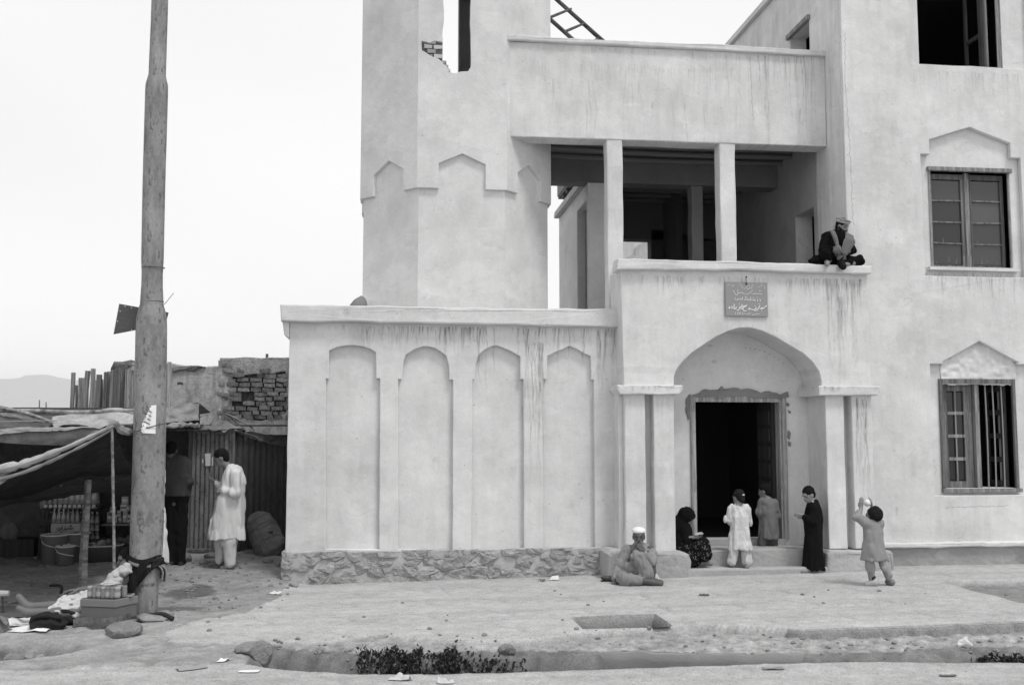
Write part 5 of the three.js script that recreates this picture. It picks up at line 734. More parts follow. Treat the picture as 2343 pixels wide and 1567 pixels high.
// ---------------------------------------------------------------- street seller's tray by the pole
{
  const z = 2.72, y0 = groundY(-1.6, z), T = thing('wooden_tray', 'low wooden display box with jars, propped on bricks beside the pole', 'tray', [-1.72, 0.12, z]);
  const a = PZ(185, 1388, z + 0.1), b = PZ(262, 1392, z + 0.22), c = PZ(312, 1372, z - 0.05), d = PZ(240, 1366, z - 0.2);
  const y1 = PZ(185, 1418, z + 0.1).y, plan = [a, b, c, d].map((p) => [p.x, -p.z]);
  const bx = (g) => { g.rotateX(-Math.PI / 2); return boxUV(g); };
  const hh = a.y - y1;
  obj('box', bx(prism(plan, [], y1, y1 + hh - 0.002, 0.008)), std(0.12, 0.8, { bumpMap: rep(gritBump, 0.4, 0.4), bumpScale: 0.006 }), T);
  const cen = [(a.x + c.x) / 2, -(a.z + c.z) / 2], grow = plan.map(([x, y]) => [cen[0] + (x - cen[0]) * 1.05, cen[1] + (y - cen[1]) * 1.05]);
  obj('rim', bx(prism(grow, [], y1 + hh, y1 + hh + 0.085, 0.01)), std(0.17, 0.8), T);
  obj('top_pane', bx(prism(plan, [], y1 + hh + 0.086, y1 + hh + 0.09, 0)), std(0.06, 0.2), T);
  const top = y1 + hh + 0.09, jg = new THREE.LatheGeometry([[0, 0], [0.03, 0], [0.033, 0.01], [0.033, 0.09], [0.028, 0.1], [0, 0.1]].map(([p, q]) => new THREE.Vector2(p, q)), 12), lg = new THREE.CylinderGeometry(0.034, 0.034, 0.02, 12), pg = new THREE.CylinderGeometry(0.0345, 0.0345, 0.045, 12, 1, true), gm = new THREE.MeshPhysicalMaterial({ color: grey(0.2), roughness: 0.1, clearcoat: 0.5 });
  let n = 0;
  for (let row = 0; row < 2; row++) for (let i = 0; i < 7; i++) { const u = 0.06 + i * 0.07 + row * 0.03, q = a.clone().lerp(b, 0.1 + i * 0.135).lerp(d.clone().lerp(c, 0.1 + i * 0.135), 0.22 + row * 0.3);
    const J = thing('glass_jar', 'small glass jar with pale label standing on the wooden tray', 'jar', [q.x, top, q.z], 'jars on the wooden tray'); put('glass', jg, gm, J, [q.x, top, q.z]); put('lid', lg, n++ % 3 ? std(0.22, 0.5) : std(0.4, 0.5), J, [q.x, top + 0.11, q.z]); put('paper_label', pg, std(n % 2 ? 0.34 : 0.2, 0.7), J, [q.x, top + 0.045, q.z]); }
  { const p = a.clone().lerp(b, 0.45).lerp(d.clone().lerp(c, 0.45), 0.5), D = thing('tin_dish', 'round tin lid lying on top of the jars', 'dish', [p.x, top + 0.125, p.z]); obj('plate', new THREE.CylinderGeometry(0.085, 0.08, 0.014, 24).translate(p.x, top + 0.13, p.z), std(0.5, 0.3, { metalness: 0.5 }), D); obj('rolled_edge', new THREE.TorusGeometry(0.085, 0.005, 6, 28).rotateX(Math.PI / 2).translate(p.x, top + 0.138, p.z), std(0.6, 0.3), D); }
  const pk = c.clone().lerp(b, 0.35).lerp(d, 0.15); const P2 = thing('flat_packet', 'flat pale packet on the pole end of the tray', 'packet', [pk.x, top, pk.z]); obj('carton', box(pk.x - 0.08, pk.x + 0.08, top + 0.001, top + 0.02, pk.z - 0.06, pk.z + 0.06), std(0.28, 0.6), P2); obj('cover', box(pk.x - 0.05, pk.x + 0.06, top + 0.0205, top + 0.024, pk.z - 0.04, pk.z + 0.04), std(0.05, 0.6), P2);
  // bricks that carry it
  const bg = rough(new THREE.BoxGeometry(0.2, 0.075, 0.11, 3, 2, 2), 0.022, 12), bm = [mud(0.3), mud(0.36), mud(0.24)];
  [[192, 1436, 0.1, 'lower mud brick of the pair at the jar end of the tray'], [193, 1421, 0.1, 'upper mud brick of the pair at the jar end of the tray'], [231, 1440, 0.2, 'lower mud brick under the front corner of the tray'], [229, 1424, 0.18, 'upper mud brick under the front corner of the tray'], [258, 1420, 0.18, 'mud brick behind the rope under the tray'], [283, 1413, 0.05, 'mud brick under the pole end of the tray']].forEach(([px, py, dz, l], i) => { const p = PZ(px, py, z + dz), m = put('mud_brick', bg, bm[i % 3], scene, [p.x, p.y, p.z], [0, 0.2 * (i % 3) - 0.2, 0.03 * (i % 2)], [i === 5 ? 0.7 : 0.95, 1, 1]); tag(m, l, 'brick'); });
}
// ---------------------------------------------------------------- people: signed distances joined smoothly and meshed
const cone = (a, b, ra, rb = ra) => ({ k: 0, a, b, ra, rb }), ell = (c, r) => ({ k: 1, c, r }), fru = (c0, c1, r0, r1) => ({ k: 2, c0, c1, r0, r1 });
function dist(p, x, y, z) {
  if (p.k === 0) { const a = p.a, b = p.b, dx = b.x - a.x, dy = b.y - a.y, dz = b.z - a.z, t = cl(((x - a.x) * dx + (y - a.y) * dy + (z - a.z) * dz) / (dx * dx + dy * dy + dz * dz + 1e-9)); return Math.hypot(x - a.x - dx * t, y - a.y - dy * t, z - a.z - dz * t) - lerp(p.ra, p.rb, t); }
  if (p.k === 1) { const [rx, ry, rz] = p.r, q = Math.hypot((x - p.c.x) / rx, (y - p.c.y) / ry, (z - p.c.z) / rz), m = Math.min(rx, ry, rz); return (q - 1) * m * (q < 1 ? 1 : 1.15); }
  const t = cl((y - p.c0.y) / (p.c1.y - p.c0.y)), sh = 1 - 0.3 * sst(0.8, 1, t), rx = lerp(p.r0[0], p.r1[0], t) * sh, rz = lerp(p.r0[1], p.r1[1], t) * sh, d = (Math.hypot((x - lerp(p.c0.x, p.c1.x, t)) / rx, (z - lerp(p.c0.z, p.c1.z, t)) / rz) - 1) * Math.min(rx, rz);
  return Math.max(d, p.c0.y - y, y - p.c1.y);
}
const smin = (a, b, k) => { const h = Math.max(k - Math.abs(a - b), 0) / k; return Math.min(a, b) - h * h * k * 0.25; };
function blob(prims, { k = 0.03, cell = 0.012, cuts = [], fold = null, cutK = 0.01 } = {}) { // naive surface nets
  const lo = V(1e9, 1e9, 1e9), hi = V(-1e9, -1e9, -1e9), ext = (v, r) => { lo.min(v.clone().subScalar(r)); hi.max(v.clone().addScalar(r)); };
  for (const p of prims) { if (p.k === 0) { ext(p.a, p.ra); ext(p.b, p.rb); } else if (p.k === 1) { lo.min(p.c.clone().sub(V(...p.r))); hi.max(p.c.clone().add(V(...p.r))); } else { ext(p.c0, Math.max(...p.r0)); ext(p.c1, Math.max(...p.r1)); } }
  lo.subScalar(cell * 3 + 0.02); hi.addScalar(cell * 3 + 0.02);
  const n = hi.clone().sub(lo).divideScalar(cell).ceil(), nx = n.x + 1, ny = n.y + 1, nz = n.z + 1, S = new Float32Array(nx * ny * nz);
  for (let c = 0, i = 0; c < nz; c++) for (let b = 0; b < ny; b++) for (let a = 0; a < nx; a++, i++) { const x = lo.x + a * cell, y = lo.y + b * cell, z = lo.z + c * cell; let d = 1e9; for (const p of prims) d = d > 1e8 ? dist(p, x, y, z) : smin(d, dist(p, x, y, z), k); if (fold && Math.abs(d) < 0.08) d += fold(x, y, z); for (const p of cuts) d = -smin(-d, dist(p, x, y, z), cutK); S[i] = d; }
  const idx = new Int32Array(nx * ny * nz).fill(-1), pos = [], tri = [], sx = 1, sy = nx, sz = nx * ny, co = [0, sx, sy, sx + sy, sz, sx + sz, sy + sz, sx + sy + sz];
  for (let c = 0; c < nz - 1; c++) for (let b = 0; b < ny - 1; b++) for (let a = 0; a < nx - 1; a++) {
    const i = a + b * sy + c * sz; let m = 0; for (let q = 0; q < 8; q++) if (S[i + co[q]] < 0) m |= 1 << q; if (m === 0 || m === 255) continue;
    let X = 0, Y = 0, Z = 0, e = 0;
    for (let q = 0; q < 8; q++) for (const bit of [1, 2, 4]) if (!(q & bit)) { const r = q | bit, u = S[i + co[q]], v = S[i + co[r]]; if (u < 0 !== v < 0) { const t = u / (u - v); X += (q & 1) + (bit === 1 ? t : 0); Y += ((q >> 1) & 1) + (bit === 2 ? t : 0); Z += ((q >> 2) & 1) + (bit === 4 ? t : 0); e++; } }
    idx[i] = pos.length / 3; pos.push(lo.x + (a + X / e) * cell, lo.y + (b + Y / e) * cell, lo.z + (c + Z / e) * cell);
  }
  for (let c = 1; c < nz - 1; c++) for (let b = 1; b < ny - 1; b++) for (let a = 1; a < nx - 1; a++) { const i = a + b * sy + c * sz, s = S[i] < 0;
    for (const [st, u, v] of [[sx, sy, sz], [sy, sz, sx], [sz, sx, sy]]) if (s !== S[i + st] < 0) { const p = idx[i], q = idx[i - u], r = idx[i - u - v], w = idx[i - v]; if (s) tri.push(p, q, r, p, r, w); else tri.push(p, r, q, p, w, r); } }
  const g = new THREE.BufferGeometry(); g.setAttribute('position', new THREE.Float32BufferAttribute(pos, 3)); g.setIndex(tri); g.computeVertexNormals();
  const uv = []; for (let i = 0; i < pos.length; i += 3) uv.push(pos[i] + pos[i + 2] * 0.6, pos[i + 1]); g.setAttribute('uv', new THREE.Float32BufferAttribute(uv, 2));
  return g;
}
const folds = (amp, f = 9, fy = 2.2, s = 0) => (x, y, z) => amp * (noise3(x * f + s, y * fy, z * f) + 1.0 * (0.4 - Math.abs(noise3(x * f * 1.6 + s, y * fy * 1.9 + x * 3 + 7, z * f * 1.6))) * 1.6);
const cache = new Map(), once = (key, make) => { if (!cache.has(key)) cache.set(key, make()); return cache.get(key).clone(); };
const headG = () => once('head', () => blob([ell(V(0, 0.035, -0.012), [0.077, 0.09, 0.095]), ell(V(0, -0.02, 0.022), [0.065, 0.098, 0.072]), ell(V(0, -0.082, 0.04), [0.045, 0.034, 0.046]), cone(V(0, 0.012, 0.09), V(0, -0.03, 0.106), 0.009, 0.015), cone(V(-0.036, 0.022, 0.08), V(0.036, 0.022, 0.08), 0.012), cone(V(-0.02, -0.062, 0.084), V(0.02, -0.062, 0.084), 0.01), ell(V(0.076, -0.008, -0.004), [0.012, 0.032, 0.02]), ell(V(-0.076, -0.008, -0.004), [0.012, 0.032, 0.02]), cone(V(0, -0.06, -0.012), V(0, -0.12, -0.018), 0.05, 0.054)],
  { k: 0.022, cell: 0.0055, cuts: [ell(V(0.033, -0.001, 0.106), [0.017, 0.011, 0.02]), ell(V(-0.033, -0.001, 0.106), [0.017, 0.011, 0.02])], cutK: 0.012 }));
const handG = (curl) => once('hand' + curl, () => { // wrist at the origin, fingers along +y, palm faces +z, thumb to +x
  const pr = [cone(V(0, -0.03, 0), V(0, 0.01, 0), 0.026, 0.024)], xs = [0.03, 0.01, -0.01, -0.028], ln = [0.92, 1, 0.94, 0.76];
  xs.forEach((x, i) => { let p = V(x, 0.09 - (i === 3 ? 0.008 : 0), 0), ang = 0; pr.push(cone(V(x * 0.5, 0.008, 0), p, 0.015, 0.0115)); [0.042, 0.027, 0.022].forEach((l, j) => { ang += curl * (0.8 + 0.08 * i); const q = p.clone().add(V(x * 0.12, Math.cos(ang), Math.sin(ang)).multiplyScalar(l * ln[i])); pr.push(cone(p, q, 0.0098 - j * 0.0012, 0.0088 - j * 0.0012)); p = q; }); });
  const a = V(0.026, 0.018, 0.006), b = V(0.052, 0.05, 0.018 + 0.014 * curl), c = V(0.056, 0.082, 0.026 + 0.03 * curl); pr.push(cone(a, b, 0.0145, 0.0115), cone(b, c, 0.0105, 0.009));
  return blob(pr, { k: 0.007, cell: 0.004 });
});
function frame(y, z) { const b = y.clone().normalize(), c = z.clone().addScaledVector(b, -z.dot(b)).normalize(); return [b.clone().cross(c), b, c]; }
function setHand(o) { // o: at, dir, palm, curl, left, s
  const g = handG(o.curl ?? 0.5), [x, y, z] = frame(o.dir, o.palm), s = o.s || 1; if (o.flip) x.negate();
  g.applyMatrix4(new THREE.Matrix4().makeBasis(x.multiplyScalar(s), y.multiplyScalar(s), z.multiplyScalar(s)).setPosition(o.at));
  if (o.flip) { const i = g.index.array; for (let k = 0; k < i.length; k += 3) [i[k], i[k + 1]] = [i[k + 1], i[k]]; } return g;
}
const headM = (h) => new THREE.Matrix4().compose(h.at, new THREE.Quaternion().setFromEuler(new THREE.Euler(h.pitch || 0, h.yaw || 0, h.roll || 0, 'YXZ')), V(1, 1, 1).multiplyScalar(h.s || 1));
const tint = (g, fn) => { const p = g.attributes.position, c = []; for (let i = 0; i < p.count; i++) { const v = fn(p.getX(i), p.getY(i), p.getZ(i)); c.push(v, v, v); } g.setAttribute('color', new THREE.Float32BufferAttribute(c, 3)); return g; };
const skinMat = std(1, 0.6, { vertexColors: true });
function mergeC(list) { return mergeGeometries(list.map((g) => { g = g.index ? g.toNonIndexed() : g; return g; }), false); }
function person(label, at, o, group) {
  const G = thing('person', label, 'person', at, group), sk = o.skin || 0.2;
  const parts = [tint(blob(o.body.map((p) => (p.k === 0 && Math.min(p.ra, p.rb) > 0.085 ? { ...p, ra: p.ra * 0.72, rb: p.rb * 0.72 } : p)), { k: 0.04, cell: o.cell || 0.013 }), () => sk)];
  if (o.head) { const g = headG(); tint(g, (x, y, z) => { const e = Math.hypot((Math.abs(x) - 0.033) / 0.014, (y + 0.001) / 0.0065), br = Math.abs(y - 0.026) < 0.0045 && Math.abs(x) > 0.012 && Math.abs(x) < 0.056 && z > 0.05, lip = Math.hypot(x / 0.024, (y + 0.062) / 0.009) < 1 && z > 0.06; const bd = o.head.beard && z > -0.01 && y < -0.045 + 0.9 * Math.max(0, Math.abs(x) - 0.045) && !lip; return z > 0.05 && e < 1 ? 0.04 : br ? sk * 0.35 : bd ? o.head.beard : lip ? sk * 0.7 : sk; }); g.applyMatrix4(headM(o.head)); parts.push(g); }
  for (const h of o.hands || []) { const g = setHand(h); parts.push(tint(g, () => sk)); }
  obj('body', mergeC(parts), skinMat, G);
  for (const h of o.onHead || []) { const g = blob(h.prims, { k: h.k || 0.015, cell: 0.0065, cuts: h.cuts || [], fold: h.fold }); g.applyMatrix4(headM(o.head)); obj(h.name, g, h.mat, G); }
  for (const c of o.wear || []) obj(c.name, blob(c.prims, { k: c.k || 0.045, cell: c.cell || 0.0115, cuts: c.cuts || [], fold: c.fold || folds(0.013, 10, 3.2) }), c.mat, G);
  return G;
}
const hairShort = (v = 0.012, cutY = -0.05) => ({ name: 'hair', prims: [ell(V(0, 0.043, -0.02), [0.087, 0.094, 0.102]), ell(V(0, -0.02, -0.05), [0.07, 0.07, 0.065])], cuts: [ell(V(0, cutY - 0.005, 0.095), [0.1, 0.105, 0.088])], mat: soft(v, 0.85), fold: (x, y, z) => 0.004 * noise3(x * 60, y * 60, z * 60) });
const cw = (v) => cloth(v);
const D2 = Math.PI / 180;
{ // man in the long pale tunic, reading something in his hand
  const z0 = onG(520, 1302, 0.1).z - 0.07, q = (x, y, d = 0) => PZ(x, y, z0 + d);
  person('man in long pale tunic and trousers standing by the kiosk, looking at his raised hand', [q(515, 1300).x, groundY(-0.97, z0), z0], { skin: 0.17,
    head: { at: q(505, 1048), yaw: -84 * D2, pitch: 26 * D2, s: 1.02 },
    hands: [{ at: q(511, 1123, 0.14), dir: V(-1, 0.1, -0.1), palm: V(0, -0.3, -1), curl: 0.9 }, { at: q(492, 1104, -0.1), dir: V(-0.75, 0.7, 0), palm: V(0.5, 0.7, 0.3), curl: 0.5, flip: true }],
    body: [cone(q(518, 1064), q(527, 1080), 0.055, 0.07), cone(q(531, 1095), q(522, 1185), 0.13, 0.12), cone(q(524, 1190, 0.07), q(522, 1240, 0.07), 0.07, 0.06), cone(q(522, 1240, 0.07), q(526, 1290, 0.07), 0.055, 0.04), cone(q(514, 1190, -0.07), q(500, 1284, -0.07), 0.07, 0.04), cone(q(516, 1120, -0.19), q(492, 1104, -0.1), 0.042, 0.028), cone(q(536, 1128, 0.2), q(511, 1123, 0.14), 0.045, 0.03), cone(q(538, 1083, 0.16), q(536, 1128, 0.2), 0.05, 0.045), cone(q(524, 1083, -0.16), q(516, 1120, -0.19), 0.05, 0.042)],
    onHead: [hairShort()],
    wear: [{ name: 'tunic', mat: cw(0.62), fold: folds(0.014, 10, 2), prims: [fru(q(517, 1233), q(529, 1098), [0.275, 0.2], [0.165, 0.18]), ell(q(531, 1108), [0.165, 0.3, 0.19]), cone(q(535, 1080, -0.14), q(537, 1082, 0.14), 0.075), cone(q(540, 1084, 0.17), q(537, 1128, 0.2), 0.075, 0.072), cone(q(537, 1128, 0.2), q(514, 1124, 0.15), 0.07, 0.055), cone(q(524, 1084, -0.16), q(517, 1121, -0.2), 0.07, 0.062), cone(q(517, 1121, -0.2), q(499, 1109, -0.12), 0.06, 0.045), cone(q(552, 1092, 0), q(556, 1104, 0.02), 0.03, 0.02)], cuts: [cone(q(511, 1192, 0.26), q(502, 1246, 0.26), 0.004, 0.085)] },
      { name: 'trousers', mat: cw(0.55), prims: [cone(q(525, 1195, 0.07), q(524, 1240, 0.07), 0.1, 0.1), cone(q(524, 1240, 0.07), q(526, 1288, 0.07), 0.1, 0.08), cone(q(513, 1195, -0.07), q(506, 1240, -0.07), 0.1, 0.085), cone(q(506, 1240, -0.07), q(502, 1282, -0.07), 0.085, 0.06)] },
      { name: 'shoe', mat: std(0.12, 0.7), fold: () => 0, prims: [cone(q(531, 1296, 0.07), q(506, 1300, 0.07), 0.042, 0.028)] }, { name: 'shoe', mat: std(0.12, 0.7), fold: () => 0, prims: [cone(q(505, 1287, -0.07), q(478, 1291, -0.07), 0.04, 0.026)] },
      { name: 'wristband', mat: std(0.7, 0.4), fold: () => 0, cell: 0.006, prims: [cone(q(495, 1107, -0.105), q(493, 1104, -0.1), 0.034, 0.034)] }] });
}
{ // man in the dark shirt, back turned
  const z0 = onG(402, 1292, 0.1).z, q = (x, y, d = 0) => PZ(x, y, z0 + d);
  person('man in dark shirt and trousers, back turned, half behind the steel pole', [q(402, 1290).x, groundY(q(402, 1290).x, z0), z0], { skin: 0.1,
    head: { at: q(391, 1031, -0.06), yaw: 190 * D2, pitch: 28 * D2 }, onHead: [hairShort(0.01)],
    hands: [{ at: q(417, 1132, -0.12), dir: V(-0.5, -0.3, -1), palm: V(-1, 0, 0), curl: 0.6 }],
    body: [cone(q(393, 1045, -0.03), q(398, 1062), 0.055, 0.08), cone(q(400, 1075), q(402, 1150), 0.15, 0.13), cone(q(391, 1150), q(391, 1284), 0.075, 0.045), cone(q(414, 1150), q(413, 1284), 0.075, 0.045), cone(q(424, 1064), q(430, 1102, 0.02), 0.05), cone(q(430, 1102, 0.02), q(417, 1132, -0.12), 0.045, 0.03)],
    wear: [{ name: 'shirt', mat: cw(0.055), fold: folds(0.014, 8, 5), prims: [fru(q(403, 1134), q(402, 1080), [0.2, 0.16], [0.2, 0.16]), ell(q(401, 1082), [0.2, 0.26, 0.16]), cone(q(376, 1058), q(422, 1060), 0.085), cone(q(424, 1066), q(431, 1102, 0.02), 0.076, 0.07), cone(q(431, 1102, 0.02), q(420, 1128, -0.1), 0.066, 0.05), cone(q(376, 1066), q(370, 1100), 0.075, 0.07)] },
      { name: 'trousers', mat: cw(0.012), prims: [cone(q(391, 1140), q(390, 1284), 0.11, 0.075), cone(q(413, 1140), q(413, 1284), 0.11, 0.075), cone(q(391, 1135), q(413, 1135), 0.12)] },
      { name: 'shoe', mat: std(0.02, 0.6), fold: () => 0, prims: [cone(q(413, 1289, 0.04), q(415, 1287, -0.14), 0.042, 0.034)] }, { name: 'shoe', mat: std(0.02, 0.6), fold: () => 0, prims: [cone(q(390, 1289, 0.04), q(388, 1287, -0.14), 0.042, 0.034)] }] });
}
{ // someone in a pale gown behind the pole
  const z0 = 0.2, q = (x, y, d = 0) => PZ(x, y, z0 + d);
  person('person in long pale gown standing hidden behind the steel pole', [q(346, 1292).x, groundY(q(346, 1292).x, z0), z0], { skin: 0.1,
    head: { at: q(338, 1042), yaw: 170 * D2, pitch: 0.2 }, onHead: [hairShort()],
    hands: [{ at: q(362, 1165, -0.05), dir: V(-0.2, -1, -0.2), palm: V(-1, 0, 0), curl: 0.5 }],
    body: [cone(q(339, 1058), q(342, 1075), 0.055, 0.08), cone(q(342, 1085), q(344, 1170), 0.14, 0.13), cone(q(336, 1170), q(336, 1286), 0.07, 0.045), cone(q(355, 1170), q(358, 1286), 0.07, 0.045), cone(q(358, 1080), q(362, 1165, -0.05), 0.045, 0.03)],
    wear: [{ name: 'gown', mat: cw(0.6), prims: [fru(q(350, 1288), q(345, 1140), [0.2, 0.17], [0.17, 0.15]), ell(q(344, 1105), [0.175, 0.3, 0.15]), cone(q(330, 1078), q(358, 1078), 0.075), cone(q(362, 1080), q(365, 1130), 0.06, 0.055)] },
      { name: 'shoe', mat: std(0.1, 0.7), fold: () => 0, prims: [cone(q(360, 1291, 0.02), q(360, 1291, -0.16), 0.04, 0.03)] }, { name: 'shoe', mat: std(0.1, 0.7), fold: () => 0, prims: [cone(q(340, 1291, 0.02), q(340, 1291, -0.16), 0.04, 0.03)] }] });
}
{ // seller reclining against the pole
  const z0 = 2.5, q = (x, y, d = 0) => PZ(x, y, z0 + d);
  person('barefoot person in pale clothes reclining against the pole behind the tray', [q(180, 1405).x, groundY(q(180, 1405).x, z0), z0], { skin: 0.13,
    head: { at: q(290, 1277, -0.28), yaw: -60 * D2, pitch: 15 * D2, roll: -0.2 }, onHead: [hairShort(0.012)],
    hands: [{ at: q(180, 1349, 0.02), dir: V(-1, -0.05, 0.1), palm: V(0, -1, 0.1), curl: 0.35, s: 1.05 }],
    body: [cone(q(285, 1292, -0.2), q(280, 1310, -0.1), 0.055, 0.08), cone(q(278, 1325, -0.05), q(235, 1385, 0), 0.13, 0.13), cone(q(225, 1390, 0.05), q(140, 1388, 0.08), 0.08, 0.06), cone(q(140, 1386, 0.08), q(66, 1388, 0.08), 0.062, 0.045), cone(q(64, 1392, 0.08), q(42, 1366, 0.06), 0.048, 0.038), cone(q(225, 1395, 0.15), q(130, 1405, 0.22), 0.08, 0.056), cone(q(130, 1402, 0.22), q(62, 1401, 0.24), 0.06, 0.044), cone(q(60, 1403, 0.24), q(42, 1392, 0.24), 0.046, 0.036), cone(q(280, 1312, 0.06), q(240, 1343, 0.06), 0.052, 0.045), cone(q(240, 1343, 0.06), q(180, 1349, 0.02), 0.042, 0.029)],
    wear: [{ name: 'tunic', mat: cw(0.42), fold: folds(0.02, 12, 12), prims: [cone(q(268, 1340, -0.1), q(232, 1388, -0.02), 0.13, 0.13), cone(q(284, 1306, 0.04), q(262, 1326, 0.06), 0.075, 0.08), cone(q(262, 1326, 0.06), q(240, 1343, 0.06), 0.075, 0.06)] },
      { name: 'loincloth', mat: cw(0.52), fold: folds(0.02, 11, 11), prims: [cone(q(228, 1384, 0.06), q(150, 1382, 0.1), 0.12, 0.085), cone(q(222, 1394, 0.14), q(124, 1400, 0.2), 0.1, 0.075), cone(q(160, 1370, 0.02), q(198, 1360, 0), 0.05, 0.08)] }] });
}
{ // old man seated on the ground
  const z0 = onG(1465, 1341).z - 0.36, q = (x, y, d = 0) => PZ(x, y, z0 + d);
  person('old man in white cap sitting on the pavement with hand at his mouth', [q(1455, 1340).x, groundY(4.65, z0), z0], { skin: 0.075,
    head: { at: q(1462, 1228, 0.06), yaw: -14 * D2, pitch: 2 * D2, s: 1.0, beard: 0.16 },
    onHead: [{ name: 'cap', mat: cw(0.75), prims: [ell(V(0, 0.07, -0.016), [0.09, 0.055, 0.104]), ell(V(0, 0.085, -0.016), [0.084, 0.045, 0.096])], cuts: [fru(V(0, -0.1, -0.01), V(0, 0.055, -0.01), [0.3, 0.3], [0.5, 0.5])] }, { name: 'beard', mat: soft(0.2, 0.95), prims: [ell(V(0, -0.095, 0.045), [0.05, 0.045, 0.045]), cone(V(-0.055, -0.04, 0.02), V(-0.03, -0.09, 0.05), 0.012, 0.02), cone(V(0.055, -0.04, 0.02), V(0.03, -0.09, 0.05), 0.012, 0.02)], fold: (x, y, z) => 0.004 * noise3(x * 60, y * 60, z * 60) }],
    hands: [{ at: q(1473, 1264, 0.26), dir: V(-0.55, 0.85, -0.15), palm: V(-0.3, 0, -1), curl: 0.7, flip: true }, { at: q(1406, 1328, 0.12), dir: V(-0.15, -0.6, 0.7), palm: V(0.2, -0.9, -0.4), curl: 0.3 }],
    body: [cone(q(1463, 1243), q(1463, 1255, -0.02), 0.055, 0.08), cone(q(1463, 1265, -0.06), q(1458, 1318, -0.12), 0.13, 0.15), cone(q(1470, 1322, 0), q(1461, 1272, 0.24), 0.08, 0.06), cone(q(1461, 1272, 0.24), q(1486, 1322, 0.26), 0.055, 0.04), cone(q(1486, 1326, 0.26), q(1514, 1332, 0.34), 0.042, 0.03), cone(q(1445, 1322, 0), q(1425, 1322, 0.25), 0.08, 0.06), cone(q(1425, 1324, 0.25), q(1490, 1331, 0.36), 0.055, 0.038), cone(q(1490, 1332, 0.36), q(1513, 1336, 0.42), 0.04, 0.032), cone(q(1434, 1260), q(1418, 1297, 0.03), 0.05), cone(q(1418, 1297, 0.03), q(1406, 1328, 0.12), 0.045, 0.03), cone(q(1490, 1262), q(1487, 1283, 0.18), 0.05), cone(q(1489, 1283, 0.2), q(1471, 1260, 0.26), 0.044, 0.03)],
    wear: [{ name: 'tunic', mat: cw(0.25), fold: folds(0.02, 10, 4), k: 0.03, prims: [cone(q(1463, 1268, -0.05), q(1455, 1318, -0.1), 0.165, 0.2), cone(q(1437, 1259, -0.02), q(1488, 1260, -0.04), 0.078), cone(q(1434, 1260), q(1418, 1296, 0.03), 0.078, 0.07), cone(q(1418, 1296, 0.03), q(1408, 1322, 0.1), 0.068, 0.055), cone(q(1490, 1263), q(1488, 1283, 0.18), 0.075, 0.07), cone(q(1489, 1283, 0.2), q(1476, 1267, 0.25), 0.064, 0.045), cone(q(1446, 1306, 0.08), q(1474, 1316, 0.16), 0.11, 0.09)], cuts: [ell(q(1463, 1247, 0.12), [0.04, 0.09, 0.1])] },
      { name: 'trousers', mat: cw(0.22), fold: folds(0.02, 11, 4), k: 0.03, prims: [cone(q(1470, 1322, 0), q(1461, 1274, 0.24), 0.1, 0.08), cone(q(1461, 1274, 0.24), q(1482, 1312, 0.27), 0.088, 0.1), cone(q(1448, 1322, 0), q(1426, 1322, 0.25), 0.1, 0.085), cone(q(1426, 1323, 0.25), q(1462, 1329, 0.33), 0.085, 0.065)] },
      { name: 'vest', mat: cw(0.1), fold: folds(0.01, 9, 5), prims: [cone(q(1486, 1263, 0.02), q(1484, 1315, -0.02), 0.085, 0.1)] }] });
}
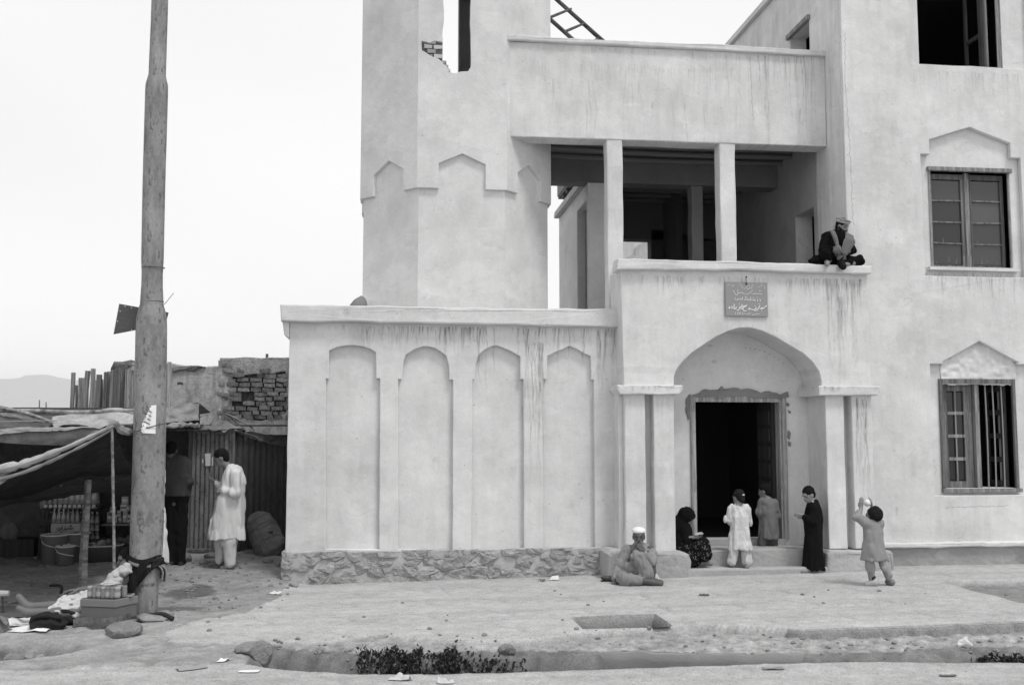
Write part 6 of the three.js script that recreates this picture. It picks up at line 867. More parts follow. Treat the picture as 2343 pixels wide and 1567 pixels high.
{ // woman in black on the step
  const z0 = 0.12, q = (x, y, d = 0) => PZ(x, y, z0 + d);
  const flower = texOf(256, 256, (u, v) => (smp(F2, u * 2, v * 2) > 0.34 ? 0.16 : 0.008));
  person('woman in black veil and flowered black skirt sitting on the portal step', [q(1580, 1290).x, 0.2, z0 + 0.2], { skin: 0.2,
    head: { at: q(1572, 1184, 0.04), yaw: 58 * D2, pitch: 30 * D2, s: 0.94 },
    hands: [{ at: q(1584, 1230, 0.22), dir: V(1, 0.1, 0.2), palm: V(-0.2, 0.8, 0.3), curl: 0.6 }],
    body: [cone(q(1566, 1200), q(1563, 1212), 0.05, 0.07), cone(q(1563, 1215), q(1562, 1250), 0.12, 0.14), cone(q(1570, 1252), q(1608, 1246, 0.22), 0.08, 0.06), cone(q(1608, 1246, 0.22), q(1606, 1284, 0.26), 0.055, 0.038), cone(q(1604, 1286, 0.26), q(1626, 1289, 0.34), 0.034, 0.026), cone(q(1572, 1212, 0.1), q(1574, 1236, 0.18), 0.042), cone(q(1574, 1236, 0.18), q(1584, 1230, 0.22), 0.036, 0.026)],
    onHead: [{ name: 'veil', mat: cw(0.008), prims: [ell(V(0, 0.03, -0.02), [0.115, 0.13, 0.135]), cone(V(0, -0.05, -0.04), V(0, -0.2, -0.05), 0.11, 0.16)], cuts: [ell(V(0, -0.03, 0.13), [0.066, 0.092, 0.1])], fold: folds(0.008, 14, 6) }],
    wear: [{ name: 'shawl', mat: cw(0.008), prims: [cone(q(1563, 1206), q(1559, 1252), 0.12, 0.165), cone(q(1572, 1212, 0.1), q(1575, 1237, 0.18), 0.07, 0.065), cone(q(1575, 1237, 0.18), q(1581, 1233, 0.21), 0.06, 0.045), cone(q(1556, 1240), q(1560, 1284, 0.08), 0.13, 0.12)] },
      { name: 'skirt', mat: soft(1, 0.95, { map: rep(flower, 0.3, 0.3) }), fold: folds(0.016, 9, 3), prims: [cone(q(1570, 1256, 0.05), q(1606, 1248, 0.24), 0.15, 0.11), cone(q(1606, 1248, 0.24), q(1612, 1268, 0.3), 0.11, 0.12), cone(q(1575, 1262, 0.12), q(1588, 1282, 0.24), 0.14, 0.1)] },
      { name: 'shoe', mat: std(0.14, 0.7), fold: () => 0, prims: [cone(q(1606, 1289, 0.27), q(1628, 1291, 0.35), 0.036, 0.026)] }] });
  const b = q(1598, 1223, 0.26), B = thing('open_book', 'small pale open book in the hands of the woman in black', 'book', [b.x, b.y, b.z]);
  obj('page', sheet(4, 4, (u, v) => V(b.x + lerp(-0.05, 0.0, u), b.y + 0.01 * u + 0.015 * v, b.z + lerp(0.05, -0.04, v)), 0.01), std(0.4, 0.9), B); obj('page', sheet(4, 4, (u, v) => V(b.x + lerp(0.002, 0.06, u), b.y + 0.01 + 0.01 * u + 0.015 * v, b.z + lerp(0.05, -0.04, v)), 0.01), std(0.4, 0.9), B);
}
const child = (o) => o;
{ // girl in pale printed tunic walking in
  const z0 = 0.41, q = (x, y, d = 0) => PZ(x, y, z0 + d);
  const print = texOf(256, 256, (u, v) => 0.55 + 0.16 * smp(F2, u * 2, v * 2));
  person('girl in pale printed tunic and trousers walking into the doorway', [q(1692, 1295).x, 0.195, z0], { skin: 0.18, cell: 0.012,
    head: { at: q(1690, 1138, -0.02), yaw: 205 * D2, pitch: 8 * D2, s: 0.86 },
    onHead: [{ name: 'hair', mat: soft(0.015, 0.7), prims: [ell(V(0, 0.04, -0.022), [0.089, 0.096, 0.105]), ell(V(0, -0.02, -0.06), [0.06, 0.07, 0.06]), ell(V(0.0, -0.05, -0.1), [0.035, 0.05, 0.035])], cuts: [ell(V(0, -0.05, 0.095), [0.1, 0.105, 0.088])], fold: (x, y, z) => 0.005 * noise3(x * 50, y * 50, z * 50) }, { name: 'hair_clip', mat: std(0.5, 0.3), prims: [ell(V(0.0, 0.03, -0.125), [0.03, 0.014, 0.012])] }],
    hands: [{ at: q(1674, 1196, -0.16), dir: V(0.3, 0.4, -1), palm: V(1, 0, 0), curl: 0.7, s: 0.75 }],
    body: [cone(q(1690, 1148), q(1691, 1156), 0.04, 0.06), cone(q(1691, 1165), q(1692, 1220), 0.09, 0.1), cone(q(1682, 1225), q(1676, 1289, 0.02), 0.06, 0.032), cone(q(1703, 1225), q(1708, 1292, 0.04), 0.06, 0.032), cone(q(1672, 1163), q(1668, 1190, -0.03), 0.035), cone(q(1668, 1190, -0.03), q(1674, 1196, -0.16), 0.032, 0.022), cone(q(1711, 1164), q(1717, 1198, -0.06), 0.035, 0.026), cone(q(1677, 1292, 0.03), q(1672, 1293, -0.08), 0.03, 0.024), cone(q(1708, 1295, 0.05), q(1706, 1294, -0.07), 0.03, 0.024)],
    wear: [{ name: 'tunic', mat: std(1, 0.95, { map: rep(print, 0.3, 0.3), bumpMap: rep(clothBump, 0.35, 0.5), bumpScale: 0.006 }), fold: folds(0.016, 11, 3), prims: [fru(q(1694, 1257), q(1691, 1168), [0.18, 0.14], [0.12, 0.1]), ell(q(1691, 1180), [0.12, 0.2, 0.1]), cone(q(1676, 1162), q(1707, 1162), 0.052), cone(q(1672, 1165), q(1667, 1188, -0.02), 0.055, 0.06), cone(q(1667, 1188, -0.02), q(1671, 1194, -0.1), 0.055, 0.045), cone(q(1710, 1165), q(1716, 1196, -0.04), 0.052, 0.05)] },
      { name: 'trousers', mat: cw(0.5), fold: folds(0.012, 13, 3), prims: [cone(q(1683, 1245), q(1675, 1284, 0.02), 0.08, 0.068), cone(q(1704, 1245), q(1709, 1284, 0.04), 0.08, 0.075)] },
      { name: 'shoe', mat: std(0.22, 0.7), fold: () => 0, prims: [cone(q(1678, 1292, 0.05), q(1671, 1293, -0.08), 0.034, 0.028)] }, { name: 'shoe', mat: std(0.22, 0.7), fold: () => 0, prims: [cone(q(1709, 1296, 0.07), q(1706, 1294, -0.06), 0.034, 0.028)] }] });
}
{ // child in grey going through the door
  const z0 = -0.1, q = (x, y, d = 0) => PZ(x, y, z0 + d);
  person('child in grey tunic and trousers stepping through the dark doorway', [q(1760, 1252).x, 0.42, z0], { skin: 0.16, cell: 0.012,
    head: { at: q(1750, 1124, -0.02), yaw: -125 * D2, pitch: 10 * D2, s: 0.86 }, onHead: [hairShort(0.01)],
    hands: [{ at: q(1744, 1178, -0.1), dir: V(-0.4, 0.3, -0.8), palm: V(1, 0, 0), curl: 0.7, s: 0.75 }],
    body: [cone(q(1753, 1134), q(1756, 1142), 0.04, 0.06), cone(q(1758, 1150), q(1760, 1200), 0.09, 0.1), cone(q(1752, 1200), q(1746, 1248), 0.06, 0.035), cone(q(1768, 1200), q(1770, 1250), 0.06, 0.035), cone(q(1744, 1148, 0.04), q(1740, 1172, 0.03), 0.038), cone(q(1740, 1172, 0.03), q(1744, 1178, -0.1), 0.034, 0.024)],
    wear: [{ name: 'tunic', mat: cw(0.16), fold: folds(0.014, 11, 3), prims: [fru(q(1760, 1232), q(1759, 1155), [0.155, 0.13], [0.12, 0.1]), ell(q(1758, 1166), [0.125, 0.2, 0.11]), cone(q(1746, 1148), q(1772, 1150), 0.055), cone(q(1744, 1150, 0.05), q(1739, 1173, 0.04), 0.06, 0.055), cone(q(1739, 1173, 0.04), q(1741, 1178, -0.04), 0.05, 0.042), cone(q(1774, 1152), q(1781, 1180), 0.055, 0.05)], cuts: [cone(q(1762, 1195, 0.16), q(1760, 1240, 0.16), 0.003, 0.045)] },
      { name: 'trousers', mat: cw(0.1), fold: folds(0.012, 13, 3), prims: [cone(q(1752, 1205), q(1745, 1244), 0.085, 0.075), cone(q(1768, 1205), q(1771, 1246), 0.08, 0.07)] },
      { name: 'shoe', mat: std(0.05, 0.7), fold: () => 0, prims: [cone(q(1746, 1249, 0.03), q(1738, 1249, -0.06), 0.034, 0.028)] }, { name: 'shoe', mat: std(0.05, 0.7), fold: () => 0, prims: [cone(q(1771, 1251, 0.05), q(1766, 1250, -0.06), 0.034, 0.028)] }] });
}
{ // girl in the long black dress
  const z0 = 0.46, q = (x, y, d = 0) => PZ(x, y, z0 + d);
  person('girl in long black dress standing by the pilaster, holding something in both hands', [q(1860, 1305).x, 0.17, z0], { skin: 0.24, cell: 0.012,
    head: { at: q(1851, 1132), yaw: -72 * D2, pitch: 26 * D2, s: 0.92 },
    onHead: [{ ...hairShort(0.01), prims: [...hairShort().prims, cone(V(0, -0.02, -0.085), V(0, -0.085, -0.085), 0.03, 0.012)] }],
    hands: [{ at: q(1838, 1180, 0.08), dir: V(-1, 0.05, 0), palm: V(0, 0.5, -1), curl: 0.8, s: 0.85 }, { at: q(1838, 1182, -0.06), dir: V(-1, 0.05, 0.2), palm: V(0, 0.5, 1), curl: 0.8, s: 0.85, flip: true }],
    body: [cone(q(1855, 1144), q(1859, 1154), 0.042, 0.06), cone(q(1862, 1162), q(1862, 1230), 0.1, 0.1), cone(q(1856, 1230, 0.05), q(1854, 1300, 0.05), 0.06, 0.035), cone(q(1868, 1230, -0.05), q(1868, 1298, -0.05), 0.06, 0.035), cone(q(1863, 1163, 0.12), q(1860, 1190, 0.14), 0.04), cone(q(1860, 1190, 0.14), q(1838, 1180, 0.08), 0.036, 0.024), cone(q(1860, 1163, -0.12), q(1858, 1190, -0.13), 0.04), cone(q(1858, 1190, -0.13), q(1838, 1182, -0.06), 0.036, 0.024), cone(q(1858, 1305, 0.06), q(1838, 1307, 0.07), 0.03, 0.022), cone(q(1870, 1304, -0.05), q(1852, 1305, -0.04), 0.03, 0.022)],
    wear: [{ name: 'dress', mat: cw(0.009), fold: folds(0.014, 11, 2), prims: [fru(q(1862, 1303), q(1862, 1168), [0.155, 0.16], [0.115, 0.12]), ell(q(1862, 1178), [0.12, 0.22, 0.13]), cone(q(1861, 1160, -0.1), q(1863, 1160, 0.1), 0.058), cone(q(1863, 1163, 0.12), q(1860, 1191, 0.14), 0.062, 0.058), cone(q(1860, 1191, 0.14), q(1843, 1184, 0.1), 0.055, 0.042), cone(q(1860, 1163, -0.12), q(1858, 1191, -0.13), 0.06, 0.055), cone(q(1858, 1191, -0.13), q(1844, 1185, -0.08), 0.052, 0.04)] },
      { name: 'sandal', mat: std(0.16, 0.7), fold: () => 0, prims: [cone(q(1860, 1308, 0.07), q(1836, 1309, 0.08), 0.03, 0.022)] }, { name: 'sandal', mat: std(0.16, 0.7), fold: () => 0, prims: [cone(q(1872, 1307, -0.05), q(1850, 1308, -0.04), 0.03, 0.022)] }] });
}
{ // child reaching up
  const z0 = onG(2005, 1340).z, q = (x, y, d = 0) => PZ(x, y, z0 + d);
  person('child in grey tunic and trainers reaching both arms up, back turned', [q(2005, 1340).x, groundY(q(2005, 1340).x, z0), z0], { skin: 0.2, cell: 0.012,
    head: { at: q(1999, 1178, -0.02), yaw: 196 * D2, pitch: -38 * D2, s: 0.95 },
    onHead: [{ name: 'hair', mat: soft(0.015, 0.85), prims: [ell(V(0, 0.04, -0.022), [0.095, 0.105, 0.108]), ell(V(0, -0.03, -0.055), [0.075, 0.085, 0.065])], cuts: [ell(V(0, -0.06, 0.1), [0.1, 0.105, 0.088])], fold: (x, y, z) => 0.008 * noise3(x * 40, y * 40, z * 40) }],
    hands: [{ at: q(1971, 1163, -0.06), dir: V(0.12, 1, -0.1), palm: V(0.8, 0, -0.6), curl: 0.25, s: 0.85 }, { at: q(1997, 1163, -0.22), dir: V(-0.05, 1, -0.1), palm: V(-0.9, 0, -0.4), curl: 0.25, s: 0.85, flip: true }],
    body: [cone(q(1999, 1188), q(1999, 1196), 0.042, 0.065), cone(q(1998, 1200), q(1998, 1255), 0.1, 0.1), cone(q(1988, 1262), q(1995, 1325, 0), 0.065, 0.036), cone(q(2012, 1262), q(2034, 1324, 0.02), 0.065, 0.036), cone(q(1984, 1196), q(1963, 1184, -0.02), 0.042, 0.038), cone(q(1963, 1184, -0.02), q(1971, 1163, -0.06), 0.034, 0.025), cone(q(2011, 1196), q(2008, 1182, -0.18), 0.042, 0.036), cone(q(2008, 1182, -0.18), q(1997, 1163, -0.22), 0.034, 0.025)],
    wear: [{ name: 'tunic', mat: cw(0.26), fold: folds(0.015, 9, 3), prims: [fru(q(2001, 1281), q(1998, 1203), [0.175, 0.13], [0.105, 0.1]), ell(q(1998, 1210), [0.112, 0.13, 0.1]), cone(q(1985, 1197), q(2011, 1197), 0.058), cone(q(1984, 1197), q(1963, 1184, -0.02), 0.06, 0.052), cone(q(1963, 1184, -0.02), q(1967, 1172, -0.04), 0.05, 0.042), cone(q(2012, 1197), q(2008, 1184, -0.15), 0.058, 0.05), cone(q(2022, 1270), q(2030, 1281), 0.04, 0.02)] },
      { name: 'trousers', mat: cw(0.3), prims: [cone(q(1987, 1262), q(1991, 1296), 0.068, 0.056), cone(q(1991, 1296), q(1996, 1319), 0.056, 0.046), cone(q(2012, 1262), q(2024, 1296, 0.01), 0.064, 0.054), cone(q(2024, 1296, 0.01), q(2035, 1315, 0.02), 0.054, 0.042)] },
      { name: 'sock', mat: cw(0.04), fold: () => 0, prims: [cone(q(1997, 1322), q(1999, 1329), 0.045, 0.042)] },
      { name: 'trainer', mat: std(0.4, 0.6), fold: () => 0, prims: [cone(q(2003, 1333, 0.02), q(1984, 1336, -0.02), 0.042, 0.032), cone(q(2002, 1326), q(2000, 1331), 0.04)] }, { name: 'trainer', mat: std(0.16, 0.6), fold: () => 0, prims: [cone(q(2042, 1332, 0.04), q(2032, 1331, -0.06), 0.042, 0.036)] }] });
  const b = q(1985, 1151, -0.16), B = thing('white_ball', 'small white ball between the raised hands of the child', 'ball', [b.x, b.y, b.z]);
  obj('skin', rough(new THREE.SphereGeometry(0.045, 20, 16).translate(b.x, b.y, b.z), 0.002, 30), std(0.72, 0.6), B); obj('seam', new THREE.TorusGeometry(0.045, 0.002, 5, 40).rotateY(0.6).translate(b.x, b.y, b.z), std(0.5, 0.6), B);
}
{ // man on the parapet
  const z0 = 0.28, q = (x, y, d = 0) => PZ(x, y, z0 + d);
  const chk = texOf(256, 256, (u, v) => { const a = Math.floor(u * 9), b = Math.floor(v * 30), f = u * 9 - a, g = v * 30 - b; return (a + b) % 2 ? (Math.hypot(f - 0.5, g - 0.5) < 0.42 ? 0.4 : 0.03) : 0.02; });
  const G = person('bearded man in flat woollen cap and checked scarf sitting cross-legged on the parapet', [q(1915, 600).x, 4.57, z0], { skin: 0.2,
    head: { at: q(1928, 518, 0.05), yaw: 32 * D2, pitch: 22 * D2, s: 0.94, beard: 0.01 },
    onHead: [{ name: 'hair', mat: soft(0.01, 0.8), prims: hairShort().prims, cuts: hairShort().cuts }, { name: 'beard', mat: soft(0.01, 0.9), prims: [ell(V(0, -0.108, 0.048), [0.06, 0.065, 0.055]), cone(V(-0.055, -0.03, 0.02), V(-0.035, -0.09, 0.05), 0.018, 0.025), cone(V(0.055, -0.03, 0.02), V(0.035, -0.09, 0.05), 0.018, 0.025), cone(V(-0.025, -0.048, 0.09), V(0.025, -0.048, 0.09), 0.009)], fold: (x, y, z) => 0.004 * noise3(x * 60, y * 60, z * 60) },
      { name: 'woollen_cap', mat: cw(0.2), prims: [ell(V(0, 0.1, -0.015), [0.112, 0.028, 0.122])], fold: folds(0.004, 30, 30) }, { name: 'cap_roll', mat: cw(0.36), k: 0.012, prims: Array.from({ length: 16 }, (_, i) => { const a = i / 16 * 6.2832, b = (i + 1) / 16 * 6.2832; return cone(V(Math.cos(a) * 0.09, 0.072, -0.015 + Math.sin(a) * 0.1), V(Math.cos(b) * 0.09, 0.072, -0.015 + Math.sin(b) * 0.1), 0.02); }) }],
    hands: [{ at: q(1913, 571, 0.2), dir: V(0.75, -0.6, 0.1), palm: V(0.3, 0, -1), curl: 0.7, flip: true }, { at: q(1934, 580, 0.18), dir: V(-0.85, -0.35, 0.3), palm: V(0, -0.6, -0.8), curl: 0.7 }],
    body: [cone(q(1924, 530), q(1918, 540), 0.055, 0.08), cone(q(1914, 545), q(1908, 590, -0.05), 0.14, 0.15), cone(q(1894, 545), q(1886, 572, 0.06), 0.036), cone(q(1886, 572, 0.06), q(1913, 571, 0.2), 0.044, 0.03), cone(q(1940, 549), q(1949, 574, 0.04), 0.036), cone(q(1949, 574, 0.04), q(1934, 580, 0.18), 0.044, 0.03), cone(q(1920, 594), q(1966, 596, 0.08), 0.075, 0.06), cone(q(1966, 597, 0.08), q(1936, 605, 0.2), 0.055, 0.038), cone(q(1898, 594), q(1888, 580, 0.2), 0.075, 0.06), cone(q(1888, 580, 0.2), q(1894, 598, 0.2), 0.05, 0.036), cone(q(1894, 602, 0.18), q(1893, 605, 0.26), 0.034, 0.03)],
    wear: [{ name: 'tunic', mat: cw(0.006), prims: [cone(q(1916, 548), q(1908, 588, -0.04), 0.15, 0.165), cone(q(1893, 540), q(1940, 545), 0.062), cone(q(1890, 542), q(1884, 572, 0.06), 0.072, 0.064), cone(q(1884, 572, 0.06), q(1908, 571, 0.18), 0.06, 0.044), cone(q(1943, 548), q(1950, 574, 0.04), 0.066, 0.056), cone(q(1950, 574, 0.04), q(1939, 579, 0.15), 0.052, 0.04), cone(q(1890, 590), q(1855, 598, 0.05), 0.1, 0.04)] },
      { name: 'trousers', mat: cw(0.006), prims: [cone(q(1918, 595), q(1967, 596, 0.08), 0.085, 0.064), cone(q(1967, 597, 0.08), q(1938, 602, 0.18), 0.064, 0.05), cone(q(1900, 592), q(1889, 580, 0.2), 0.085, 0.068), cone(q(1889, 580, 0.2), q(1893, 592, 0.2), 0.062, 0.05)] },
      { name: 'shoe', mat: soft(0.01, 0.6), fold: () => 0, prims: [cone(q(1925, 602, 0.2), q(1930, 610, 0.3), 0.06, 0.05)] }] });
  const sm = std(1, 0.95, { map: rep(chk, 0.17, 0.5) });
  obj('scarf', sheet(10, 30, (u, v) => { const px = interp([[0, 1942], [0.3, 1946], [0.6, 1940], [1, 1931]], v), py = lerp(534, 581, v), w = interp([[0, 6], [0.4, 13], [1, 7]], v); const p = q(px + (u - 0.5) * 2 * w, py + (u - 0.5) * 6, interp([[0, 0.13], [0.3, 0.22], [1, 0.25]], v) + 0.025 * Math.sin(u * 3.14)); return p; }, 0.008), sm, G);
  obj('scarf', sheet(8, 24, (u, v) => { const px = interp([[0, 1904], [0.4, 1911], [1, 1917]], v), py = lerp(527, 562, v), w = interp([[0, 5], [0.5, 5], [1, 3]], v); return q(px + (u - 0.5) * 2 * w, py, interp([[0, 0.14], [0.4, 0.2], [1, 0.22]], v) + 0.02 * Math.sin(u * 3.14)); }, 0.008), sm, G);
  const bag = thing('cloth_bundle', 'round pale cloth bundle held by the man on the parapet', 'bundle', [q(1917, 570, 0.26).x, q(1917, 570, 0.26).y, z0 + 0.26]);
  { const c = q(1917, 571, 0.26); obj('wrapping', rough(new THREE.IcosahedronGeometry(0.062, 4).scale(1, 1.1, 0.9).translate(c.x, c.y, c.z), 0.012, 28), cw(0.16), bag); obj('knot', rough(new THREE.IcosahedronGeometry(0.02, 2).scale(0.8, 1.5, 0.8).translate(c.x - 0.01, c.y + 0.075, c.z), 0.006, 50), cw(0.16), bag); }
}
// ---------------------------------------------------------------- name board over the arch
{
  const x0 = 6.2, x1 = 6.84, y0 = 3.77, y1 = 4.27, S = thing('name_board', 'grey metal board with raised Persian lettering hung over the arch', 'sign', [6.52, 3.77, 0.42]);
  const W = 640, H = 500, c = document.createElement('canvas'); c.width = W; c.height = H; const g = c.getContext('2d');
  g.fillStyle = '#8c8c8c'; g.fillRect(0, 0, W, H); const r = rngOf(4);
  for (let i = 0; i < 900; i++) { g.fillStyle = `rgba(${r() < 0.5 ? '120,120,120' : '160,160,160'},0.12)`; g.fillRect(r() * W, r() * H, 2 + r() * 30, 2 + r() * 12); }
  g.lineCap = g.lineJoin = 'round';
  const st = (col, w, pts) => { g.strokeStyle = col; g.lineWidth = w; g.beginPath(); pts.forEach(([x, y], i) => (i ? g.lineTo(x, y) : g.moveTo(x, y))); g.stroke(); }, dot = (col, x, y, q) => { g.fillStyle = col; g.beginPath(); g.arc(x, y, q, 0, 7); g.fill(); };
  // strokes follow the lettering: short calls at the corners, three middle lines, the mosque's name, the year
  const lines = [
    ['#c8c8c8', 7, [[[35, 52], [50, 40], [70, 48]], [[100, 60], [115, 52], [128, 40]], [[96, 68], [128, 66]], [[498, 66], [530, 52], [556, 40], [560, 20]], [[590, 40], [592, 70], [600, 88]], [[210, 30], [240, 60], [270, 76], [250, 90]], [[280, 100], [320, 70], [330, 100], [360, 96], [372, 76], [400, 96]], [[410, 30], [400, 86]], [[300, 60], [340, 52], [380, 60]]]],
    ['#cccccc', 9, [[[108, 138], [130, 132], [150, 186], [178, 190], [190, 160], [186, 116]], [[196, 164], [214, 166], [228, 150]], [[240, 164], [256, 150], [268, 172], [300, 180], [340, 176], [380, 150], [412, 120]], [[400, 176], [430, 176], [448, 160], [470, 172], [500, 166], [540, 164], [546, 180]], [[510, 126], [535, 124]]]],
    ['#d0d0d0', 11, [[[138, 256], [170, 268], [192, 258], [190, 240]], [[210, 250], [226, 262], [238, 244]], [[256, 220], [252, 262]], [[282, 254], [300, 266]], [[306, 250], [318, 262], [336, 248], [344, 262]], [[352, 256], [362, 272]], [[384, 222], [376, 266]], [[392, 262], [420, 266], [432, 250]], [[448, 250], [440, 276]], [[490, 250], [486, 276]], [[520, 246], [532, 262], [522, 278]]]],
    ['#dadada', 14, [[[42, 384], [58, 394], [68, 376], [56, 364]], [[88, 392], [104, 376], [92, 362]], [[130, 330], [126, 400], [150, 396], [162, 370]], [[170, 408], [190, 420]], [[196, 412], [216, 392], [232, 360], [206, 380]], [[250, 330], [246, 400]], [[262, 360], [288, 352], [320, 340]], [[316, 350], [274, 370], [258, 400], [282, 430], [310, 420]], [[344, 400], [356, 382], [372, 386], [366, 400]], [[384, 396], [420, 408], [456, 394], [462, 366]], [[440, 420], [474, 410], [500, 380], [520, 340]], [[524, 380], [540, 396], [552, 370], [566, 392], [578, 372]], [[576, 376], [600, 358], [624, 338]]]],
    ['#cfcfcf', 8, [[[146, 446], [150, 478]], [[170, 446], [184, 450], [180, 480]], [[200, 446], [212, 478], [226, 444]], [[262, 444], [250, 484]], [[312, 470], [330, 458], [344, 472], [364, 462], [376, 446]], [[400, 480], [420, 486], [430, 470]], [[448, 462], [470, 476], [490, 460], [510, 470]]]]];
  for (const [col, w, ss] of lines) for (const s of ss) { st('rgba(45,45,45,0.9)', w, s.map(([x, y]) => [x - 2, y + w * 0.55])); }  // dark offset copies paint the shade beside each raised stroke
  for (const [col, w, ss] of lines) for (const s of ss) st(col, w, s);
  for (const [x, y] of [[150, 236], [300, 228], [322, 224], [310, 214], [206, 318], [212, 346], [446, 346], [500, 318], [520, 318], [356, 414], [548, 420], [420, 226], [480, 222], [286, 470], [290, 462]]) { dot('#333', x - 1, y + 5, 7); dot('#d4d4d4', x, y, 7); }  // each dot also gets its shade painted below it
  const t = new THREE.CanvasTexture(c); t.colorSpace = THREE.SRGBColorSpace;
  const gq = new THREE.PlaneGeometry(x1 - x0 - 0.004, y1 - y0 - 0.004).rotateZ(-0.006).translate((x0 + x1) / 2, (y0 + y1) / 2, 0.4305);
  obj('plate', prism(rect(x0, x1, y0, y1), [], 0.405, 0.429, 0.002).applyMatrix4(new THREE.Matrix4()), std(0.2, 0.6), S);
  obj('lettering', gq, new THREE.MeshStandardMaterial({ map: t, roughness: 0.55, bumpMap: t, bumpScale: 0.004 }), S);
  for (const y of [4.245, 4.345]) obj('nail', new THREE.SphereGeometry(0.014, 8, 6).translate(6.52, y, 0.437), std(0.03, 0.5), S); obj('hook', tubeAlong([[6.52, 4.25, 0.436], [6.512, 4.3, 0.445], [6.52, 4.345, 0.436]], 0.005, 0.005, 5, 3), std(0.05, 0.5), S);
}
{ // ladder on the terrace roof, leaning on the tower
  const L = thing('wooden_ladder', 'rough wooden ladder on the terrace roof leaning on the tower', 'ladder', [5.6, 7.15, -2.4]), p = (px, py, z) => PZ(px, py, z), wd = wood(0.13);
  const dir = p(1362, 78, -2.3).sub(p(1275, 0, -2.3)), a0 = p(1275, 0, -2.3).addScaledVector(dir, -0.6), k = (a0.y - 7.16) / -dir.y, b0 = p(1257, 42, -1.9);
  obj('rail', tubeAlong([a0, a0.clone().addScaledVector(dir, k)], 0.036, 0.04, 8, 8, 0.15), wd, L);
  const b1 = b0.clone().addScaledVector(dir, -0.12), kb = (b1.y - 7.16) / -dir.y; obj('rail', tubeAlong([b1, b1.clone().addScaledVector(dir, kb)], 0.036, 0.04, 8, 8, 0.15), wd, L);
  for (const [ax, ay, bx, by] of [[1262, 38, 1303, 22], [1295, 71, 1334, 55]]) obj('rung', tubeAlong([p(ax - 4, ay + 2, -1.9), p(bx + 4, by - 2, -2.3)], 0.024, 0.02, 7, 3, 0.15), wd, L);
  for (let i = 1; i < 6; i++) { const q = p(1295, 71, -1.9).addScaledVector(dir, 0.42 * i), w = p(1334, 55, -2.3).addScaledVector(dir, 0.42 * i); if (w.y > 7.25) obj('rung', tubeAlong([q, w], 0.024, 0.02, 7, 3, 0.15), wd, L); }
}
{ // bundle on the roof of the low block
  const p = PZ(814, 690, -0.4), B = thing('roof_bundle', 'grey cloth bundle lying on the low roof beside the tower', 'bundle', [p.x, 3.88, -0.6]);
  obj('cloth_roll', rough(new THREE.SphereGeometry(0.16, 20, 14).scale(0.75, 1.0, 1.2).rotateZ(-0.5).translate(p.x + 0.02, 3.95, -0.55), 0.03, 8), cloth(0.2), B);
  const p2 = PZ(770, 692, -0.3); obj('rag', rough(new THREE.SphereGeometry(0.14, 18, 10).scale(1.3, 0.22, 0.8).translate(p2.x, 3.9, -0.4), 0.02, 9), cloth(0.16), B);
}
// ---------------------------------------------------------------- things lying about on the ground
const rockM = [0.3, 0.36, 0.42].map((v) => std(v, 0.96, { map: rep(gritMap, 0.6, 0.6), bumpMap: rep(gritBump, 0.35, 0.35), bumpScale: 0.02 }));
[[280, 1452, 0.2, 0.1, 0.16, 'broad flat-topped stone slab in front of the wooden tray'], [375, 1412, 0.14, 0.05, 0.1, 'pale chunk of masonry at the foot of the steel pole'], [345, 1420, 0.18, 0.05, 0.12, 'low pale stone beside the pole foot'], [598, 1512, 0.1, 0.13, 0.13, 'upright rock at the near end of the drain'], [574, 1492, 0.17, 0.07, 0.18, 'broad rock leaning on the upright one by the drain'], [672, 1342, 0.075, 0.05, 0.06, 'whitish stone at the corner of the low block'], [30, 1508, 0.1, 0.06, 0.1, 'dark stone in the hollow by the road'], [66, 1505, 0.08, 0.05, 0.08, 'rounded stone in the middle of the hollow'], [90, 1500, 0.06, 0.045, 0.06, 'small stone at the rim of the hollow'], [1160, 1493, 0.1, 0.06, 0.08, 'pale lump on the bank above the weeds']].forEach(([px, py, a, b, c, l], i) => { const p = onG(px, py), m = put('loose_rock', stone(70 + i, a, b, c, 3), rockM[i % 3], scene, [p.x, p.y + b * 0.45, p.z], [0, i * 1.3, 0.1]); tag(m, l, 'rock'); });
function scrap(px, py, w, d, rot, v, name, label, lift = 0.02, cat) { const p = onG(px, py), g = sheet(8, 6, (u, t) => { const x = (u - 0.5) * w, z = (t - 0.5) * d, c = Math.cos(rot), s = Math.sin(rot), X = p.x + x * c - z * s, Z = p.z + x * s + z * c; return V(X, groundY(X, Z) + 0.008 + lift * Math.max(0, noise3(u * 2.5 + px, t * 2.5, 1)), Z); }, 0.002); const m = obj(name, g, std(v, 0.9)); tag(m, label, cat || 'litter'); }
scrap(82, 1424, 0.62, 0.5, 0.1, 0.72, 'paper_sheet', 'large white sheet of paper spread beside the bare feet', 0.05, 'paper'); scrap(62, 1444, 0.5, 0.22, 0.15, 0.8, 'paper_sheet', 'second white sheet sticking out under the large one', 0.03, 'paper');
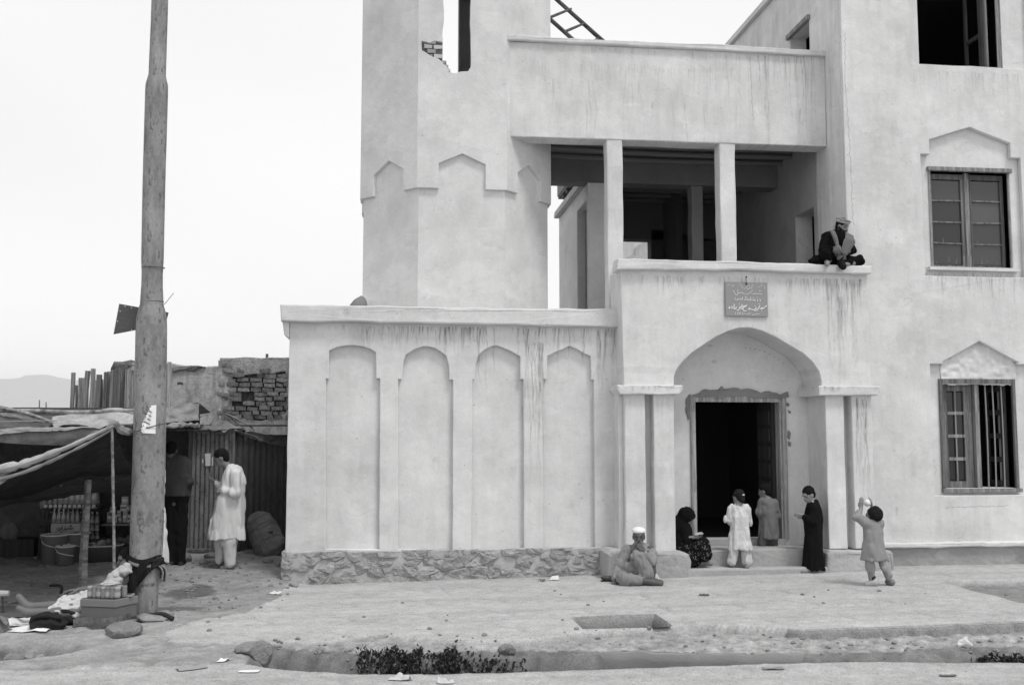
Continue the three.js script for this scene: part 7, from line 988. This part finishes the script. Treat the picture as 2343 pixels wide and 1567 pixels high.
scrap(510, 1514, 0.1, 0.1, 0.3, 0.8, 'paper_scrap', 'small white folded card on the dust before the drain', 0.03); scrap(438, 1530, 0.26, 0.14, -0.4, 0.3, 'cardboard_scrap', 'dull piece of cardboard lying on the dust'); scrap(570, 1538, 0.18, 0.08, 0.2, 0.7, 'paper_scrap', 'creased white paper at the edge of the road'); scrap(630, 1358, 0.12, 0.1, 0.4, 0.6, 'paper_scrap', 'crumpled paper on the earth by the low block'); scrap(1268, 1327, 0.14, 0.1, 0, 0.62, 'paper_scrap', 'white scrap on the pavement near the old man', 0.05); scrap(1612, 1362, 0.12, 0.09, 0.4, 0.1, 'dark_scrap', 'dark leaf-like scrap in the middle of the pavement', 0.03); scrap(1640, 1313, 0.45, 0.07, 0.04, 0.14, 'wood_scrap', 'flat dark board lying before the lowest step', 0.01); scrap(1500, 1330, 0.09, 0.08, 0.6, 0.7, 'paper_scrap', 'crumpled white paper by the bare foot of the old man', 0.1); scrap(1240, 1330, 0.09, 0.06, 0.6, 0.14, 'dark_scrap', 'small dark scrap beside the white one', 0.03);
scrap(1770, 1532, 0.2, 0.06, 0.1, 0.2, 'wood_scrap', 'thin splinter of wood lying on the road', 0.02); scrap(2170, 1548, 0.14, 0.05, 0.3, 0.12, 'dark_scrap', 'dark twig-like scrap on the road', 0.02); scrap(915, 1556, 0.2, 0.09, 0.4, 0.5, 'plastic_scrap', 'flattened pale plastic on the road below the weeds', 0.05); scrap(1020, 1564, 0.14, 0.06, 0.2, 0.5, 'plastic_scrap', 'second strip of pale plastic further along the road', 0.05);
{ const r = rngOf(55); let n = 0; // small pebbles and chips strewn about
  const gs = [1, 2, 3, 4].map((i) => stone(120 + i, 1, 0.6, 1, 1)), pm = [0.1, 0.2, 0.4].map((v) => std(v, 0.95)), list = [];
  for (let i = 0; i < 240; i++) { const px = r() * 2343, py = 1345 + r() * 215; if (px > 560 && py < 1345) continue; const s = Math.pow(r(), 2.5) * 0.028 + 0.005, p = onG(px, py), left = px < 640 && py < 1420; if (!left && r() < 0.55) continue; const g = gs[i % 4].clone().scale(s, s, s).rotateY(r() * 6).translate(p.x, p.y + s * 0.3, p.z); list.push(g); }
  for (let i = 0; i < 280; i++) { const px = 0 + r() * 660, py = 1270 + r() * 130, s = Math.pow(r(), 2) * 0.03 + 0.008, p = onG(px, py, 0.1); list.push(gs[i % 4].clone().scale(s, s, s).rotateY(r() * 6).translate(p.x, p.y + s * 0.3, p.z)); }
  for (let i = 0; i < 260; i++) { const px = 620 + r() * 1720, py = 1450 + r() * 70, s = Math.pow(r(), 3) * 0.03 + 0.004, p = onG(px, py, -0.05); list.push(gs[i % 4].clone().scale(s, s, s).rotateY(r() * 6).translate(p.x, p.y + s * 0.3, p.z)); }
  const m = obj('gravel', list, std(0.2, 0.96)); tag(m, 'scattered pebbles and chips on the earth and drain banks', 'gravel', null, 'stuff'); }
function bag(px, py, s, label, v = 0.6) { const p = onG(px, py), B = thing('plastic_bag', label, 'bag', [p.x, p.y, p.z]); obj('film', rough(rough(new THREE.IcosahedronGeometry(s, 4).scale(1.2, 0.8, 0.9).translate(p.x, p.y + s * 0.6, p.z), s * 0.35, 14), s * 0.2, 34), std(v, 0.45), B); obj('knot', rough(new THREE.IcosahedronGeometry(s * 0.25, 3).scale(0.8, 1.5, 0.8).translate(p.x + s * 0.4, p.y + s * 1.35, p.z), s * 0.15, 40), std(v, 0.45), B); }
bag(1092, 1530, 0.11, 'crumpled white plastic bag lying in the weeds of the drain'); bag(960, 1540, 0.07, 'flattened white plastic bag on the drain edge below the weeds', 0.55); bag(1010, 1541, 0.065, 'smaller pale bag next to the flattened one', 0.55); bag(2210, 1512, 0.06, 'white crumpled bag at the drain edge past the kerb step');
{ // iron hook and club-like things by the seller
  const p = onG(140, 1372), I = thing('iron_bracket', 'black bent iron bracket standing beyond the reclining person', 'bracket', [p.x, p.y, p.z]); const z = p.z - 0.3;
  obj('bent_bar', tubeAlong([PZ(112, 1340, z), PZ(136, 1340, z), PZ(140, 1344, z), PZ(134, 1375, z)], 0.017, 0.02, 6, 6), std(0.012, 0.6), I); const f = PZ(134, 1378, z); obj('foot', box(f.x - 0.04, f.x + 0.04, f.y - 0.02, f.y + 0.012, z - 0.03, z + 0.03), std(0.012, 0.6), I);
  const c = PZ(385, 1408, 2.45), W = thing('charred_stick', 'charred stick end poking out beside the pole foot', 'stick', [c.x, c.y - 0.05, 2.45]); obj('shaft', tubeAlong([PZ(330, 1410, 2.52), PZ(368, 1404, 2.5), PZ(395, 1416, 2.56)], 0.02, 0.025, 7, 4, 0.2), std(0.02, 0.9), W);
  const s = onG(8, 1445), S = thing('grey_sack', 'grey half-full sack at the seller\'s side by the papers', 'sack', [s.x, s.y, s.z]); obj('sacking', rough(new THREE.SphereGeometry(0.17, 22, 16).scale(0.9, 0.6, 0.7).translate(s.x - 0.08, s.y + 0.07, s.z), 0.06, 9), cloth(0.16), S); obj('fold', rough(tubeAlong([[s.x - 0.2, s.y + 0.15, s.z], [s.x - 0.06, s.y + 0.17, s.z + 0.03], [s.x + 0.05, s.y + 0.09, s.z + 0.06]], 0.035, 0.02, 7, 5, 0.4), 0.015, 14), cloth(0.2), S);
  const m = onG(40, 1402), Mt = thing('floor_mat', 'pale cloth mat edge under the bare feet', 'mat', [m.x, m.y, m.z]); obj('weave', sheet(14, 6, (u, v) => { const X = m.x + lerp(-1.1, 1.0, u), Z = m.z + lerp(-0.25, 0.45, v); return V(X, groundY(X, Z) + 0.012 + 0.006 * noise3(u * 8, v * 4, 1), Z); }, 0.006), cloth(0.12), Mt);
  const d = PZ(20, 1358, 1.9), Dd = thing('white_bolster', 'pale rounded bolster propped beyond the bare feet', 'cushion', [d.x, 0.05, 1.9]); obj('cushion', rough(tubeAlong([PZ(-40, 1356, 1.9), PZ(18, 1358, 1.9)], 0.05, 0.032, 10, 4), 0.006, 9), cloth(0.5), Dd); for (const px of [4, -25]) obj('leg', tubeAlong([PZ(px, 1362, 1.9), PZ(px + 2, 1412, 1.9)], 0.012, 0.012, 6, 2), W3, Dd);
  for (const [px, py, l, k] of [[105, 1440, 'dark folded cloth beneath the reclining person', 0], [150, 1430, 'second dark bundle tucked under the tray end', 1]]) { const q = onG(px, py), B = thing('dark_bundle', l, 'bundle', [q.x, q.y, q.z]); obj('cloth_heap', rough(rough(new THREE.SphereGeometry(0.16, 22, 14).scale(1.2, 0.55, 0.7).translate(q.x, q.y + 0.06, q.z - 0.05), 0.05, 7, k * 5), 0.02, 20), cloth(0.025), B); obj('fold', rough(tubeAlong([[q.x - 0.15, q.y + 0.11, q.z], [q.x, q.y + 0.15, q.z + 0.03], [q.x + 0.15, q.y + 0.1, q.z]], 0.03, 0.02, 7, 5, 0.3), 0.01, 14), cloth(0.03), B); }
  const y = onG(1394, 1330), G = thing('leather_shoe', 'dark worn shoe on the pavement by the old man', 'shoe', [y.x, y.y, y.z]); obj('upper', rough(new THREE.SphereGeometry(0.06, 14, 10).scale(1.9, 0.6, 0.8).rotateZ(-0.15).translate(y.x, y.y + 0.035, y.z), 0.01, 20), std(0.05, 0.6), G); obj('sole', box(y.x - 0.11, y.x + 0.11, y.y + 0.001, y.y + 0.014, y.z - 0.042, y.z + 0.042), std(0.03, 0.8), G);
}
{ // weeds in the drain
  const blade = new THREE.BufferGeometry(); blade.setAttribute('position', new THREE.Float32BufferAttribute([-0.06, 0, 0, 0.06, 0, 0, 0.04, 0.5, 0.05, -0.04, 0.5, 0.05, 0, 1, 0.18], 3)); blade.setAttribute('uv', new THREE.Float32BufferAttribute([0, 0, 1, 0, 1, 0.5, 0, 0.5, 0.5, 1], 2)); blade.setIndex([0, 1, 2, 0, 2, 3, 3, 2, 4]); blade.computeVertexNormals();
  const r = rngOf(31), mats = [], cols = [], m4 = new THREE.Matrix4(), q = new THREE.Quaternion();
  const grow = (n, x0, x1, d0, d1, h0, h1) => { for (let i = 0; i < n; i++) { let px = lerp(x0, x1, (r() + r()) / 2); for (let t = 0; t < 3 && noise3(px * 0.035, 7.7, 3) < rr(-0.7, 0.4, r); t++) px = lerp(x0, x1, r()); const x = PY(px, 1515, -0.15).x, b = Math.max(e1(x) + 0.1, eb(x)), c = Math.max(b + 0.08, e2(x)), z = lerp(b, c, lerp(d0, d1, r())), y = groundY(x, z); const k = 1 - Math.abs(px - (x0 + x1) / 2) / (x1 - x0) * 1.3, h = rr(h0, h1, r) * (0.55 + 0.6 * cl(k)) * (0.8 + 0.5 * noise3(px * 0.03, 1, 2));
    const leaf = r() < 0.68; q.setFromEuler(new THREE.Euler(rr(-1.2, 1.2, r), r() * 6.3, rr(-1.2, 1.2, r))); m4.compose(V(x, y + (leaf ? rr(0, h, r) : -0.01), z), q, leaf ? V(rr(0.16, 0.34, r), rr(0.025, 0.055, r), 0.04) : V(rr(0.04, 0.08, r), h, h)); mats.push(m4.clone()); cols.push(r() < 0.16 ? rr(2.5, 6, r) : rr(0.5, 1.6, r)); } };
  grow(7500, 815, 1100, 0.0, 0.9, 0.03, 0.1); grow(2200, 880, 1080, 0.0, 0.6, 0.04, 0.13); grow(260, 900, 1070, 0.05, 0.5, 0.1, 0.2); grow(2200, 1030, 1200, 0.1, 0.85, 0.02, 0.08); grow(3200, 1130, 1430, 0.3, 0.95, 0.02, 0.06); grow(900, 1700, 1950, 0.5, 0.95, 0.01, 0.04); grow(1600, 2200, 2343, 0.3, 0.9, 0.02, 0.08);
  const im = new THREE.InstancedMesh(blade, new THREE.MeshPhysicalMaterial({ color: grey(0.045), roughness: 0.95, specularIntensity: 0.2, transmission: 0.2, thickness: 0, side: THREE.DoubleSide }), mats.length); mats.forEach((m, i) => { im.setMatrixAt(i, m); im.setColorAt(i, grey(cols[i])); });
  im.name = 'weeds'; im.castShadow = im.receiveShadow = true; scene.add(im); tag(im, 'dark tangled weeds growing in the open drain', 'weeds', null, 'stuff');
}
renderer.render(scene, camera);
